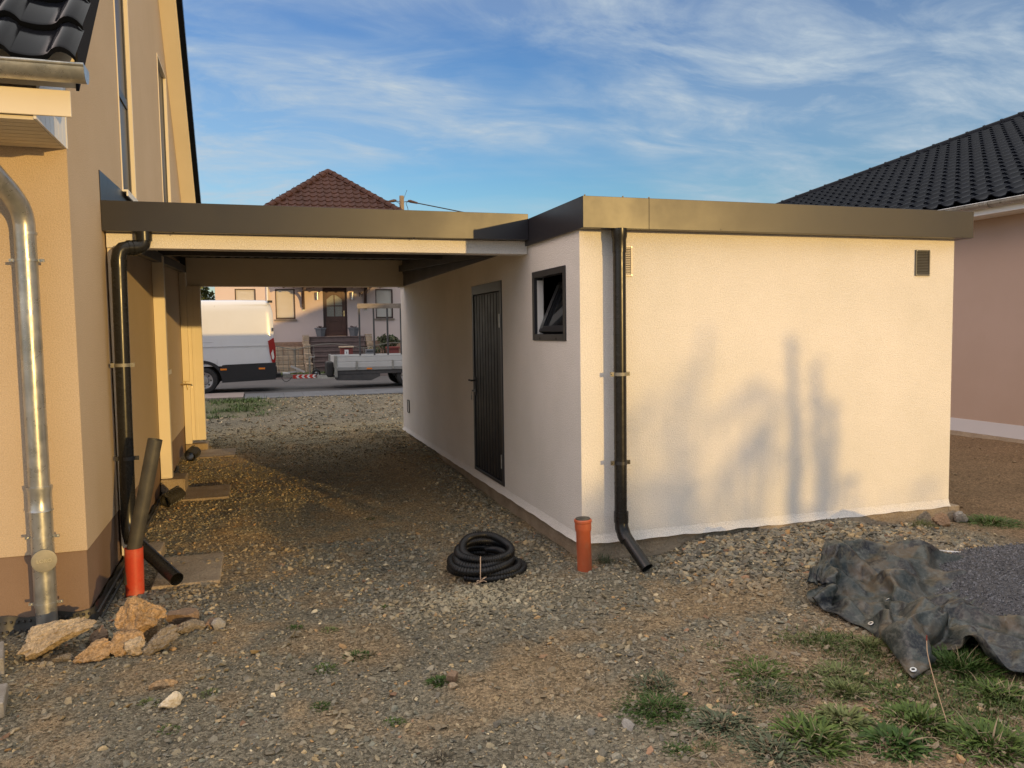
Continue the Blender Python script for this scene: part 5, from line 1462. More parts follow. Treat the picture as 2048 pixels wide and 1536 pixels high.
# ------------------------------------------------------------------ pipes standing in the ground
def gz(x, y): return float(ground_z(np.array([x]), np.array([y]))[0])
t = MB(); bx, by = -0.062, -0.21; z0_ = gz(bx, by)
tilt = Vector((-0.028, 0.004, 1))
P0 = Vector((bx, by, -0.40))
def up_(z): return P0 + tilt*(z + 0.40)
t.tube([up_(-0.40), up_(0.145), up_(0.155), up_(0.175), up_(0.215), up_(0.222), up_(0.236), up_(0.243)], [0.055, 0.055, 0.060, 0.062, 0.062, 0.067, 0.067, 0.062], 32)
op = thing('sewer_pipe', 'orange capped drain pipe standing upright in front of the garage corner', 'pipe', (bx, by, z0_))
t.build('pipe', M['orange'], op, smooth=True)
t = MB(); t.tube([up_(0.243), up_(0.250)], [0.056, 0.054], 28); t.tube([up_(0.250), up_(0.258)], [0.030, 0.012], 20)
t.build('cap', M['pvc_dull'], op, smooth=True)
bx, by = -3.25, 0.50; z0_ = gz(bx, by)
rp2 = thing('sewer_pipe', 'bright red orange open drain pipe holding a black pipe beside the tan house', 'pipe', (bx, by, z0_))
t = MB(); t.pipe([(bx - 0.004, by, -0.45), (bx + 0.004, by, 0.150), (bx + 0.004, by, 0.156)], 0.062, 0.004, 32)
t.build('pipe', M['orange_red'], rp2, smooth=True)
t = MB(); t.pipe([(bx - 0.03, by + 0.005, -0.10), (bx + 0.0, by + 0.003, 0.12), (bx + 0.178, by - 0.012, 0.925)], 0.0495, 0.003, 28)
t.build('loose_pipe', M['pvc_dull'], None, smooth=True)
tag(bpy.data.objects['loose_pipe'], 'dusty black pipe leaning out of the red orange drain pipe', 'pipe')

# ------------------------------------------------------------------ coil of corrugated hose
hc = Vector((-0.775, 0.075, 0)); hz0 = gz(-0.775, 0.0) - 0.004
rd = Vector((0.955, -0.296, 0)); bd = Vector((0.296, 0.955, 0))
turns = [  # t, centre right, centre back, R right, R back, z front, z back
    (0.0, 0.030, 0.02, 0.265, 0.245, 0.029, 0.029), (1.0, 0.01, 0.02, 0.262, 0.225, 0.050, 0.055), (2.0, -0.025, 0.0, 0.245, 0.23, 0.090, 0.115),
    (3.0, -0.01, 0.01, 0.205, 0.20, 0.112, 0.17), (4.0, 0.0, 0.02, 0.19, 0.19, 0.150, 0.225), (5.0, 0.01, 0.03, 0.175, 0.18, 0.150, 0.255), (5.6, 0.0, 0.03, 0.15, 0.16, 0.08, 0.13)]
ta = np.array([r_[0] for r_ in turns])
nP = 1500; path = []; rr = []
tot = 5.6
for k in range(nP):
    tt = tot*k/nP
    v_ = [float(np.interp(tt, ta, [r_[c] for r_ in turns])) for c in range(1, 7)]
    a = 2*PI*tt - 2.2
    wob = 0.012*math.sin(2.3*a + 1) + 0.008*math.sin(3.1*a)
    s_ = math.sin(a)
    z = v_[4] + (v_[5] - v_[4])*(1 + s_)/2 + 0.004*math.sin(1.7*a)
    path.append(hc + rd*(v_[0] + (v_[2] + wob)*math.cos(a)) + bd*(v_[1] + (v_[3] + wob)*s_) + Vector((0, 0, hz0 + z)))
    rr.append(0.031 if (k % 4) < 2 else 0.0250)
t = MB(); t.tube(path, rr, 12)
hs = thing('hose_coil', 'coil of black corrugated drainage hose lying on pale gravel', 'hose', (hc.x, hc.y, hz0))
ho = t.build('hose', M['hose'], hs, smooth=True, auto=80)
t = MB(); f_ = -bd
c0 = hc - rd*0.02
pts = [c0 + f_*0.130 + Vector((0, 0, hz0 + 0.155)), c0 + f_*0.19 + Vector((0, 0, hz0 + 0.196)), c0 + f_*0.242 + Vector((0, 0, hz0 + 0.14)), c0 + f_*0.272 + Vector((0, 0, hz0 + 0.09)), c0 + f_*0.276 + Vector((0, 0, hz0 + 0.03))]
t.tube(smooth_path(pts), 0.0035, 6)
kx = pts[-1] + f_*0.012
for k in range(9):
    a = k*0.75; q = kx + rd*0.045*math.cos(a) + Vector((0, 0, 0.035*math.sin(a*1.3))) + f_*0.012*math.sin(a)
    t.tube(smooth_path([kx, (kx + q)/2 + Vector((0, 0, 0.012)), q]), 0.003, 5)
t.build('twine', M['twine'], hs, smooth=True)

# ------------------------------------------------------------------ rocks
def rock(label, name, c, size, rot, m, seed, cuts=5, rough=0.22, group=None, sub=5, lift=0.0, cat='rock', base=None):
    import bmesh
    bm = bmesh.new(); bmesh.ops.create_icosphere(bm, subdivisions=sub, radius=1.0)
    r_ = random.Random(seed)
    planes = []
    for k in range(cuts):
        n_ = Vector((r_.uniform(-1, 1), r_.uniform(-1, 1), r_.uniform(-.6, 1))).normalized(); planes.append((n_, r_.uniform(0.42, 0.72)))
    o_ = Vector((seed*3.1, seed*1.7, seed*0.9))
    for v in bm.verts:
        p = v.co.copy()
        for n_, d in planes:
            e = p.dot(n_) - d
            if e > 0: p -= n_*e*0.92
        nz = mnoise.fractal(p*1.6 + o_, 1.0, 2.0, 3) ; rz_ = 1 - abs(mnoise.noise(p*3.2 + o_)); fz = mnoise.fractal(p*7 + o_, 0.8, 2.1, 4)
        p = p*(1 + rough*nz + 0.10*(rz_ - 0.7)) + v.normal*fz*rough*0.30
        v.co = p
    R_ = Matrix.Rotation(rot[2], 3, 'Z') @ Matrix.Rotation(rot[1], 3, 'Y') @ Matrix.Rotation(rot[0], 3, 'X')
    for v in bm.verts:
        v.co = R_ @ Vector((v.co.x*size[0], v.co.y*size[1], v.co.z*size[2]))
    zmin = min(v.co.z for v in bm.verts)
    zb = gz(c[0], c[1]) if base is None else base
    me = bpy.data.meshes.new(name); bm.to_mesh(me); bm.free()
    me.polygons.foreach_set('use_smooth', [True]*len(me.polygons)); me.set_sharp_from_angle(angle=math.radians(28))
    me.materials.append(m)
    o = bpy.data.objects.new(name, me); COL.objects.link(o)
    o.location = (c[0], c[1], zb - zmin - 0.02 + lift)
    return tag(o, label, cat, group)
G_ = None
rock('long pale ochre rock resting against the foot of the zinc downspout', 'rock', (-3.575, -0.40), (0.225, 0.10, 0.075), (0.45, -0.36, -0.05), M['rock_pale'], 3, 5, rough=0.28)
rock('tallest orange rock at the back of the rock pile', 'rock', (-3.10, -0.42), (0.155, 0.115, 0.135), (0.3, -0.45, 0.2), M['rock'], 8, 6, rough=0.3)
rock('flat faced orange rock leaning on the tallest rock of the pile', 'rock', (-3.165, -0.535), (0.10, 0.055, 0.095), (-0.6, 0.35, -0.2), M['rock'], 12, 6, rough=0.3)
rock('rough grey rock at the right front of the rock pile', 'rock', (-2.965, -0.62), (0.115, 0.08, 0.065), (0.2, -0.4, 0.25), M['rock_grey'], 21, 6, rough=0.32)
rock('flat orange rock at the left front of the rock pile', 'rock', (-3.345, -0.57), (0.125, 0.07, 0.040), (0.35, -0.28, 0.1), M['rock'], 31, 5, rough=0.3)
rock('small tan rock at the bottom of the pile between the orange and grey rocks', 'rock', (-3.085, -0.60), (0.075, 0.06, 0.055), (0.1, 0.2, 0.4), M['rock_pale'], 37, 4)
rock('smooth round brown stone right of the rock pile', 'rock', (-2.875, -0.20), (0.10, 0.085, 0.07), (0.1, 0.15, 0.3), M['rock_brown'], 44, 2, rough=0.10)
rock('jagged brown rock in front of the round brown stone', 'rock', (-2.79, -0.35), (0.105, 0.055, 0.042), (0.1, 0.1, 0.2), M['rock_grey'], 52, 4)
rock('small round grey stone at the far right end of the rocks', 'rock', (-2.655, -0.37), (0.045, 0.04, 0.042), (0, 0, 0.2), M['concrete_grey'], 57, 3, rough=0.1)
rock('small reddish stone touching the round grey stone', 'rock', (-2.70, -0.30), (0.055, 0.045, 0.04), (0, 0, 0.9), M['rock_brown'], 59, 3, rough=0.12)
rock('small dark brown rock between the pale rock and the rock pile', 'rock', (-3.36, -0.30), (0.06, 0.055, 0.055), (0.3, 0, 0.6), M['rock_brown'], 63, 4)
rock('small tan stone under the lower edge of the long pale rock', 'rock', (-3.50, -0.50), (0.06, 0.04, 0.03), (0, 0.1, 0.2), M['rock_grey'], 67, 4)
rock('pale cream quartz stone lying alone on gravel in the left foreground', 'rock', (-2.845, -1.31), (0.058, 0.045, 0.045), (0.2, -0.3, 0.4), mat('cream_quartz', (0.66, 0.58, 0.44), 0.6, col2=(0.50, 0.42, 0.30), vscale=14, bump=0.5, bscale=40), 71, 5, rough=0.15)
rock('flat tan stone behind the pale cream stone in the left foreground', 'rock', (-2.90, -1.08), (0.075, 0.05, 0.025), (0.1, 0.1, 0.5), M['rock'], 75, 4)
rock('tan rounded stone beside the dark weed in the centre foreground', 'rock', (-1.415, -1.56), (0.042, 0.035, 0.036), (0.1, 0.1, 0.5), M['rock_brown'], 79, 3, rough=0.1)
rock('small cream stone in front of the tan rounded stone', 'rock', (-1.435, -1.63), (0.032, 0.024, 0.022), (0.1, 0.3, 0.2), M['rock_pale'], 83, 3, rough=0.1)
rock('flat pointed grey stone near the round green tuft', 'rock', (-0.726, -2.281), (0.03, 0.045, 0.022), (0.3, 0.2, 0.2), M['concrete_grey'], 87, 4, rough=0.1)
rock('brown rock at the right foot of the garage plinth', 'rock', (3.42, -0.16), (0.10, 0.07, 0.06), (0.1, 0.2, 0.2), M['rock_brown'], 91, 4)
rock('dark grey rock beside the brown rock at the garage plinth', 'rock', (3.72, -0.08), (0.07, 0.06, 0.06), (0.2, 0.2, 0.9), M['concrete_grey'], 93, 4)
for lab, c, s_, rz_ in (('upper grey concrete block cut by the left edge of the picture', (-3.92, -0.50), (0.12, 0.16, 0.09), 0.25), ('lower grey concrete block cut by the left edge, nearest the camera', (-3.775, -1.02), (0.12, 0.14, 0.075), 0.18)):
    t = MB(); z_ = gz(*c); t.obox((c[0], c[1], z_ + s_[2]*0.45), (math.cos(rz_), math.sin(rz_), 0), (-math.sin(rz_), math.cos(rz_), 0), (0, 0, 1), *[q_*0.95 for q_ in s_[:2]], s_[2]*0.55)
    tag(t.build('concrete_block', M['concrete_grey'], None, bevel=0.008), lab, 'block', 'concrete blocks at the left edge')

# ------------------------------------------------------------------ tarpaulin with chippings heap
def resample(P, n, it=1):
    P = np.array(P, float); d = np.r_[0, np.cumsum(np.linalg.norm(np.diff(P, axis=0), axis=1))]; d /= d[-1]
    u = np.linspace(0, 1, n)
    return np.stack([np.interp(u, d, P[:, k]) for k in range(P.shape[1])], -1)
# the sheet's crumpled shape: 42 rows of 66 points, x y z in millimetres from (0.8, -3.0, -0.3)
SHEET = [
260,1700,196,227,1656,168,250,1611,150,235,1567,168,208,1589,206,201,1546,220,219,1552,175,242,1516,138,241,1465,142,254,1398,160,264,1349,134,271,1300,128,277,1250,132,286,1201,137,284,1154,122,277,1104,118,273,1055,116,253,1007,114,222,972,130,201,927,142,197,889,174,173,855,147,159,809,126,143,762,106,122,717,98,75,670,103,62,626,125,56,597,101,104,609,102,149,617,124,200,615,126,232,653,132,279,650,150,312,687,144,341,727,130,306,758,112,295,810,105,328,831,149,360,829,109,385,872,111,435,837,107,473,783,129,493,736,143,509,693,170,509,706,228,503,663,255,503,612,275,493,563,280,474,514,269,476,476,238,488,441,192,515,419,151,563,409,143,612,393,136,661,373,135,711,353,143,688,325,177,726,273,141,767,242,147,803,209,138,836,176,117,878,147,115,918,118,110,962,98,131,1003,67,120,1050,50,124,
288,1697,204,297,1659,179,284,1613,167,291,1580,214,261,1578,250,250,1539,242,272,1521,201,260,1525,146,261,1475,160,270,1414,145,289,1374,176,292,1329,143,295,1280,127,302,1231,124,329,1188,150,325,1141,147,318,1095,159,279,1074,184,242,1041,179,207,1006,171,172,974,180,152,929,178,135,885,184,129,833,154,113,788,151,119,719,115,106,671,112,106,639,122,154,649,125,198,659,156,242,669,186,288,680,202,289,727,189,299,769,165,320,811,144,367,818,159,418,798,171,438,838,187,470,847,152,520,839,143,548,878,127,572,824,149,576,775,156,600,733,186,594,721,235,575,676,247,526,636,213,511,589,213,483,541,195,498,504,169,524,467,128,572,446,149,619,433,145,666,415,146,702,406,178,721,379,216,747,335,189,788,287,164,818,251,142,847,218,116,889,189,119,924,156,105,967,136,122,1006,106,128,1046,80,139,1087,51,128,
307,1694,210,313,1660,182,334,1614,198,327,1599,249,298,1571,268,287,1534,258,295,1521,213,284,1526,159,268,1484,147,300,1426,156,312,1396,201,311,1348,166,312,1301,136,320,1254,127,335,1210,137,348,1167,171,341,1124,192,314,1089,210,279,1067,234,242,1034,226,207,1001,223,177,963,223,156,922,231,138,877,225,128,829,204,128,765,209,134,710,146,137,674,137,174,694,202,220,697,225,268,705,231,311,731,227,322,775,210,323,822,198,364,798,193,426,808,241,470,803,225,509,823,205,557,849,210,573,893,199,594,908,152,634,855,182,649,818,227,648,772,195,631,726,207,623,689,240,587,645,218,561,604,200,514,566,171,542,528,178,567,480,147,608,460,136,653,458,166,699,454,183,730,450,224,760,400,208,782,347,179,822,293,157,842,256,114,885,224,120,915,190,99,954,161,98,993,130,103,1032,100,110,1071,73,124,1112,52,144,
336,1687,216,357,1653,196,366,1618,223,371,1595,273,360,1560,298,339,1526,282,322,1527,225,317,1515,177,303,1498,138,330,1451,175,344,1415,204,346,1377,232,349,1335,188,355,1290,163,359,1246,151,359,1210,194,362,1170,238,359,1127,266,346,1084,271,326,1045,280,294,1010,268,263,976,255,233,942,238,217,922,280,185,891,293,172,830,295,158,789,311,164,744,270,208,758,298,258,766,291,302,790,288,340,811,260,351,850,234,398,844,256,458,856,320,498,851,283,550,866,288,598,878,288,622,911,276,618,931,195,647,949,159,665,902,199,699,856,233,713,807,246,716,767,215,659,731,201,600,701,188,580,644,154,571,589,151,601,556,170,626,511,139,668,498,178,699,507,236,747,493,225,780,455,198,802,405,172,819,348,138,860,295,121,898,264,121,929,232,98,962,203,135,1000,173,115,1038,141,104,1075,107,104,1113,76,111,1149,54,143,
345,1692,216,364,1658,201,375,1624,218,384,1599,262,360,1563,280,359,1526,288,347,1518,236,327,1533,175,320,1513,137,330,1475,197,348,1442,223,364,1403,234,371,1362,207,379,1322,178,374,1279,138,367,1238,144,373,1202,191,389,1160,258,378,1120,265,358,1082,273,335,1045,269,303,1013,252,281,974,257,253,939,233,231,910,259,215,880,315,209,827,297,207,796,307,254,809,330,300,827,318,336,847,280,372,867,252,425,870,281,473,869,320,504,858,260,557,881,295,617,890,302,635,907,249,630,923,178,668,956,176,691,988,160,693,929,158,713,883,172,732,834,188,682,821,176,660,776,157,659,734,183,640,685,195,631,626,183,657,579,151,690,544,174,720,534,223,744,491,176,793,476,164,799,433,127,831,395,116,860,351,101,905,304,96,945,275,100,973,247,131,1009,215,121,1047,182,111,1084,148,105,1113,115,127,1153,87,128,1186,55,163,
351,1693,222,370,1663,208,376,1623,200,378,1594,246,376,1564,282,371,1531,286,360,1526,224,321,1563,174,324,1536,135,349,1497,178,352,1459,229,372,1422,225,374,1383,195,387,1344,174,388,1301,134,383,1259,130,373,1218,148,369,1181,188,396,1143,245,385,1104,273,359,1068,263,327,1036,235,308,998,244,284,961,238,261,924,234,246,879,270,238,858,311,235,829,328,283,842,331,322,861,306,364,881,280,416,882,287,466,878,322,501,871,276,548,886,279,602,901,302,643,922,282,641,928,199,674,948,190,699,986,175,725,989,135,724,942,187,735,907,146,740,857,141,721,823,176,701,780,161,678,731,144,677,705,187,671,646,190,692,603,199,726,563,196,733,517,158,781,504,151,796,463,117,839,446,130,872,411,128,898,366,100,947,325,105,972,296,137,1005,255,129,1037,219,139,1071,181,134,1112,152,117,1138,120,143,1173,86,149,1211,56,144,
354,1697,225,363,1661,219,383,1631,205,385,1599,226,375,1567,262,383,1540,281,377,1535,225,344,1563,174,321,1574,137,349,1526,183,364,1482,192,385,1449,208,391,1411,185,390,1376,152,399,1335,154,399,1294,149,398,1255,118,384,1215,133,374,1176,152,402,1142,226,396,1104,252,376,1067,252,345,1034,218,322,998,208,306,961,223,294,908,243,285,871,265,289,852,292,332,883,313,384,891,327,435,887,330,485,890,326,513,890,278,564,911,299,613,922,319,625,941,246,641,956,195,687,968,200,717,987,172,738,1008,124,789,1031,105,776,981,178,773,930,185,773,879,186,783,828,173,759,780,182,737,745,118,727,680,111,728,653,156,729,602,126,750,554,117,778,517,108,812,484,98,860,482,118,900,458,121,938,442,154,962,398,121,1000,348,140,1023,322,179,1053,288,193,1085,234,156,1116,193,127,1153,160,139,1179,121,127,1215,89,137,1248,57,156,
361,1694,229,360,1657,233,379,1640,210,388,1614,232,387,1573,253,396,1553,288,391,1547,218,341,1592,179,325,1598,144,362,1560,144,382,1520,171,391,1480,168,402,1443,152,414,1404,152,429,1362,133,423,1327,147,419,1287,147,414,1250,123,405,1215,144,386,1181,136,393,1142,176,410,1105,232,398,1067,251,375,1031,228,352,996,205,341,941,219,337,916,259,348,891,280,396,924,304,441,898,295,489,924,310,536,915,294,578,922,323,621,940,315,625,957,240,647,976,197,690,988,190,725,1009,167,747,1029,116,786,1043,128,804,1049,186,822,1004,139,809,956,130,803,906,121,807,855,103,791,806,109,790,767,145,782,715,106,771,666,109,790,617,107,810,566,99,844,538,121,877,510,105,919,490,100,961,481,122,997,463,156,1020,412,138,1049,376,184,1071,343,212,1101,301,187,1131,247,146,1162,202,118,1189,157,110,1224,123,121,1258,98,149,1285,59,157,
369,1696,225,369,1662,225,384,1642,216,398,1620,228,392,1591,256,406,1561,276,393,1567,198,341,1617,183,335,1609,145,365,1566,164,388,1538,152,402,1499,155,416,1460,156,430,1422,156,443,1383,133,440,1349,153,432,1311,136,441,1272,150,430,1235,143,407,1207,131,398,1166,137,421,1130,200,418,1094,229,408,1055,236,389,1019,227,376,964,209,376,948,262,383,927,289,429,909,270,478,930,298,528,930,292,570,935,328,615,948,330,617,966,257,636,986,190,682,997,185,713,1009,150,748,1034,127,792,1051,109,800,1058,179,840,1063,185,847,1002,168,853,963,129,846,913,130,853,865,98,843,816,96,830,767,101,822,722,122,811,672,96,834,632,123,861,592,144,883,549,111,916,521,99,958,498,114,997,475,109,1037,481,155,1052,440,177,1084,376,186,1104,345,217,1131,300,206,1164,248,138,1192,205,127,1220,164,119,1252,129,136,1285,94,138,1310,60,163,
368,1693,220,379,1666,215,386,1643,224,393,1621,212,397,1593,237,411,1577,276,403,1584,192,353,1637,184,346,1643,149,378,1598,147,406,1556,167,421,1525,152,437,1485,167,451,1448,170,463,1417,147,455,1383,124,455,1345,123,460,1306,125,450,1270,117,455,1231,136,436,1199,124,428,1160,135,444,1128,188,457,1090,232,448,1056,253,427,1005,208,423,964,216,432,938,244,485,960,275,531,971,298,566,978,350,618,975,313,623,986,243,660,994,210,705,1006,205,718,1025,133,758,1055,100,789,1067,146,804,1076,208,860,1081,161,887,1077,123,901,1028,165,900,977,161,894,925,161,907,880,119,897,830,119,893,786,93,881,736,94,875,686,117,894,641,104,921,603,127,948,565,129,979,540,103,1014,512,99,1057,504,139,1090,468,142,1106,450,184,1132,404,222,1155,349,225,1185,296,174,1211,248,151,1239,210,121,1266,170,116,1295,139,146,1322,102,160,1347,61,166,
374,1696,224,377,1670,227,394,1656,228,396,1634,213,403,1611,211,408,1600,255,418,1590,202,379,1641,185,367,1657,152,397,1615,156,426,1570,192,447,1546,175,454,1508,194,475,1474,202,488,1440,205,487,1408,191,485,1374,155,488,1336,157,491,1303,144,479,1274,128,473,1236,127,464,1199,123,456,1161,121,457,1122,152,457,1085,182,464,1059,254,460,1023,278,470,994,293,519,1009,325,566,1016,346,615,1017,322,635,1014,255,678,1018,233,702,1025,164,724,1048,109,762,1070,121,789,1079,181,828,1096,189,873,1098,144,912,1103,91,953,1108,95,947,1046,92,952,998,124,949,944,130,960,895,142,952,841,148,945,791,141,943,751,111,935,702,100,956,655,96,979,608,97,1010,579,126,1041,548,121,1073,516,124,1108,487,120,1142,491,161,1148,413,152,1175,376,199,1205,354,232,1233,295,189,1259,247,159,1286,213,118,1305,174,151,1339,140,139,1362,98,144,1384,62,170,
371,1701,231,370,1666,235,391,1657,234,395,1644,214,408,1626,213,412,1612,248,430,1595,209,392,1646,187,377,1672,152,397,1619,175,440,1581,201,458,1547,200,462,1518,175,486,1489,186,503,1459,196,507,1427,192,505,1395,166,509,1358,172,501,1333,142,505,1296,148,501,1257,148,487,1226,114,471,1193,138,478,1155,141,481,1119,164,491,1069,206,493,1042,253,504,1026,299,555,1035,322,595,1053,355,627,1045,291,671,1037,249,685,1030,161,716,1053,112,756,1078,104,779,1087,165,820,1104,188,862,1110,139,903,1116,105,948,1120,96,947,1110,155,980,1064,100,984,1010,98,986,963,127,990,911,111,986,858,117,986,800,154,976,750,149,976,712,110,990,664,128,1018,620,130,1049,586,106,1081,556,118,1113,521,129,1143,497,107,1164,454,123,1183,417,158,1199,396,218,1233,356,205,1259,300,166,1277,249,125,1308,218,149,1333,178,163,1353,135,170,1389,103,157,1409,63,178,
376,1696,233,376,1671,237,377,1648,240,395,1644,229,408,1648,212,422,1622,245,443,1607,211,418,1649,186,385,1675,180,420,1635,173,447,1606,174,473,1575,189,488,1540,179,499,1511,155,520,1488,174,529,1458,177,538,1424,187,546,1388,191,540,1366,158,537,1334,150,527,1301,122,520,1265,130,508,1232,113,497,1208,152,493,1174,182,505,1126,229,531,1093,237,553,1069,292,585,1093,348,630,1089,304,668,1076,234,681,1050,134,717,1079,115,759,1097,123,784,1110,189,831,1119,169,880,1130,115,923,1139,98,951,1139,125,961,1127,161,982,1117,202,1017,1076,145,1032,1031,123,1043,982,108,1046,932,96,1042,881,93,1030,822,102,1033,771,110,1028,725,145,1052,680,134,1078,640,107,1109,605,105,1140,573,104,1172,545,117,1174,508,153,1210,469,151,1203,448,198,1229,393,158,1262,346,135,1300,295,107,1325,256,124,1351,213,124,1375,174,140,1395,146,179,1420,105,188,1446,65,180,
382,1699,224,382,1676,231,387,1655,242,381,1637,241,396,1631,233,425,1639,237,449,1607,247,436,1654,209,403,1689,182,434,1662,163,458,1638,155,485,1607,165,497,1572,151,521,1540,153,537,1514,138,535,1484,133,556,1453,156,565,1430,188,582,1392,197,576,1369,170,576,1334,158,568,1298,139,560,1263,127,539,1231,113,529,1197,122,534,1180,199,550,1152,266,575,1130,307,616,1119,258,651,1103,191,687,1082,108,720,1098,152,760,1121,147,796,1135,192,841,1128,132,887,1142,126,929,1165,126,943,1152,167,966,1140,197,995,1132,219,1033,1138,209,1040,1072,227,1039,1024,201,1038,975,172,1073,940,153,1058,885,161,1077,849,131,1090,801,117,1086,748,116,1120,704,117,1141,658,134,1173,624,127,1162,573,160,1202,552,168,1221,517,187,1244,474,195,1249,425,215,1287,398,138,1323,347,116,1347,303,120,1373,262,116,1397,220,125,1421,181,143,1442,149,175,1455,105,158,1483,66,172,
385,1699,224,392,1684,228,394,1655,247,394,1647,238,393,1630,246,420,1637,248,454,1616,257,427,1657,220,422,1692,200,450,1665,179,466,1659,147,489,1630,145,511,1592,143,536,1557,163,555,1527,166,551,1507,134,566,1479,166,571,1446,159,598,1419,186,594,1387,200,585,1348,212,565,1319,194,566,1282,180,566,1246,164,557,1229,124,559,1184,155,573,1177,222,594,1146,247,621,1121,194,661,1111,127,709,1133,137,749,1133,170,789,1147,196,830,1132,126,869,1157,130,913,1175,134,937,1161,175,974,1158,192,994,1150,225,1031,1144,225,1071,1156,167,1076,1088,189,1070,1041,162,1073,990,182,1072,939,215,1092,906,180,1085,854,180,1096,805,163,1116,759,145,1149,714,149,1181,669,153,1173,619,174,1178,576,197,1218,554,204,1219,515,228,1229,468,240,1286,417,217,1329,399,129,1360,351,109,1381,307,120,1399,264,135,1429,225,128,1443,190,161,1454,145,143,1482,109,169,1508,67,177,
382,1698,231,385,1679,236,396,1679,246,380,1632,254,402,1646,248,416,1623,267,453,1620,282,432,1658,260,445,1688,231,459,1696,158,488,1686,149,503,1648,166,527,1627,144,554,1587,145,575,1560,144,582,1527,176,584,1511,142,591,1478,130,606,1443,137,619,1411,162,599,1375,168,613,1354,206,611,1322,223,595,1308,188,606,1280,164,610,1226,149,591,1186,141,603,1152,145,654,1156,133,695,1163,175,745,1175,192,804,1164,177,846,1154,119,866,1172,161,911,1191,160,928,1174,205,978,1170,219,1015,1164,238,1059,1166,205,1092,1175,168,1128,1177,131,1129,1109,129,1132,1057,118,1131,1004,137,1132,951,157,1134,918,222,1114,864,236,1106,813,234,1115,760,213,1150,710,214,1170,660,223,1185,616,238,1202,572,257,1225,534,261,1273,513,258,1305,474,239,1332,447,183,1386,404,123,1411,357,116,1429,313,132,1442,272,158,1467,229,157,1477,189,125,1496,143,120,1524,111,158,1545,68,179,
379,1709,236,380,1679,243,387,1671,251,389,1646,257,393,1636,265,422,1640,273,443,1618,305,444,1666,277,463,1668,245,475,1709,185,501,1689,189,515,1678,159,543,1650,162,559,1601,177,593,1581,175,612,1556,172,621,1522,168,626,1509,134,636,1479,125,628,1447,122,633,1403,138,635,1367,150,630,1370,202,658,1339,214,645,1312,235,639,1257,228,639,1214,207,651,1199,162,700,1188,201,753,1193,174,802,1171,126,857,1173,122,890,1190,151,901,1215,191,950,1203,207,998,1192,202,1041,1182,213,1083,1182,178,1120,1185,182,1151,1183,156,1184,1193,119,1190,1127,113,1193,1073,113,1193,1020,111,1194,966,119,1186,915,146,1192,875,192,1191,823,198,1194,771,188,1213,720,183,1236,672,196,1254,629,191,1275,599,223,1305,566,229,1341,537,212,1363,501,169,1392,462,180,1422,401,164,1457,367,140,1473,324,163,1486,281,139,1510,237,139,1525,193,121,1542,146,123,1562,103,139,1583,70,177,
370,1695,238,375,1680,241,379,1667,251,383,1652,260,388,1647,268,416,1648,280,440,1622,320,461,1654,294,480,1665,259,486,1718,197,514,1704,187,534,1683,169,540,1645,191,566,1625,170,596,1599,157,607,1573,149,622,1542,143,642,1515,168,649,1483,162,650,1470,130,631,1430,162,643,1393,186,663,1362,192,636,1347,175,665,1331,206,674,1280,223,676,1233,221,689,1200,208,741,1205,180,778,1199,120,831,1203,128,883,1204,138,899,1223,180,944,1226,200,997,1206,199,1040,1196,213,1082,1206,175,1121,1203,151,1155,1207,162,1184,1206,123,1223,1203,112,1234,1136,116,1231,1085,130,1240,1035,113,1235,980,129,1232,926,125,1230,874,139,1240,831,170,1241,779,172,1256,728,161,1278,681,180,1298,637,174,1323,616,205,1354,582,201,1383,555,163,1403,512,144,1426,468,152,1452,407,138,1485,375,160,1496,331,139,1519,286,143,1536,242,124,1556,196,123,1568,153,145,1591,108,145,1607,71,180,
367,1698,242,364,1687,237,371,1671,244,374,1668,259,389,1660,264,407,1645,296,445,1642,318,481,1648,306,499,1671,278,509,1720,230,538,1711,220,558,1681,224,576,1649,214,599,1644,184,626,1613,185,639,1601,162,649,1575,140,669,1544,142,674,1523,179,675,1487,192,673,1443,207,669,1437,170,673,1403,155,685,1367,150,677,1332,144,710,1291,167,725,1267,196,723,1240,150,773,1239,125,832,1237,119,864,1250,164,912,1243,186,964,1224,172,1009,1219,195,1055,1218,219,1104,1218,193,1146,1221,154,1177,1227,117,1218,1227,113,1244,1217,138,1281,1219,121,1284,1154,140,1289,1102,126,1290,1049,142,1294,995,141,1303,949,113,1302,895,115,1303,843,113,1302,790,117,1323,740,124,1346,691,133,1364,649,146,1390,637,181,1419,603,157,1440,562,169,1459,525,137,1476,480,126,1503,418,127,1520,370,123,1550,337,160,1568,294,140,1584,246,128,1588,205,156,1610,160,159,1633,115,163,1644,72,190,
360,1701,242,365,1675,243,373,1678,254,385,1672,262,380,1660,281,406,1663,301,450,1660,319,495,1659,330,499,1693,286,532,1726,249,558,1700,258,587,1691,243,610,1661,235,633,1659,204,657,1637,189,674,1607,196,680,1605,155,699,1578,140,709,1544,149,716,1514,172,708,1473,170,701,1446,215,669,1408,225,668,1372,216,697,1345,200,759,1335,154,776,1295,152,784,1258,166,832,1276,128,878,1265,155,940,1268,134,995,1256,148,999,1260,212,1064,1251,206,1117,1246,208,1162,1248,160,1196,1259,111,1235,1256,119,1261,1248,146,1296,1236,153,1331,1236,139,1339,1168,147,1345,1114,140,1342,1064,120,1350,1010,126,1357,959,139,1363,909,123,1363,856,128,1367,806,108,1389,755,110,1409,707,129,1428,661,122,1450,642,159,1471,610,183,1496,579,159,1509,529,162,1528,484,149,1552,429,110,1570,379,129,1589,331,125,1615,295,150,1628,246,145,1627,212,184,1643,165,192,1661,118,196,1682,73,183,
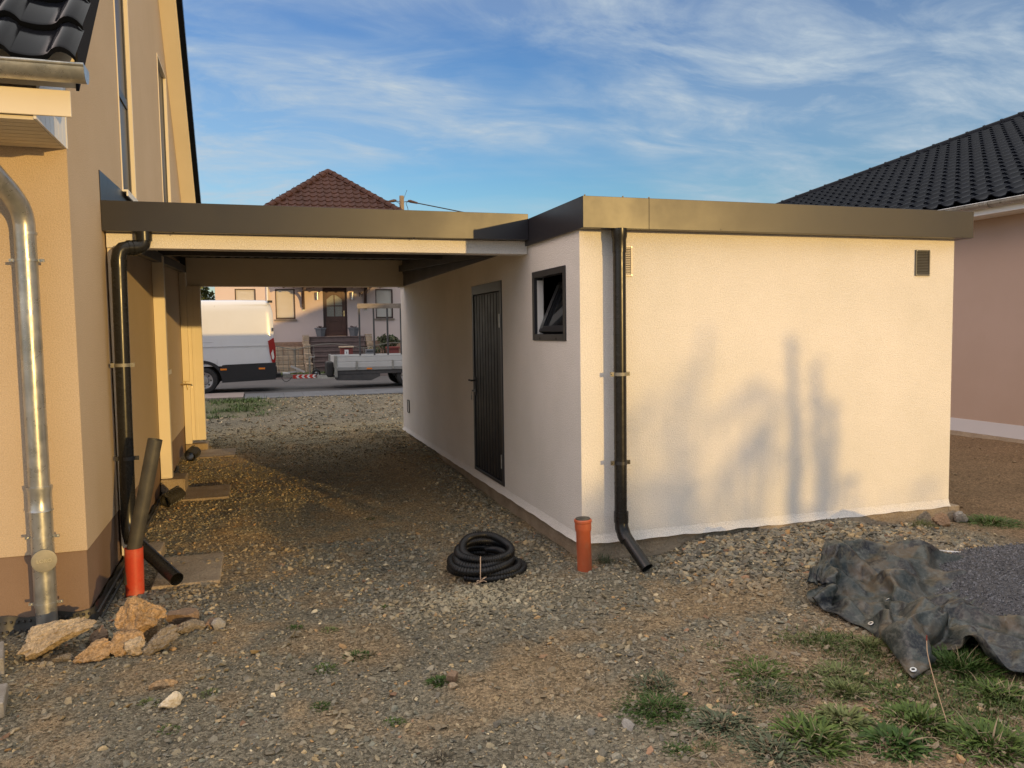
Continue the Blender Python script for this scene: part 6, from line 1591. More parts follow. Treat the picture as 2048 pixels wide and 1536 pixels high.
357,1701,248,363,1681,248,374,1685,255,395,1680,262,386,1676,285,415,1672,296,459,1665,309,495,1674,333,503,1709,288,547,1719,285,572,1697,283,602,1690,268,633,1676,248,663,1660,227,680,1649,198,668,1634,169,690,1606,184,713,1583,170,733,1565,150,744,1535,153,741,1496,171,738,1454,183,718,1418,213,682,1395,243,719,1366,228,790,1351,182,790,1310,192,820,1296,159,876,1284,144,943,1312,112,988,1298,138,1003,1271,194,1052,1264,203,1096,1269,225,1139,1264,158,1184,1271,113,1229,1281,120,1271,1273,125,1293,1266,161,1328,1254,144,1366,1248,151,1366,1182,125,1375,1127,120,1381,1073,119,1389,1023,142,1393,967,120,1397,916,149,1403,868,120,1408,816,109,1426,766,128,1451,717,115,1468,672,118,1489,640,142,1509,621,183,1530,579,186,1545,531,177,1563,494,144,1587,434,122,1604,385,134,1621,337,130,1639,289,126,1640,262,172,1657,214,177,1669,163,168,1690,121,192,1706,74,176,
361,1701,251,367,1688,243,374,1692,252,382,1689,266,394,1689,284,426,1676,283,458,1679,323,494,1696,331,518,1719,312,563,1714,308,588,1721,283,601,1719,245,641,1706,234,645,1696,187,666,1691,157,691,1681,172,725,1668,157,754,1646,158,747,1593,187,771,1573,175,801,1542,172,803,1504,189,760,1465,231,722,1433,269,757,1400,265,837,1370,229,860,1355,184,897,1326,173,942,1367,123,968,1331,169,999,1292,212,1052,1298,227,1113,1307,206,1140,1295,139,1188,1296,113,1228,1306,136,1271,1307,159,1311,1298,167,1342,1295,142,1376,1282,129,1412,1266,126,1422,1197,123,1429,1142,135,1437,1090,120,1446,1036,121,1452,982,121,1457,934,146,1465,884,117,1461,833,144,1487,785,134,1512,734,132,1528,688,113,1548,652,132,1565,634,178,1583,594,163,1599,545,179,1610,494,175,1633,435,150,1655,396,120,1671,347,117,1669,309,159,1679,261,143,1698,215,155,1712,165,157,1733,127,192,1744,76,172,
361,1697,256,366,1708,248,382,1690,248,396,1692,260,392,1707,269,432,1687,281,456,1693,324,491,1714,319,526,1724,338,562,1729,297,591,1740,280,613,1737,246,630,1729,209,640,1717,171,671,1702,180,705,1709,170,747,1697,161,730,1657,174,766,1619,180,752,1587,213,783,1554,209,811,1528,216,772,1493,254,764,1459,280,807,1439,224,865,1409,218,902,1382,189,901,1374,125,937,1367,166,979,1345,209,1030,1323,227,1085,1333,213,1125,1322,152,1173,1318,120,1221,1320,122,1268,1317,133,1305,1328,161,1346,1318,166,1379,1301,154,1411,1297,130,1445,1276,147,1458,1207,125,1467,1152,138,1475,1100,122,1481,1047,138,1490,994,122,1495,940,132,1488,894,160,1500,848,133,1526,799,115,1551,747,120,1567,701,112,1587,664,135,1604,641,175,1621,598,180,1633,550,161,1645,501,179,1664,435,169,1670,385,155,1701,350,131,1701,307,169,1712,265,130,1720,214,133,1739,176,164,1757,128,172,1768,77,170,
357,1691,257,375,1698,252,388,1684,245,397,1702,251,396,1719,253,426,1694,297,459,1712,324,497,1730,332,526,1738,314,570,1753,294,589,1764,262,616,1767,237,622,1757,187,665,1752,172,694,1740,192,720,1727,206,763,1715,199,772,1677,172,780,1644,218,803,1627,197,794,1599,234,775,1560,276,785,1527,297,816,1500,279,840,1494,217,893,1458,158,931,1431,115,945,1418,153,1000,1400,157,1041,1382,202,1073,1374,151,1126,1365,129,1174,1357,125,1216,1355,151,1265,1350,155,1314,1346,162,1358,1349,137,1397,1332,138,1433,1325,159,1465,1302,156,1498,1294,126,1513,1224,127,1522,1168,127,1532,1114,123,1538,1064,146,1542,1010,154,1550,956,154,1546,908,180,1558,858,161,1587,816,136,1612,767,121,1627,720,112,1644,687,143,1661,652,170,1676,607,170,1688,557,175,1688,513,145,1698,446,120,1714,395,125,1740,363,160,1750,311,165,1759,266,135,1757,218,171,1777,177,140,1792,128,146,1806,78,163,
361,1675,253,375,1697,261,385,1701,242,403,1704,236,414,1719,238,416,1714,293,459,1731,320,502,1743,316,539,1755,322,569,1776,279,592,1791,250,604,1796,200,641,1792,174,685,1787,183,726,1783,193,760,1774,202,777,1761,165,808,1722,161,809,1692,219,817,1658,235,858,1639,226,815,1604,288,823,1567,313,856,1556,257,882,1534,231,932,1497,189,976,1473,133,1010,1439,142,1058,1433,173,1075,1408,124,1131,1407,121,1179,1395,148,1226,1397,127,1273,1378,137,1314,1388,164,1365,1379,165,1413,1369,160,1448,1363,132,1483,1341,133,1516,1317,134,1549,1308,161,1565,1238,146,1576,1182,144,1589,1130,126,1597,1076,143,1599,1026,167,1593,977,196,1607,923,198,1618,870,189,1644,821,174,1666,770,163,1685,742,116,1704,700,138,1718,656,153,1735,617,179,1734,572,149,1734,525,120,1750,455,115,1762,405,136,1768,357,115,1795,321,147,1796,271,167,1800,220,186,1820,183,151,1830,133,166,1843,79,161,
362,1683,267,377,1705,270,387,1710,249,400,1711,229,407,1732,243,417,1725,303,459,1742,305,510,1755,331,543,1771,321,574,1792,275,584,1806,228,615,1822,183,657,1816,175,699,1806,174,743,1796,175,774,1795,191,802,1768,183,831,1742,168,844,1707,198,828,1689,244,859,1664,257,833,1630,305,852,1593,318,882,1578,275,912,1557,246,960,1530,188,1000,1494,166,1011,1449,186,1050,1445,130,1106,1434,142,1160,1422,155,1213,1419,137,1260,1403,161,1303,1407,133,1350,1395,141,1402,1376,137,1449,1386,164,1485,1377,137,1515,1351,159,1549,1337,133,1584,1320,148,1598,1250,129,1609,1195,122,1609,1147,156,1614,1095,178,1620,1044,197,1629,992,180,1645,937,188,1657,884,177,1674,836,142,1704,787,151,1717,738,149,1741,704,124,1756,662,144,1771,620,167,1760,584,124,1770,532,121,1784,464,138,1789,415,117,1801,363,116,1813,311,119,1824,266,150,1831,226,187,1849,185,158,1858,132,161,1867,80,171,
359,1687,266,367,1715,265,388,1708,234,405,1731,225,397,1742,249,422,1737,311,474,1759,322,517,1774,324,552,1792,316,564,1811,245,592,1835,223,631,1845,201,675,1841,190,720,1836,176,763,1828,164,798,1820,169,832,1798,175,850,1768,201,843,1737,236,875,1713,238,863,1701,299,878,1663,288,899,1631,310,915,1592,331,941,1561,319,1008,1554,219,1029,1510,225,1046,1497,152,1101,1485,131,1157,1473,132,1210,1463,153,1260,1449,174,1309,1445,151,1358,1437,141,1406,1422,136,1451,1416,160,1499,1414,140,1534,1399,168,1568,1374,167,1600,1362,134,1634,1337,128,1653,1265,126,1665,1209,132,1665,1163,167,1666,1116,200,1673,1067,172,1685,1013,162,1700,958,162,1705,907,138,1734,857,137,1756,807,119,1773,767,158,1796,726,141,1809,684,167,1809,645,130,1813,592,138,1824,541,120,1834,470,125,1837,418,142,1850,372,118,1861,319,126,1870,274,159,1877,234,196,1892,189,169,1897,137,186,1905,82,170,
350,1692,267,369,1713,253,389,1721,239,403,1744,220,410,1751,252,431,1747,333,489,1763,342,534,1786,345,542,1799,284,569,1836,238,605,1856,250,647,1858,243,691,1867,209,737,1863,199,781,1860,184,815,1850,200,827,1820,248,844,1788,273,873,1760,283,896,1765,222,901,1720,226,931,1703,261,955,1667,267,971,1625,271,995,1607,312,1063,1563,251,1071,1558,195,1096,1540,145,1153,1526,138,1209,1512,137,1263,1496,136,1314,1479,153,1362,1472,175,1411,1461,164,1458,1457,136,1502,1449,166,1548,1428,181,1591,1417,162,1614,1393,133,1653,1382,152,1686,1353,145,1708,1282,131,1711,1233,161,1708,1189,198,1723,1134,191,1733,1078,188,1746,1029,163,1748,984,125,1765,930,127,1794,879,123,1817,826,121,1828,774,118,1849,747,159,1856,704,134,1864,656,155,1868,601,156,1868,546,157,1886,477,146,1889,424,165,1901,382,128,1895,341,164,1909,292,185,1922,241,201,1935,192,180,1940,138,171,1942,83,174,
346,1698,270,360,1717,250,383,1730,244,398,1755,224,402,1756,270,446,1759,322,490,1776,348,535,1802,345,538,1814,269,575,1853,248,615,1869,268,655,1870,280,698,1885,245,747,1882,223,789,1880,233,816,1861,258,848,1834,269,859,1805,310,879,1783,255,928,1774,230,925,1745,187,948,1707,192,982,1678,196,1015,1653,217,1037,1633,264,1094,1593,243,1113,1566,201,1129,1568,148,1186,1553,146,1243,1539,144,1295,1518,157,1349,1501,139,1396,1497,168,1441,1485,141,1493,1478,139,1543,1463,145,1586,1442,177,1612,1440,136,1644,1412,159,1684,1395,131,1719,1367,132,1741,1296,145,1738,1252,183,1746,1198,203,1758,1146,172,1772,1087,183,1772,1050,139,1785,995,144,1806,944,128,1835,892,124,1858,839,120,1860,788,140,1881,740,136,1884,694,165,1893,658,128,1895,601,127,1903,557,159,1911,483,170,1922,428,171,1933,384,136,1928,339,172,1926,285,159,1946,239,182,1958,188,200,1950,133,199,1967,84,178,
343,1697,263,359,1719,239,385,1735,219,395,1765,232,413,1767,280,442,1771,333,503,1795,348,522,1803,293,546,1835,275,592,1872,269,630,1874,311,670,1889,315,711,1908,288,760,1904,278,799,1893,305,841,1890,302,861,1851,316,898,1831,276,896,1822,211,930,1803,185,963,1776,204,986,1748,166,1023,1719,166,1054,1700,201,1081,1664,188,1124,1616,174,1168,1604,191,1192,1596,143,1235,1581,180,1291,1576,166,1346,1556,172,1399,1533,169,1446,1527,142,1497,1513,145,1535,1501,181,1585,1484,192,1629,1483,162,1666,1465,137,1697,1431,137,1726,1411,169,1767,1388,152,1776,1317,185,1796,1261,181,1803,1210,211,1816,1161,174,1829,1105,169,1833,1064,127,1845,1012,152,1860,957,160,1888,904,159,1918,856,131,1921,801,136,1925,753,180,1939,711,150,1950,662,136,1947,607,148,1950,551,128,1960,491,190,1973,441,162,1986,390,136,1975,337,187,1973,282,166,1967,228,138,1976,176,157,1993,139,198,2004,85,187,
343,1696,253,367,1714,232,379,1746,215,394,1771,252,419,1780,305,456,1787,342,499,1806,327,523,1821,273,552,1852,250,604,1883,301,646,1884,351,680,1914,341,725,1930,332,771,1924,350,811,1910,371,858,1912,349,872,1882,286,918,1871,267,917,1867,205,959,1844,182,995,1818,200,1021,1790,163,1057,1764,179,1095,1735,182,1120,1699,158,1169,1662,182,1198,1639,146,1249,1628,151,1284,1622,201,1341,1609,196,1398,1593,191,1447,1575,162,1492,1553,184,1545,1549,167,1585,1534,200,1629,1521,169,1682,1512,165,1721,1484,153,1752,1454,129,1784,1425,151,1800,1406,195,1833,1335,188,1849,1279,194,1861,1223,211,1874,1171,186,1888,1119,164,1894,1075,124,1905,1030,159,1920,974,149,1949,923,164,1971,868,167,1972,813,169,1981,770,140,1996,722,164,1995,669,170,2000,612,167,2005,562,137,2008,490,164,2015,442,195,2020,387,181,2024,332,168,2010,287,134,2012,231,129,2018,176,142,2036,143,189,2041,87,193,
342,1685,249,360,1712,224,376,1744,228,394,1762,266,410,1775,322,463,1801,346,495,1817,309,523,1833,264,561,1857,277,613,1886,327,655,1901,357,700,1910,365,733,1947,375,778,1935,398,826,1927,392,845,1919,324,880,1904,269,927,1907,272,935,1897,205,970,1877,226,1008,1855,190,1044,1822,164,1079,1786,159,1118,1757,159,1130,1724,194,1187,1698,167,1227,1672,146,1259,1666,187,1310,1637,170,1367,1620,163,1425,1621,172,1470,1592,197,1522,1575,205,1575,1574,182,1623,1553,203,1659,1545,148,1710,1530,134,1753,1503,138,1788,1469,131,1809,1448,170,1835,1420,201,1862,1347,209,1881,1291,212,1898,1234,205,1908,1187,170,1925,1133,154,1934,1083,123,1946,1040,163,1961,986,144,1982,930,136,2002,874,139,2007,820,147,2015,767,162,2022,723,131,2032,677,161,2032,623,143,2041,566,144,2033,503,186,2029,453,155,2030,398,143,2049,345,132,2043,288,139,2036,232,148,2046,179,127,2063,144,178,2066,88,188,
333,1687,246,355,1720,215,372,1752,236,387,1772,280,419,1793,327,466,1818,336,498,1837,291,533,1854,255,577,1875,290,632,1892,365,668,1926,334,697,1930,391,750,1942,418,797,1958,430,831,1966,384,852,1963,321,891,1955,277,941,1951,263,968,1947,218,1007,1948,262,1045,1906,253,1082,1866,195,1123,1837,206,1157,1796,205,1178,1767,249,1236,1741,214,1263,1730,155,1306,1695,153,1361,1682,176,1395,1657,219,1454,1650,241,1510,1627,240,1566,1616,227,1621,1608,210,1662,1593,174,1710,1579,145,1764,1563,157,1803,1536,133,1837,1499,142,1859,1475,181,1876,1428,162,1913,1363,189,1935,1308,197,1941,1254,170,1967,1200,167,1971,1159,120,1989,1105,142,2008,1052,163,2022,994,165,2044,945,133,2062,893,156,2067,837,161,2074,783,166,2080,736,138,2081,681,132,2079,637,169,2082,579,177,2086,502,184,2081,460,141,2080,401,146,2076,349,172,2076,291,173,2079,245,137,2090,188,134,2098,132,149,2103,89,189,
332,1691,253,346,1729,214,378,1760,222,399,1781,279,426,1804,330,465,1829,313,494,1845,254,542,1870,258,584,1883,315,644,1917,335,681,1952,338,705,1955,411,757,1970,435,792,1982,381,833,1995,350,881,1990,342,925,1984,312,955,1996,257,998,1990,228,1043,1970,231,1081,1947,258,1123,1920,280,1168,1895,276,1183,1852,301,1225,1814,279,1269,1793,205,1314,1772,172,1337,1740,210,1391,1720,231,1443,1700,205,1497,1672,192,1549,1675,222,1601,1659,195,1651,1644,169,1706,1632,150,1760,1616,130,1813,1597,130,1855,1565,129,1883,1534,162,1892,1485,133,1927,1448,146,1962,1377,162,1985,1322,173,1983,1275,134,2016,1226,145,2031,1173,119,2048,1116,123,2066,1060,138,2084,1008,162,2106,961,127,2124,911,160,2126,854,143,2128,797,141,2136,740,160,2137,689,131,2134,648,175,2135,589,179,2137,511,179,2132,464,139,2130,407,153,2124,353,178,2123,294,178,2124,253,135,2125,199,159,2139,142,158,2140,90,193,
333,1698,259,341,1732,226,372,1767,231,396,1791,294,430,1822,343,465,1842,303,496,1859,248,547,1882,266,598,1892,338,650,1936,327,682,1967,362,712,1972,432,758,1978,397,801,2003,373,851,2013,357,900,2006,352,943,2006,318,980,2010,269,1018,2015,228,1065,1998,235,1108,1969,248,1155,1947,278,1180,1921,320,1200,1878,277,1248,1849,286,1295,1828,211,1308,1779,232,1368,1763,234,1418,1739,203,1478,1727,201,1528,1695,173,1584,1680,193,1638,1670,213,1688,1659,182,1737,1627,178,1791,1617,159,1835,1579,166,1887,1593,136,1904,1542,127,1931,1497,141,1956,1452,123,1974,1374,126,1988,1314,132,2005,1262,165,2050,1243,122,2065,1183,139,2086,1126,135,2106,1069,134,2126,1019,161,2148,969,127,2162,911,132,2162,860,163,2167,810,136,2170,752,136,2175,696,130,2172,652,171,2166,594,159,2172,516,174,2166,465,140,2157,414,171,2157,355,173,2154,296,181,2156,257,134,2154,196,131,2156,150,181,2165,91,183,
326,1704,259,333,1739,226,368,1764,242,409,1800,289,437,1834,338,462,1851,273,501,1878,237,558,1882,303,608,1913,336,659,1965,312,680,1980,397,729,1998,430,771,2009,370,827,2017,403,878,2031,385,904,2043,321,948,2048,278,998,2053,255,1046,2057,223,1095,2035,252,1126,2007,310,1182,1989,361,1222,1951,298,1239,1911,249,1281,1900,285,1333,1842,277,1368,1799,282,1403,1798,191,1462,1777,171,1521,1757,158,1578,1737,169,1633,1705,160,1688,1698,184,1744,1682,200,1793,1659,173,1841,1630,192,1890,1612,162,1911,1567,193,1948,1537,165,1986,1513,130,2010,1464,127,2030,1384,123,2044,1323,119,2061,1268,143,2073,1215,176,2124,1199,143,2144,1144,124,2164,1091,149,2187,1034,153,2210,982,124,2225,924,143,2220,864,139,2218,812,171,2227,768,133,2230,710,132,2227,658,169,2220,599,157,2210,520,135,2212,467,167,2206,407,162,2198,361,203,2201,303,182,2202,258,138,2199,199,130,2199,153,174,2202,93,175,
310,1706,258,332,1751,229,376,1777,240,413,1813,298,440,1850,328,464,1866,253,511,1894,229,577,1895,322,618,1931,315,660,1984,354,694,2000,427,735,2023,387,791,2038,387,845,2047,412,873,2056,343,911,2080,300,963,2089,277,1016,2096,258,1058,2068,288,1113,2070,283,1149,2039,251,1196,2007,248,1244,1979,225,1288,1945,234,1332,1923,262,1386,1862,241,1428,1830,267,1454,1840,184,1513,1819,179,1572,1798,168,1628,1772,146,1684,1740,139,1737,1708,143,1791,1686,158,1847,1688,179,1894,1651,165,1946,1627,179,1960,1586,222,1998,1558,187,2034,1521,160,2062,1473,147,2080,1392,151,2103,1332,119,2108,1292,170,2124,1238,199,2152,1182,195,2186,1137,169,2223,1109,126,2244,1050,126,2273,994,127,2287,935,131,2281,875,136,2276,817,148,2254,774,185,2277,723,163,2283,663,151,2271,605,135,2262,525,145,2253,463,129,2255,409,161,2247,367,206,2247,309,186,2246,255,157,2244,200,130,2244,157,182,2239,94,167,
303,1717,259,323,1757,215,373,1781,259,409,1817,315,438,1862,322,465,1879,245,523,1898,259,579,1910,319,620,1948,306,660,2004,349,702,2020,442,741,2041,374,798,2049,410,852,2068,396,875,2078,329,928,2095,321,978,2110,290,1035,2111,277,1081,2085,301,1125,2094,263,1172,2064,248,1223,2035,235,1272,2003,234,1315,1967,251,1367,1936,236,1408,1880,273,1463,1855,279,1488,1868,186,1547,1847,179,1606,1825,158,1663,1798,146,1715,1765,157,1770,1735,155,1824,1708,142,1879,1683,153,1916,1666,198,1976,1646,200,1995,1602,236,2031,1568,205,2060,1521,188,2083,1468,178,2119,1400,142,2117,1340,160,2133,1282,141,2158,1232,170,2186,1194,213,2222,1154,181,2258,1114,149,2275,1053,157,2311,1003,143,2327,944,143,2305,891,169,2314,827,163,2290,782,199,2282,722,201,2274,662,189,2276,602,172,2297,529,141,2291,468,141,2274,426,185,2280,370,211,2276,318,174,2271,266,141,2273,204,132,2273,157,172,2264,95,153,
296,1724,266,324,1767,227,375,1791,245,408,1829,301,442,1879,294,476,1890,234,529,1902,278,587,1931,320,619,1978,294,667,2012,404,717,2044,431,762,2065,384,816,2075,427,837,2080,360,891,2114,331,946,2131,326,1005,2136,317,1056,2104,326,1115,2109,330,1165,2115,301,1202,2068,305,1257,2070,271,1307,2034,269,1361,2001,262,1397,1957,284,1455,1906,306,1508,1901,276,1539,1910,202,1596,1889,177,1657,1865,155,1712,1836,167,1765,1803,146,1818,1770,135,1876,1745,144,1925,1720,172,1970,1695,207,2011,1671,246,2048,1629,226,2079,1579,237,2106,1525,223,2131,1473,207,2160,1397,184,2164,1357,132,2190,1299,133,2216,1256,172,2246,1207,200,2271,1153,222,2312,1125,180,2325,1064,195,2362,1014,180,2372,954,187,2369,893,175,2346,848,213,2346,787,217,2339,731,187,2331,669,196,2330,621,153,2333,535,181,2340,476,153,2321,436,200,2322,375,183,2319,312,194,2317,273,145,2317,211,130,2316,158,163,2301,96,153,
288,1717,260,315,1772,214,369,1796,255,411,1838,327,441,1902,267,490,1903,228,539,1915,296,591,1948,297,627,1998,312,682,2035,429,735,2052,368,766,2099,389,827,2114,387,864,2115,328,918,2120,375,968,2154,356,1024,2127,365,1086,2110,381,1136,2151,340,1181,2111,348,1236,2083,341,1285,2054,314,1351,2065,287,1399,2026,298,1432,1985,331,1503,1942,328,1542,1956,277,1591,1950,206,1648,1930,179,1708,1905,170,1764,1875,175,1817,1840,144,1850,1801,180,1917,1785,169,1959,1757,209,2012,1732,232,2052,1690,204,2101,1656,219,2131,1601,221,2156,1545,204,2185,1490,204,2208,1419,162,2217,1374,116,2245,1319,134,2272,1264,154,2290,1202,156,2318,1150,180,2362,1125,223,2388,1076,185,2415,1026,214,2426,965,219,2412,903,219,2400,857,173,2403,800,202,2395,739,193,2386,676,201,2378,616,183,2371,543,139,2387,489,169,2364,430,175,2363,379,215,2367,317,201,2363,278,146,2358,213,158,2345,155,130,2338,98,158,
278,1727,243,315,1777,228,371,1790,271,407,1846,343,434,1895,251,494,1914,226,544,1928,305,595,1963,290,623,2013,322,692,2051,434,743,2070,346,773,2120,365,830,2109,338,883,2136,314,926,2147,378,986,2168,374,1041,2153,347,1098,2154,377,1165,2168,359,1219,2139,344,1255,2118,294,1309,2079,297,1347,2058,353,1405,2035,362,1463,2018,383,1538,1979,363,1583,1950,324,1627,1973,219,1681,1934,207,1743,1928,181,1800,1900,170,1832,1844,183,1887,1813,165,1937,1798,205,1996,1775,211,2031,1721,195,2092,1702,206,2116,1651,179,2163,1614,202,2192,1559,208,2188,1508,169,2223,1439,131,2254,1385,114,2281,1327,119,2305,1267,132,2324,1221,173,2351,1162,158,2397,1138,203,2429,1080,196,2422,1019,170,2459,971,193,2439,911,188,2435,848,197,2415,795,166,2434,743,201,2417,683,184,2414,618,190,2405,551,136,2403,487,137,2394,426,157,2398,382,204,2378,331,170,2374,266,179,2386,218,130,2375,154,130,2363,99,159,
280,1730,241,323,1768,230,367,1806,281,410,1845,327,454,1882,232,503,1912,245,553,1942,294,602,1972,309,644,2011,341,700,2064,400,742,2103,324,792,2129,298,848,2146,303,903,2162,330,958,2178,316,1015,2189,310,1072,2187,345,1130,2185,320,1188,2183,273,1243,2171,274,1296,2147,310,1348,2123,312,1400,2099,320,1453,2076,319,1506,2053,319,1577,2023,316,1630,2001,312,1684,1978,252,1737,1955,233,1790,1933,227,1841,1906,221,1889,1874,189,1937,1842,193,1985,1810,165,2033,1778,160,2081,1746,167,2129,1714,160,2165,1671,151,2190,1619,151,2216,1567,157,2242,1516,153,2277,1447,153,2302,1395,145,2328,1344,151,2354,1292,156,2380,1240,158,2406,1189,146,2431,1137,145,2457,1085,136,2483,1034,152,2498,980,139,2491,923,158,2485,865,167,2479,808,180,2472,750,158,2466,693,158,2460,636,165,2451,559,160,2445,502,164,2438,444,177,2432,387,170,2426,330,160,2419,272,189,2413,215,167,2406,157,160,2400,100,141]
sh_ = np.array(SHEET, float).reshape(42, 66, 3)/1000 + np.array([0.8, -3.0, -0.3])
TX, TY, TZ = sh_[..., 0], sh_[..., 1], sh_[..., 2]
n1, n0 = TX.shape
idx = np.arange(n1*n0).reshape(n1, n0)
TF = np.stack([idx[:-1, :-1], idx[:-1, 1:], idx[1:, 1:], idx[1:, :-1]], -1).reshape(-1, 4)
def tarp_material():
    m = mat('muddy_tarpaulin', (0.017, 0.024, 0.0225), 0.36, col2=(0.046, 0.056, 0.052), vscale=5, bump=0.35, bscale=38, bdist=0.012, bdetail=6, spec=0.4)
    N, L = m.node_tree.nodes, m.node_tree.links
    b = N['Principled BSDF']; src = b.inputs['Base Color'].links[0].from_socket
    t_ = N.new('ShaderNodeTexCoord')
    for sc_, lo, hi, col, fac in ((3.4, 0.49, 0.58, (0.100, 0.076, 0.048), 0.85), (4.6, 0.53, 0.58, (0.010, 0.012, 0.017), 0.9), (26, 0.48, 0.70, (0.135, 0.142, 0.128), 0.6), (70, 0.50, 0.68, (0.10, 0.098, 0.082), 0.55)):
        nz = N.new('ShaderNodeTexNoise'); nz.inputs['Scale'].default_value = sc_; nz.inputs['Detail'].default_value = 4; nz.inputs['Distortion'].default_value = 0.8
        mp = N.new('ShaderNodeMapping'); mp.inputs['Location'].default_value = (sc_, 2*sc_, 0); L.new(t_.outputs['Object'], mp.inputs[0]); L.new(mp.outputs[0], nz.inputs['Vector'])
        mr = N.new('ShaderNodeMapRange'); mr.inputs[1].default_value = lo; mr.inputs[2].default_value = hi; mr.inputs[4].default_value = fac; L.new(nz.outputs['Fac'], mr.inputs[0])
        mx = N.new('ShaderNodeMix'); mx.data_type = 'RGBA'; L.new(mr.outputs[0], mx.inputs[0]); L.new(src, mx.inputs[6]); mx.inputs[7].default_value = (*col, 1)
        src = mx.outputs[2]
    L.new(src, b.inputs['Base Color'])
    return m
M['tarp'] = tarp_material()
tp_ = thing('tarpaulin', 'crumpled muddy dark green tarpaulin with metal eyelets spread under the dark chippings', 'tarpaulin', (1.5, -1.7, -0.2))
so_ = np_mesh('sheet', np.stack([TX, TY, TZ], -1).reshape(-1, 3), TF, M['tarp'], tp_, smooth=True); sb_ = so_.modifiers.new('smooth', 'SUBSURF'); sb_.levels = 1; sb_.render_levels = 1
sm_ = so_.modifiers.new('thickness', 'SOLIDIFY'); sm_.thickness = 0.0025
def tz_at(x, y):
    d = (TX - x)**2 + (TY - y)**2; k = np.unravel_index(np.argmin(d), d.shape)
    k = (min(max(k[0], 1), n1 - 2), min(max(k[1], 1), n0 - 2))
    p = Vector((TX[k], TY[k], TZ[k]))
    a = Vector((TX[k[0] + 1, k[1]] - TX[k[0] - 1, k[1]], TY[k[0] + 1, k[1]] - TY[k[0] - 1, k[1]], TZ[k[0] + 1, k[1]] - TZ[k[0] - 1, k[1]]))
    b = Vector((TX[k[0], k[1] + 1] - TX[k[0], k[1] - 1], TY[k[0], k[1] + 1] - TY[k[0], k[1] - 1], TZ[k[0], k[1] + 1] - TZ[k[0], k[1] - 1]))
    nn = a.cross(b).normalized()
    return p, (nn if nn.z > 0 else -nn)
for (x, y) in ((0.905, -2.355), (1.12, -1.80), (1.42, -1.66)):
    p, nn = tz_at(x, y); e = MB(); p = p + nn*0.006
    u_ = nn.orthogonal().normalized(); w_ = nn.cross(u_); vs = []; nk = 24
    for (r_, l_) in ((0.009, 0.0), (0.010, 0.003), (0.016, 0.003), (0.018, 0.0)):
        for k in range(nk): vs.append(p + (u_*math.cos(2*PI*k/nk) + w_*math.sin(2*PI*k/nk))*r_ + nn*l_)
    e.add(vs, [(i*nk + j, i*nk + (j + 1) % nk, (i + 1)*nk + (j + 1) % nk, (i + 1)*nk + j) for i in range(3) for j in range(nk)])
    eo = e.build('eyelet', M['grommet'], tp_, smooth=True)
    hh = MB(); hh.add([p + (u_*math.cos(2*PI*k/nk) + w_*math.sin(2*PI*k/nk))*0.0092 + nn*0.0005 for k in range(nk)], [tuple(range(nk))]); hh.build('eyelet_hole', M['black'], eo)
# heap
hp = thing('chippings_heap', 'heap of dark grey stone chippings lying on the tarpaulin', 'gravel heap', (3.18, -1.72, -0.2))
ax_ = np.linspace(1.7, 4.45, 130); ay_ = np.linspace(-2.75, -0.7, 100)
PX, PY = np.meshgrid(ax_, ay_); ph = pile_h(PX, PY)
PZ = ground_z(PX, PY) + ph + 0.02*(fbm(PX, PY, 7, 91, 3) - .5) - 0.03*(ph < 0.005) + 0.012
idx = np.arange(PX.size).reshape(PX.shape)
PF = np.stack([idx[:-1, :-1], idx[:-1, 1:], idx[1:, 1:], idx[1:, :-1]], -1).reshape(-1, 4)
kf = (ph.ravel()[PF] > 0.0).any(1)
M['chippings'] = mat('dark_chippings', (0.11, 0.11, 0.115), 0.85, col2=(0.075, 0.075, 0.08), vscale=40, bump=1.0, bscale=90, bdist=0.02, speck=0.4, speckscale=130)
np_mesh('heap', np.stack([PX, PY, PZ], -1).reshape(-1, 3), PF[kf], M['chippings'], hp, smooth=True)
r_ = np.random.default_rng(5)
x = r_.uniform(1.75, 4.3, 26000); y = r_.uniform(-2.7, -0.75, 26000); ph = pile_h(x, y)
k = (ph > 0.0) & ((ph > 0.03) | (r_.random(len(x)) < 0.5)) & (x < 3.6); x, y, ph = x[k], y[k], ph[k]
pc = np.array([0.125, 0.127, 0.135])*r_.uniform(0.55, 1.7, (len(x), 1))
z = ground_z(x, y) + ph + 0.02*(fbm(x, y, 7, 91, 3) - .5) + 0.012
so2 = scatter_stones('chippings', x, y, r_.uniform(0.005, 0.0115, len(x)), z, pc, 404, sink=0.1, parent=hp, tilt=0.7); so2['kind'] = 'stuff'
# thin white strip lying behind the tarp
t = MB(); t.bar((2.72, -0.865, gz(2.72, -.865) + 0.02), (3.10, -0.945, gz(3.1, -.945) + 0.022), 0.012, 0.008)
t.bar((2.68, -0.83, gz(2.68, -.83) + 0.02), (2.85, -0.90, gz(2.85, -.9) + 0.02), 0.010, 0.008)
tag(t.build('plastic_strip', M['plastic_white']), 'thin white plastic strip lying on the soil behind the tarpaulin', 'strip')

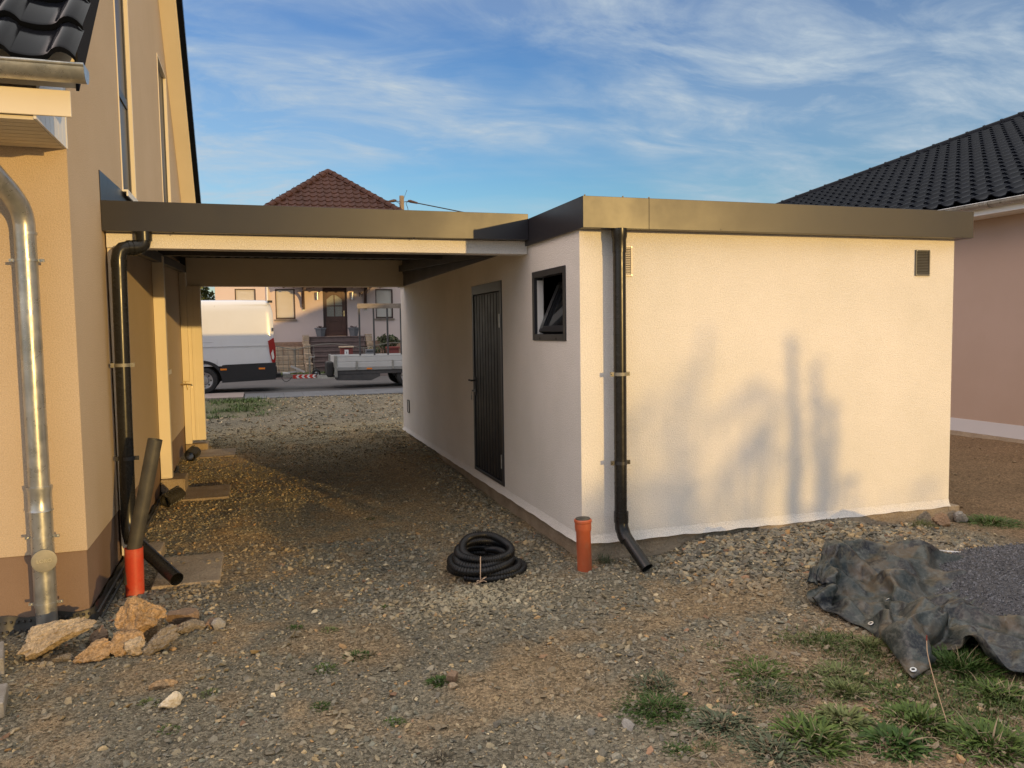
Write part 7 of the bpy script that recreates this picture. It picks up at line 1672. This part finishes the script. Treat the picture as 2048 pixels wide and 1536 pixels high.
# ------------------------------------------------------------------ grass, weeds, leaves
def blades(base, az, length, width, lean, curl, col, seed, seg=4, fold=0.25, tipw=0.05, belly=0.35):
    """arching tapered leaves, one row of quads each; all arguments are arrays"""
    n = len(az); t_ = np.linspace(0, 1, seg + 1)[None]
    r_ = np.random.default_rng(seed)
    ang = lean[:, None] + curl[:, None]*t_                            # angle from the vertical along the blade
    ds = length[:, None]/seg
    rr = np.concatenate([np.zeros((n, 1)), np.cumsum(np.sin(ang[:, :-1])*ds, 1)], 1)
    zz = np.concatenate([np.zeros((n, 1)), np.cumsum(np.cos(ang[:, :-1])*ds, 1)], 1)
    zz = np.maximum(zz, -0.004)
    w = width[:, None]*(np.sin(PI*np.clip(t_*(1 - belly) + belly, 0, 1))*(1 - tipw) + tipw)
    w = w*np.where(t_ > 0.98, 0.15, 1)
    ca, sa = np.cos(az)[:, None], np.sin(az)[:, None]
    cx_, cy_, cz_ = base[:, 0:1] + rr*ca, base[:, 1:2] + rr*sa, base[:, 2:3] + zz
    tw = r_.uniform(-0.5, 0.5, n)[:, None]
    L_ = np.stack([cx_ - sa*w, cy_ + ca*w, cz_ + w*(fold + tw)], -1); R_ = np.stack([cx_ + sa*w, cy_ - ca*w, cz_ + w*(fold - tw)], -1)
    V = np.stack([L_, R_], 2).reshape(n, -1, 3); m = 2*(seg + 1)
    f = np.array([(2*i, 2*i + 1, 2*i + 3, 2*i + 2) for i in range(seg)])
    F = (f[None] + (np.arange(n)*m)[:, None, None]).reshape(-1, 4)
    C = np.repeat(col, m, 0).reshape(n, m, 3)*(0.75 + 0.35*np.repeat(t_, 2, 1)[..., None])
    return V.reshape(-1, 3), F, C.reshape(-1, 3)
def leaf_col(n, r_, a, b): 
    k = r_.random((n, 1)); return (np.array(a)*(1 - k) + np.array(b)*k)*r_.uniform(0.7, 1.3, (n, 1))
GREEN = ((0.050, 0.092, 0.016), (0.105, 0.155, 0.030)); DARK = ((0.030, 0.070, 0.011), (0.062, 0.115, 0.020)); GREY = ((0.072, 0.094, 0.050), (0.118, 0.132, 0.074)); PALE = ((0.110, 0.142, 0.042), (0.180, 0.200, 0.072)); DRY = ((0.20, 0.15, 0.09), (0.34, 0.26, 0.16))
def clump_geo(x, y, r, n, L_, W_, cols, seed, lean=(0.5, 1.45), curl=(0.3, 1.2), belly=0.4):
    r_ = np.random.default_rng(seed)
    a = r_.uniform(0, 2*PI, n); q = r*np.sqrt(r_.random(n))
    bx_, by_ = x + q*np.cos(a), y + q*np.sin(a)
    base = np.stack([bx_, by_, ground_z(bx_, by_) - 0.004], -1)
    az = np.where(r_.random(n) < 0.7, a + r_.normal(0, 0.5, n), r_.uniform(0, 2*PI, n))
    le = np.clip(q/max(r, 1e-3), 0, 1)*(lean[1] - lean[0]) + lean[0] + r_.normal(0, 0.15, n)
    return blades(base, az, L_*r_.uniform(0.55, 1.15, n), W_*r_.uniform(0.6, 1.2, n), le, r_.uniform(*curl, n), leaf_col(n, r_, *cols), seed + 1, belly=belly)
def merge(parts):
    V, F, C = [], [], []; b = 0
    for v, f, c in parts: V.append(v); F.append(f + b); C.append(c); b += len(v)
    return np.concatenate(V), np.concatenate(F), np.concatenate(C)
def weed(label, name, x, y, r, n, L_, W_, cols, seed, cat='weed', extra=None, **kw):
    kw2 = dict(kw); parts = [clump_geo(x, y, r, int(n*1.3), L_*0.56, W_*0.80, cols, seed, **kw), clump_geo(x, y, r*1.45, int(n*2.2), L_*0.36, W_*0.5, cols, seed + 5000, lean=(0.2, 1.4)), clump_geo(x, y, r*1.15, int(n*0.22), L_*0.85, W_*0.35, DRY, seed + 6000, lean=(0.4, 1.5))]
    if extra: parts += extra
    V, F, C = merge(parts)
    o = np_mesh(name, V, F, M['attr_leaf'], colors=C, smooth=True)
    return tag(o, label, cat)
weed('dense round dark green grass tuft on bare soil in the foreground', 'grass_tuft', -0.52, -2.18, 0.155, 900, 0.085, 0.0042, DARK, 1, 'grass tuft', curl=(0.3, 1.2))
weed('small flat dark tuft below the round green tuft', 'grass_tuft', -0.60, -2.54, 0.075, 260, 0.05, 0.0045, DARK, 2, 'grass tuft')
weed('tiny dry tipped tuft right of the small flat dark tuft', 'grass_tuft', -0.47, -2.58, 0.05, 150, 0.05, 0.003, DARK, 3, 'grass tuft', extra=[clump_geo(-0.44, -2.55, 0.03, 30, 0.09, 0.0016, DRY, 4)])
weed('grey green leafy rosette right of the dense round tuft', 'weed_rosette', -0.31, -2.42, 0.13, 210, 0.095, 0.012, GREY, 5, lean=(0.6, 1.3))
weed('feathery grey green weed just behind the dense round tuft', 'weed_rosette', -0.43, -1.96, 0.11, 240, 0.08, 0.005, GREY, 6, lean=(0.5, 1.3))
weed('broad mid green clump at the upper left of the weedy patch', 'weed_clump', 0.16, -2.06, 0.17, 480, 0.085, 0.0065, GREEN, 7)
weed('low grey green weed in front of the broad mid green clump', 'weed_clump', 0.10, -2.27, 0.13, 260, 0.075, 0.0075, GREY, 8, lean=(0.6, 1.35))
weed('pale spiky plantain clump in the middle of the weedy patch', 'weed_clump', 0.46, -2.38, 0.08, 190, 0.115, 0.0055, PALE, 9, lean=(0.15, 1.0), curl=(0.2, 0.7))
weed('yellow green leafy clump behind the pale spiky plantain', 'weed_clump', 0.55, -2.20, 0.13, 320, 0.10, 0.0065, PALE, 10)
weed('flat bright green grass patch left of the tarpaulin edge', 'grass_tuft', 0.80, -1.86, 0.14, 620, 0.06, 0.0035, GREEN, 11, 'grass tuft')
weed('long leaved grass clump at the front edge of the tarpaulin', 'grass_tuft', 0.98, -1.98, 0.10, 260, 0.13, 0.0045, PALE, 12, 'grass tuft')
weed('yellow green grass patch at the top of the weedy area', 'grass_tuft', 0.60, -1.78, 0.14, 520, 0.06, 0.0035, PALE, 13, 'grass tuft')
weed('large leafy plantain at the bottom of the picture, left of centre of the weeds', 'weed_clump', 0.02, -2.68, 0.15, 260, 0.15, 0.011, GREEN, 14, lean=(0.3, 1.2))
weed('leafy plantain rosette right of the large leafy plantain', 'weed_clump', 0.25, -2.60, 0.10, 170, 0.12, 0.011, PALE, 15, lean=(0.4, 1.2))
weed('broad leaved rosette with dark leaves near the bottom of the weedy patch', 'weed_rosette', 0.33, -2.84, 0.12, 130, 0.14, 0.014, DARK, 16, lean=(0.5, 1.25))
weed('tall tangle of grass in the hollow under the tarpaulin fold', 'grass_tuft', 1.24, -2.36, 0.15, 420, 0.19, 0.005, DARK, 17, 'grass tuft', lean=(0.1, 0.9), curl=(0.3, 1.3))
weed('upright leafy weed at the lower right below the tarpaulin', 'weed_clump', 1.16, -2.66, 0.16, 300, 0.15, 0.009, GREEN, 18)
weed('wide plantain clump at the lower right corner', 'weed_clump', 0.74, -2.98, 0.18, 330, 0.14, 0.010, GREEN, 19, lean=(0.3, 1.2))
weed('leafy plantain clump left of the tall dry stalk', 'weed_clump', 0.58, -2.72, 0.15, 280, 0.13, 0.009, GREEN, 20, lean=(0.3, 1.2))
weed('grey green weed at the bottom edge, left of the large plantain', 'weed_rosette', -0.20, -2.72, 0.16, 260, 0.10, 0.010, GREY, 24, lean=(0.6, 1.3))
weed('small green clump on the soil between plantain and tarpaulin corner', 'weed_clump', 0.66, -2.45, 0.10, 200, 0.06, 0.007, GREEN, 25, lean=(0.5, 1.3))
weed('dark blue green weed beside the tan rounded stone on the gravel', 'weed_clump', -1.49, -1.53, 0.05, 150, 0.07, 0.0055, DARK, 21)
weed('green weed growing at the right foot of the garage plinth', 'weed_clump', 3.95, -0.20, 0.22, 520, 0.13, 0.006, GREEN, 22)
weed('thin wispy weed against the plinth left of the green weed', 'weed_clump', 3.2, -0.10, 0.14, 150, 0.12, 0.0025, PALE, 23, lean=(0.05, 0.6))
weed('wispy seedlings at the plinth beside the black downspout', 'weed_clump', 0.16, -0.07, 0.06, 60, 0.16, 0.0022, GREY, 26, lean=(0.0, 0.35))
weed('dead dark weed at the bottom edge, centre of the gravel', 'weed_clump', -1.64, -2.24, 0.06, 240, 0.05, 0.002, ((0.03, 0.026, 0.018), (0.07, 0.055, 0.035)), 27)
for k, (x, y, lab) in enumerate(((-1.865, -1.05, 'right of the two low weeds in the middle of the gravel'), (-2.06, -1.17, 'left of the two low weeds in the middle of the gravel'), (-1.60, -0.36, 'small weed in the pale gravel in front of the hose coil'), (-2.19, -0.54, 'tiny weed on the gravel right of the rock pile'), (-2.66, -1.24, 'small yellow green weed right of the pale cream stone'), (-2.955, -1.25, 'small yellow green weed left of the pale cream stone'), (-2.12, -1.60, 'small weed on the gravel left of the tan rounded stone'), (-1.78, -1.84, 'small pale weed in the lower middle of the gravel'), (-2.83, -1.55, 'small weed on the gravel below the pale cream stone'), (-1.34, 2.28, 'small weed growing in the drive behind the hose coil'), (-1.99, -0.66, 'low weed on gravel halfway between rocks and hose coil'), (-2.9, 0.95, 'sparse weed on the concrete footing behind the red pipe'))):
    weed(lab, 'weed_clump', x, y, 0.045 if k > 1 else 0.075, 70 if k > 1 else 150, 0.05, 0.004, (DARK, GREEN, GREEN, DARK, PALE, PALE)[k % 6], 200 + k, lean=(0.3, 1.2))
# tall dry stalk in front of the tarp
t = MB(); z_ = gz(0.64, -2.80)
t.tube(smooth_path([(0.66, -2.82, z_), (0.63, -2.78, z_ + 0.16), (0.605, -2.74, z_ + 0.33), (0.61, -2.73, z_ + 0.40)]), 0.0022, 6)
st_ = t.build('dry_stalk', M['twine'], None, smooth=True)
t = MB(); t.tube([(0.61, -2.73, z_ + 0.395), (0.61, -2.73, z_ + 0.42)], [0.004, 0.003], 6); t.build('seed_head', M['box_red'], st_)
tag(st_, 'tall thin dry stalk rising in front of the tarpaulin corner', 'stalk')
# short grass between the clumps, dry straw, verge grass by the street
r_ = np.random.default_rng(77)
n = 60000; x = r_.uniform(-0.7, 2.2, n); y = r_.uniform(-3.5, -1.65, n)
d = sstep(0.46, 0.64, fbm(x, y, 2.6, 301, 3))*sstep(-0.55, 0.3, x + 0.35*(-y - 2.3))
k = (r_.random(n) < d*0.75); x, y = x[k], y[k]; n = len(x)
base = np.stack([x, y, ground_z(x, y) - 0.003], -1)
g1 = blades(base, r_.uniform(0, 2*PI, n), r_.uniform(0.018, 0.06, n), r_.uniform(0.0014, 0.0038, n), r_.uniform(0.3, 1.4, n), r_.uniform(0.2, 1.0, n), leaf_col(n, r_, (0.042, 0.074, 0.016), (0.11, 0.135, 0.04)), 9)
n = 9000; x = r_.uniform(-4.3, -1.7, n); y = r_.uniform(11.4, 15.35, n)
k = r_.random(n) < np.exp(-((x + 3.3)/1.0)**4)*sstep(0.35, 0.55, fbm(x, y, 1.5, 311, 3)); x, y = x[k], y[k]; n = len(x)
base = np.stack([x, y, ground_z(x, y) - 0.003], -1)
g2 = blades(base, r_.uniform(0, 2*PI, n), r_.uniform(0.05, 0.13, n), r_.uniform(0.004, 0.008, n), r_.uniform(0.2, 1.1, n), r_.uniform(0.2, 1.0, n), leaf_col(n, r_, *GREEN), 10, seg=3)
n = 3500; x = r_.uniform(-4, 6, n); y = r_.uniform(24.55, 25.4, n)
base = np.stack([x, y, np.full(n, 0.10)], -1)
g3 = blades(base, r_.uniform(0, 2*PI, n), r_.uniform(0.08, 0.2, n), r_.uniform(0.008, 0.014, n), r_.uniform(0.2, 1.0, n), r_.uniform(0.2, 0.8, n), leaf_col(n, r_, *GREEN), 11, seg=3)
V, F, C = merge([g1]); tag(np_mesh('grass', V, F, M['attr_leaf'], colors=C), kind='stuff')
V, F, C = merge([g2]); tag(np_mesh('verge_grass', V, F, M['attr_leaf'], colors=C), kind='stuff')
V, F, C = merge([g3]); tag(np_mesh('far_verge_grass', V, F, M['attr_leaf'], colors=C), kind='stuff')
mb = MB(); mb.box(-60, 60, 24.5, 29.2, -0.2, 0.11); tag(mb.build('garden_soil', mat('garden_soil', (0.09, 0.065, 0.045), 0.95, col2=(0.05, 0.06, 0.03), vscale=1.5)), kind='structure')
n = 9500; x = r_.uniform(-0.9, 2.1, n); y = r_.uniform(-3.5, -1.6, n)
k = r_.random(n) < sstep(-0.75, 0.1, x + 0.3*(-y - 2.3))*(0.35 + 0.65*sstep(0.4, 0.6, fbm(x, y, 3.0, 321, 2))); x, y = x[k], y[k]; n = len(x)
base = np.stack([x, y, ground_z(x, y) + r_.uniform(0.0, 0.012, n)], -1)
V, F, C = blades(base, r_.uniform(0, 2*PI, n), r_.uniform(0.03, 0.11, n), r_.uniform(0.0008, 0.0018, n), r_.uniform(1.35, 1.65, n), r_.uniform(-0.3, 0.2, n), leaf_col(n, r_, (0.20, 0.145, 0.09), (0.36, 0.28, 0.18)), 12, seg=3)
tag(np_mesh('dry_straw', V, F, M['attr_leaf'], colors=C), kind='stuff')

# ------------------------------------------------------------------ trees and shrubs
def leaf_cloud(centers, radii, counts, size, cols, seed, squash=1.0):
    r_ = np.random.default_rng(seed); P, S_, C = [], [], []
    for c, rad, n in zip(centers, radii, counts):
        d = r_.normal(size=(n, 3)); d /= np.linalg.norm(d, axis=1)[:, None]
        q = r_.random((n, 1))**0.45
        P.append(np.array(c) + d*q*np.array(rad)); C.append(leaf_col(n, r_, *cols)*r_.uniform(0.75, 1.25))
    P = np.concatenate(P); C = np.concatenate(C); n = len(P)
    u = r_.normal(size=(n, 3)); u /= np.linalg.norm(u, axis=1)[:, None]
    w = np.cross(u, r_.normal(size=(n, 3))); w /= np.linalg.norm(w, axis=1)[:, None]
    s = (size*r_.uniform(0.6, 1.3, n))[:, None]
    V = np.stack([P - u*s, P + w*s*0.45, P + u*s, P - w*s*0.45], 1).reshape(-1, 3)
    F = np.arange(n*4).reshape(-1, 4)
    return V, F, np.repeat(C, 4, 0)
def shrub(name, label, cat, base, blobs, size, cols, seed, group=None, trunk_r=0.05):
    root = thing(name, label, cat, base, group)
    V, F, C = leaf_cloud([b[0] for b in blobs], [b[1] for b in blobs], [b[2] for b in blobs], size, cols, seed)
    np_mesh('crown', V, F, M['attr_leaf'], root, colors=C)
    t = MB(); b0 = Vector(base)
    for b in blobs:
        c_ = Vector(b[0]); mid = (b0 + c_)/2 + Vector((0.05, 0.02, 0.1))
        t.tube(smooth_path([b0, Vector((b0.x*0.6 + c_.x*0.4, b0.y*0.6 + c_.y*0.4, b0.z*0.55 + c_.z*0.45)), c_]), [trunk_r*(1 - 0.75*i/9) for i in range(10)] if False else trunk_r*0.5, 6)
    t.build('trunk', M['bark'], root, smooth=True)
    return root
def many(c, spread, rad, nb, n, seed):
    r_ = random.Random(seed)
    return [((c[0] + r_.uniform(-1, 1)*spread[0], c[1] + r_.uniform(-1, 1)*spread[1], c[2] + r_.uniform(-1, 1)*spread[2]), tuple(q_*r_.uniform(0.7, 1.25) for q_ in rad), n) for _ in range(nb)]
shrub('conifer_hedge', 'dark green hedge standing behind the white van left of the pink house', 'hedge', (-5.6, 30.5, 0.1), many((-5.6, 30.5, 2.6), (1.2, 0.5, 2.2), (0.9, 0.7, 0.9), 26, 1500, 5), 0.10, ((0.05, 0.07, 0.018), (0.13, 0.14, 0.035)), 6, trunk_r=0.15)
shrub('garden_shrub', 'loose leafy shrub growing behind the trailer rack before the pink house', 'shrub', (2.6, 26.4, 0.1), many((2.55, 26.4, 1.15), (0.45, 0.25, 0.30), (0.22, 0.2, 0.16), 14, 90, 15), 0.055, ((0.05, 0.075, 0.03), (0.13, 0.13, 0.07)), 16, trunk_r=0.03)
# garden row behind the viewpoint: it throws the long evening shadows over yard and garage wall
YR = -23.0; DXR = 0.4142*(0 - YR); DZR = math.tan(SUN_ELEV)/math.cos(SUN_AZ)*(0 - YR)
def caster(label, blobs, size, seed, group=None, yr=YR):
    """a shrub built from leafy blobs; (X, Z, rx, rz, leaves) says where the evening shadow of each blob reaches on the garage front"""
    r_ = random.Random(seed); out = []; dxr = -0.4142*yr; dzr = -math.tan(SUN_ELEV)/math.cos(SUN_AZ)*yr
    for X_w, Z_w, rx_, rz_, n_ in blobs:
        out.append(((X_w + dxr, yr + r_.uniform(-.12, .12), Z_w + dzr), (rx_, 0.16, rz_), max(6, int(n_*(0.62 if Z_w > 0.05 else 1.0)))))
    xm = sum(b[0] for b in blobs)/len(blobs) + dxr
    return shrub('garden_shrub', label, 'shrub', (xm, yr, gz(xm, yr)), out, size, GREEN, seed + 900, group, trunk_r=0.025)
def row(x0_, x1_, zt_, dens, seed, zlow=-1.9):
    """densely leaved blobs filling a strip up to height zt_"""
    r_ = random.Random(seed); out = []; x = x0_
    while x < x1_:
        rr = r_.uniform(0.13, 0.2); z = zt_ - rr*0.8 + r_.uniform(-.05, .05)
        while z > zlow:
            out.append((x + r_.uniform(-.05, .05), z, rr*1.15, rr, dens)); z -= rr*1.3
        x += rr*1.2
    return out
LOW = 'low leafy shrub in the garden row behind the viewpoint'; GRP = 'shrubs in the row behind the viewpoint'
for k, (a, b, zt_, d) in enumerate(((-6.6, -5.0, -0.42, 110), (-5.1, -3.6, -0.36, 110), (-3.7, -2.4, -0.30, 110), (-2.5, -1.2, -0.20, 110), (-1.3, -0.2, 0.10, 100))):
    caster(LOW, row(a, b, zt_, d, 500 + k), 0.045, 600 + k, GRP)
caster('wide bushy shrub with airy top in the row behind the viewpoint', row(-0.25, 0.35, 0.42, 60, 520, -0.2) + row(0.3, 1.15, 0.50, 62, 521, -0.2) + row(-0.25, 1.3, 0.0, 100, 522) + [(0.45, 0.72, .22, .16, 42), (0.75, 0.80, .22, .16, 42), (1.0, 0.66, .18, .15, 46)], 0.045, 620)
caster('leaning feathery shrub in the row behind the viewpoint', [(1.10, 1.58, .07, .13, 16), (1.06, 1.40, .09, .13, 22), (0.95, 1.28, .12, .11, 22), (0.80, 1.18, .14, .10, 24), (0.65, 1.10, .14, .10, 22), (0.50, 1.02, .14, .11, 28), (0.92, 1.06, .13, .12, 24), (0.36, 0.90, .13, .10, 22), (0.75, 0.95, .16, .10, 22)], 0.04, 621)
caster('arching shrub beside the columnar conifers behind the viewpoint', [(1.62, 1.13, .11, .10, 44), (1.48, 1.10, .12, .09, 38), (1.36, 1.00, .13, .09, 36), (1.22, 0.90, .14, .09, 34), (1.72, 1.00, .09, .12, 60), (1.72, 0.82, .10, .14, 72), (1.64, 0.70, .13, .12, 72), (1.52, 0.62, .13, .11, 64), (1.40, 0.55, .13, .11, 58), (1.32, 0.43, .13, .10, 58), (1.24, 0.31, .13, .10, 58), (1.20, 0.18, .14, .09, 58), (1.42, 0.10, .16, .06, 50), (1.70, 0.46, .08, .14, 30), (1.76, 0.62, .09, .14, 40)] + row(1.2, 1.9, -0.05, 110, 523), 0.042, 622)
caster('tallest columnar conifer in the row behind the viewpoint', [(1.965 + 0.015*math.sin(k*2.1), 1.57 - 0.115*k, 0.052 + 0.006*(k % 3) + (0.02 if k > 7 else 0), .085, 34) for k in range(15)] + [(1.86, 0.60, .07, .10, 30), (2.02, 0.5, .05, .1, 20), (1.97, -0.3, .12, .3, 160), (1.97, -0.9, .12, .4, 200), (1.97, -1.4, .12, .4, 200)], 0.026, 623, yr=-15.0)
caster('broad columnar shrub beside the tallest conifer behind the viewpoint', [(2.20, 1.33, .065, .09, 40), (2.21, 1.19, .075, .10, 46)] + [(2.19 + 0.05*(k % 2), 1.03 - 0.12*k, 0.09, .09, 62) for k in range(9)] + [(2.33, 0.97 - 0.13*k, 0.05, .09, 40) for k in range(7)] + [(2.42, 0.32, .12, .08, 46), (2.56, 0.30, .10, .07, 36), (2.40, 0.18, .14, .09, 50), (2.2, 0.05, .2, .1, 80), (2.62, 0.12, .1, .05, 20)] + row(2.0, 2.7, -0.08, 110, 524), 0.030, 624, yr=-16.5)
caster('flat shrub at the right end of the row behind the viewpoint', row(2.65, 4.4, -0.06, 100, 525) + [(3.02, 0.10, .12, .05, 16), (3.25, 0.17, .16, .05, 18), (3.5, 0.20, .16, .06, 18)], 0.042, 625)
for k, (a, b, zt_) in enumerate(((4.3, 6.2, 0.3), (6.0, 8.0, 0.4))):
    caster(LOW, row(a, b, zt_, 110, 540 + k), 0.05, 640 + k, GRP)
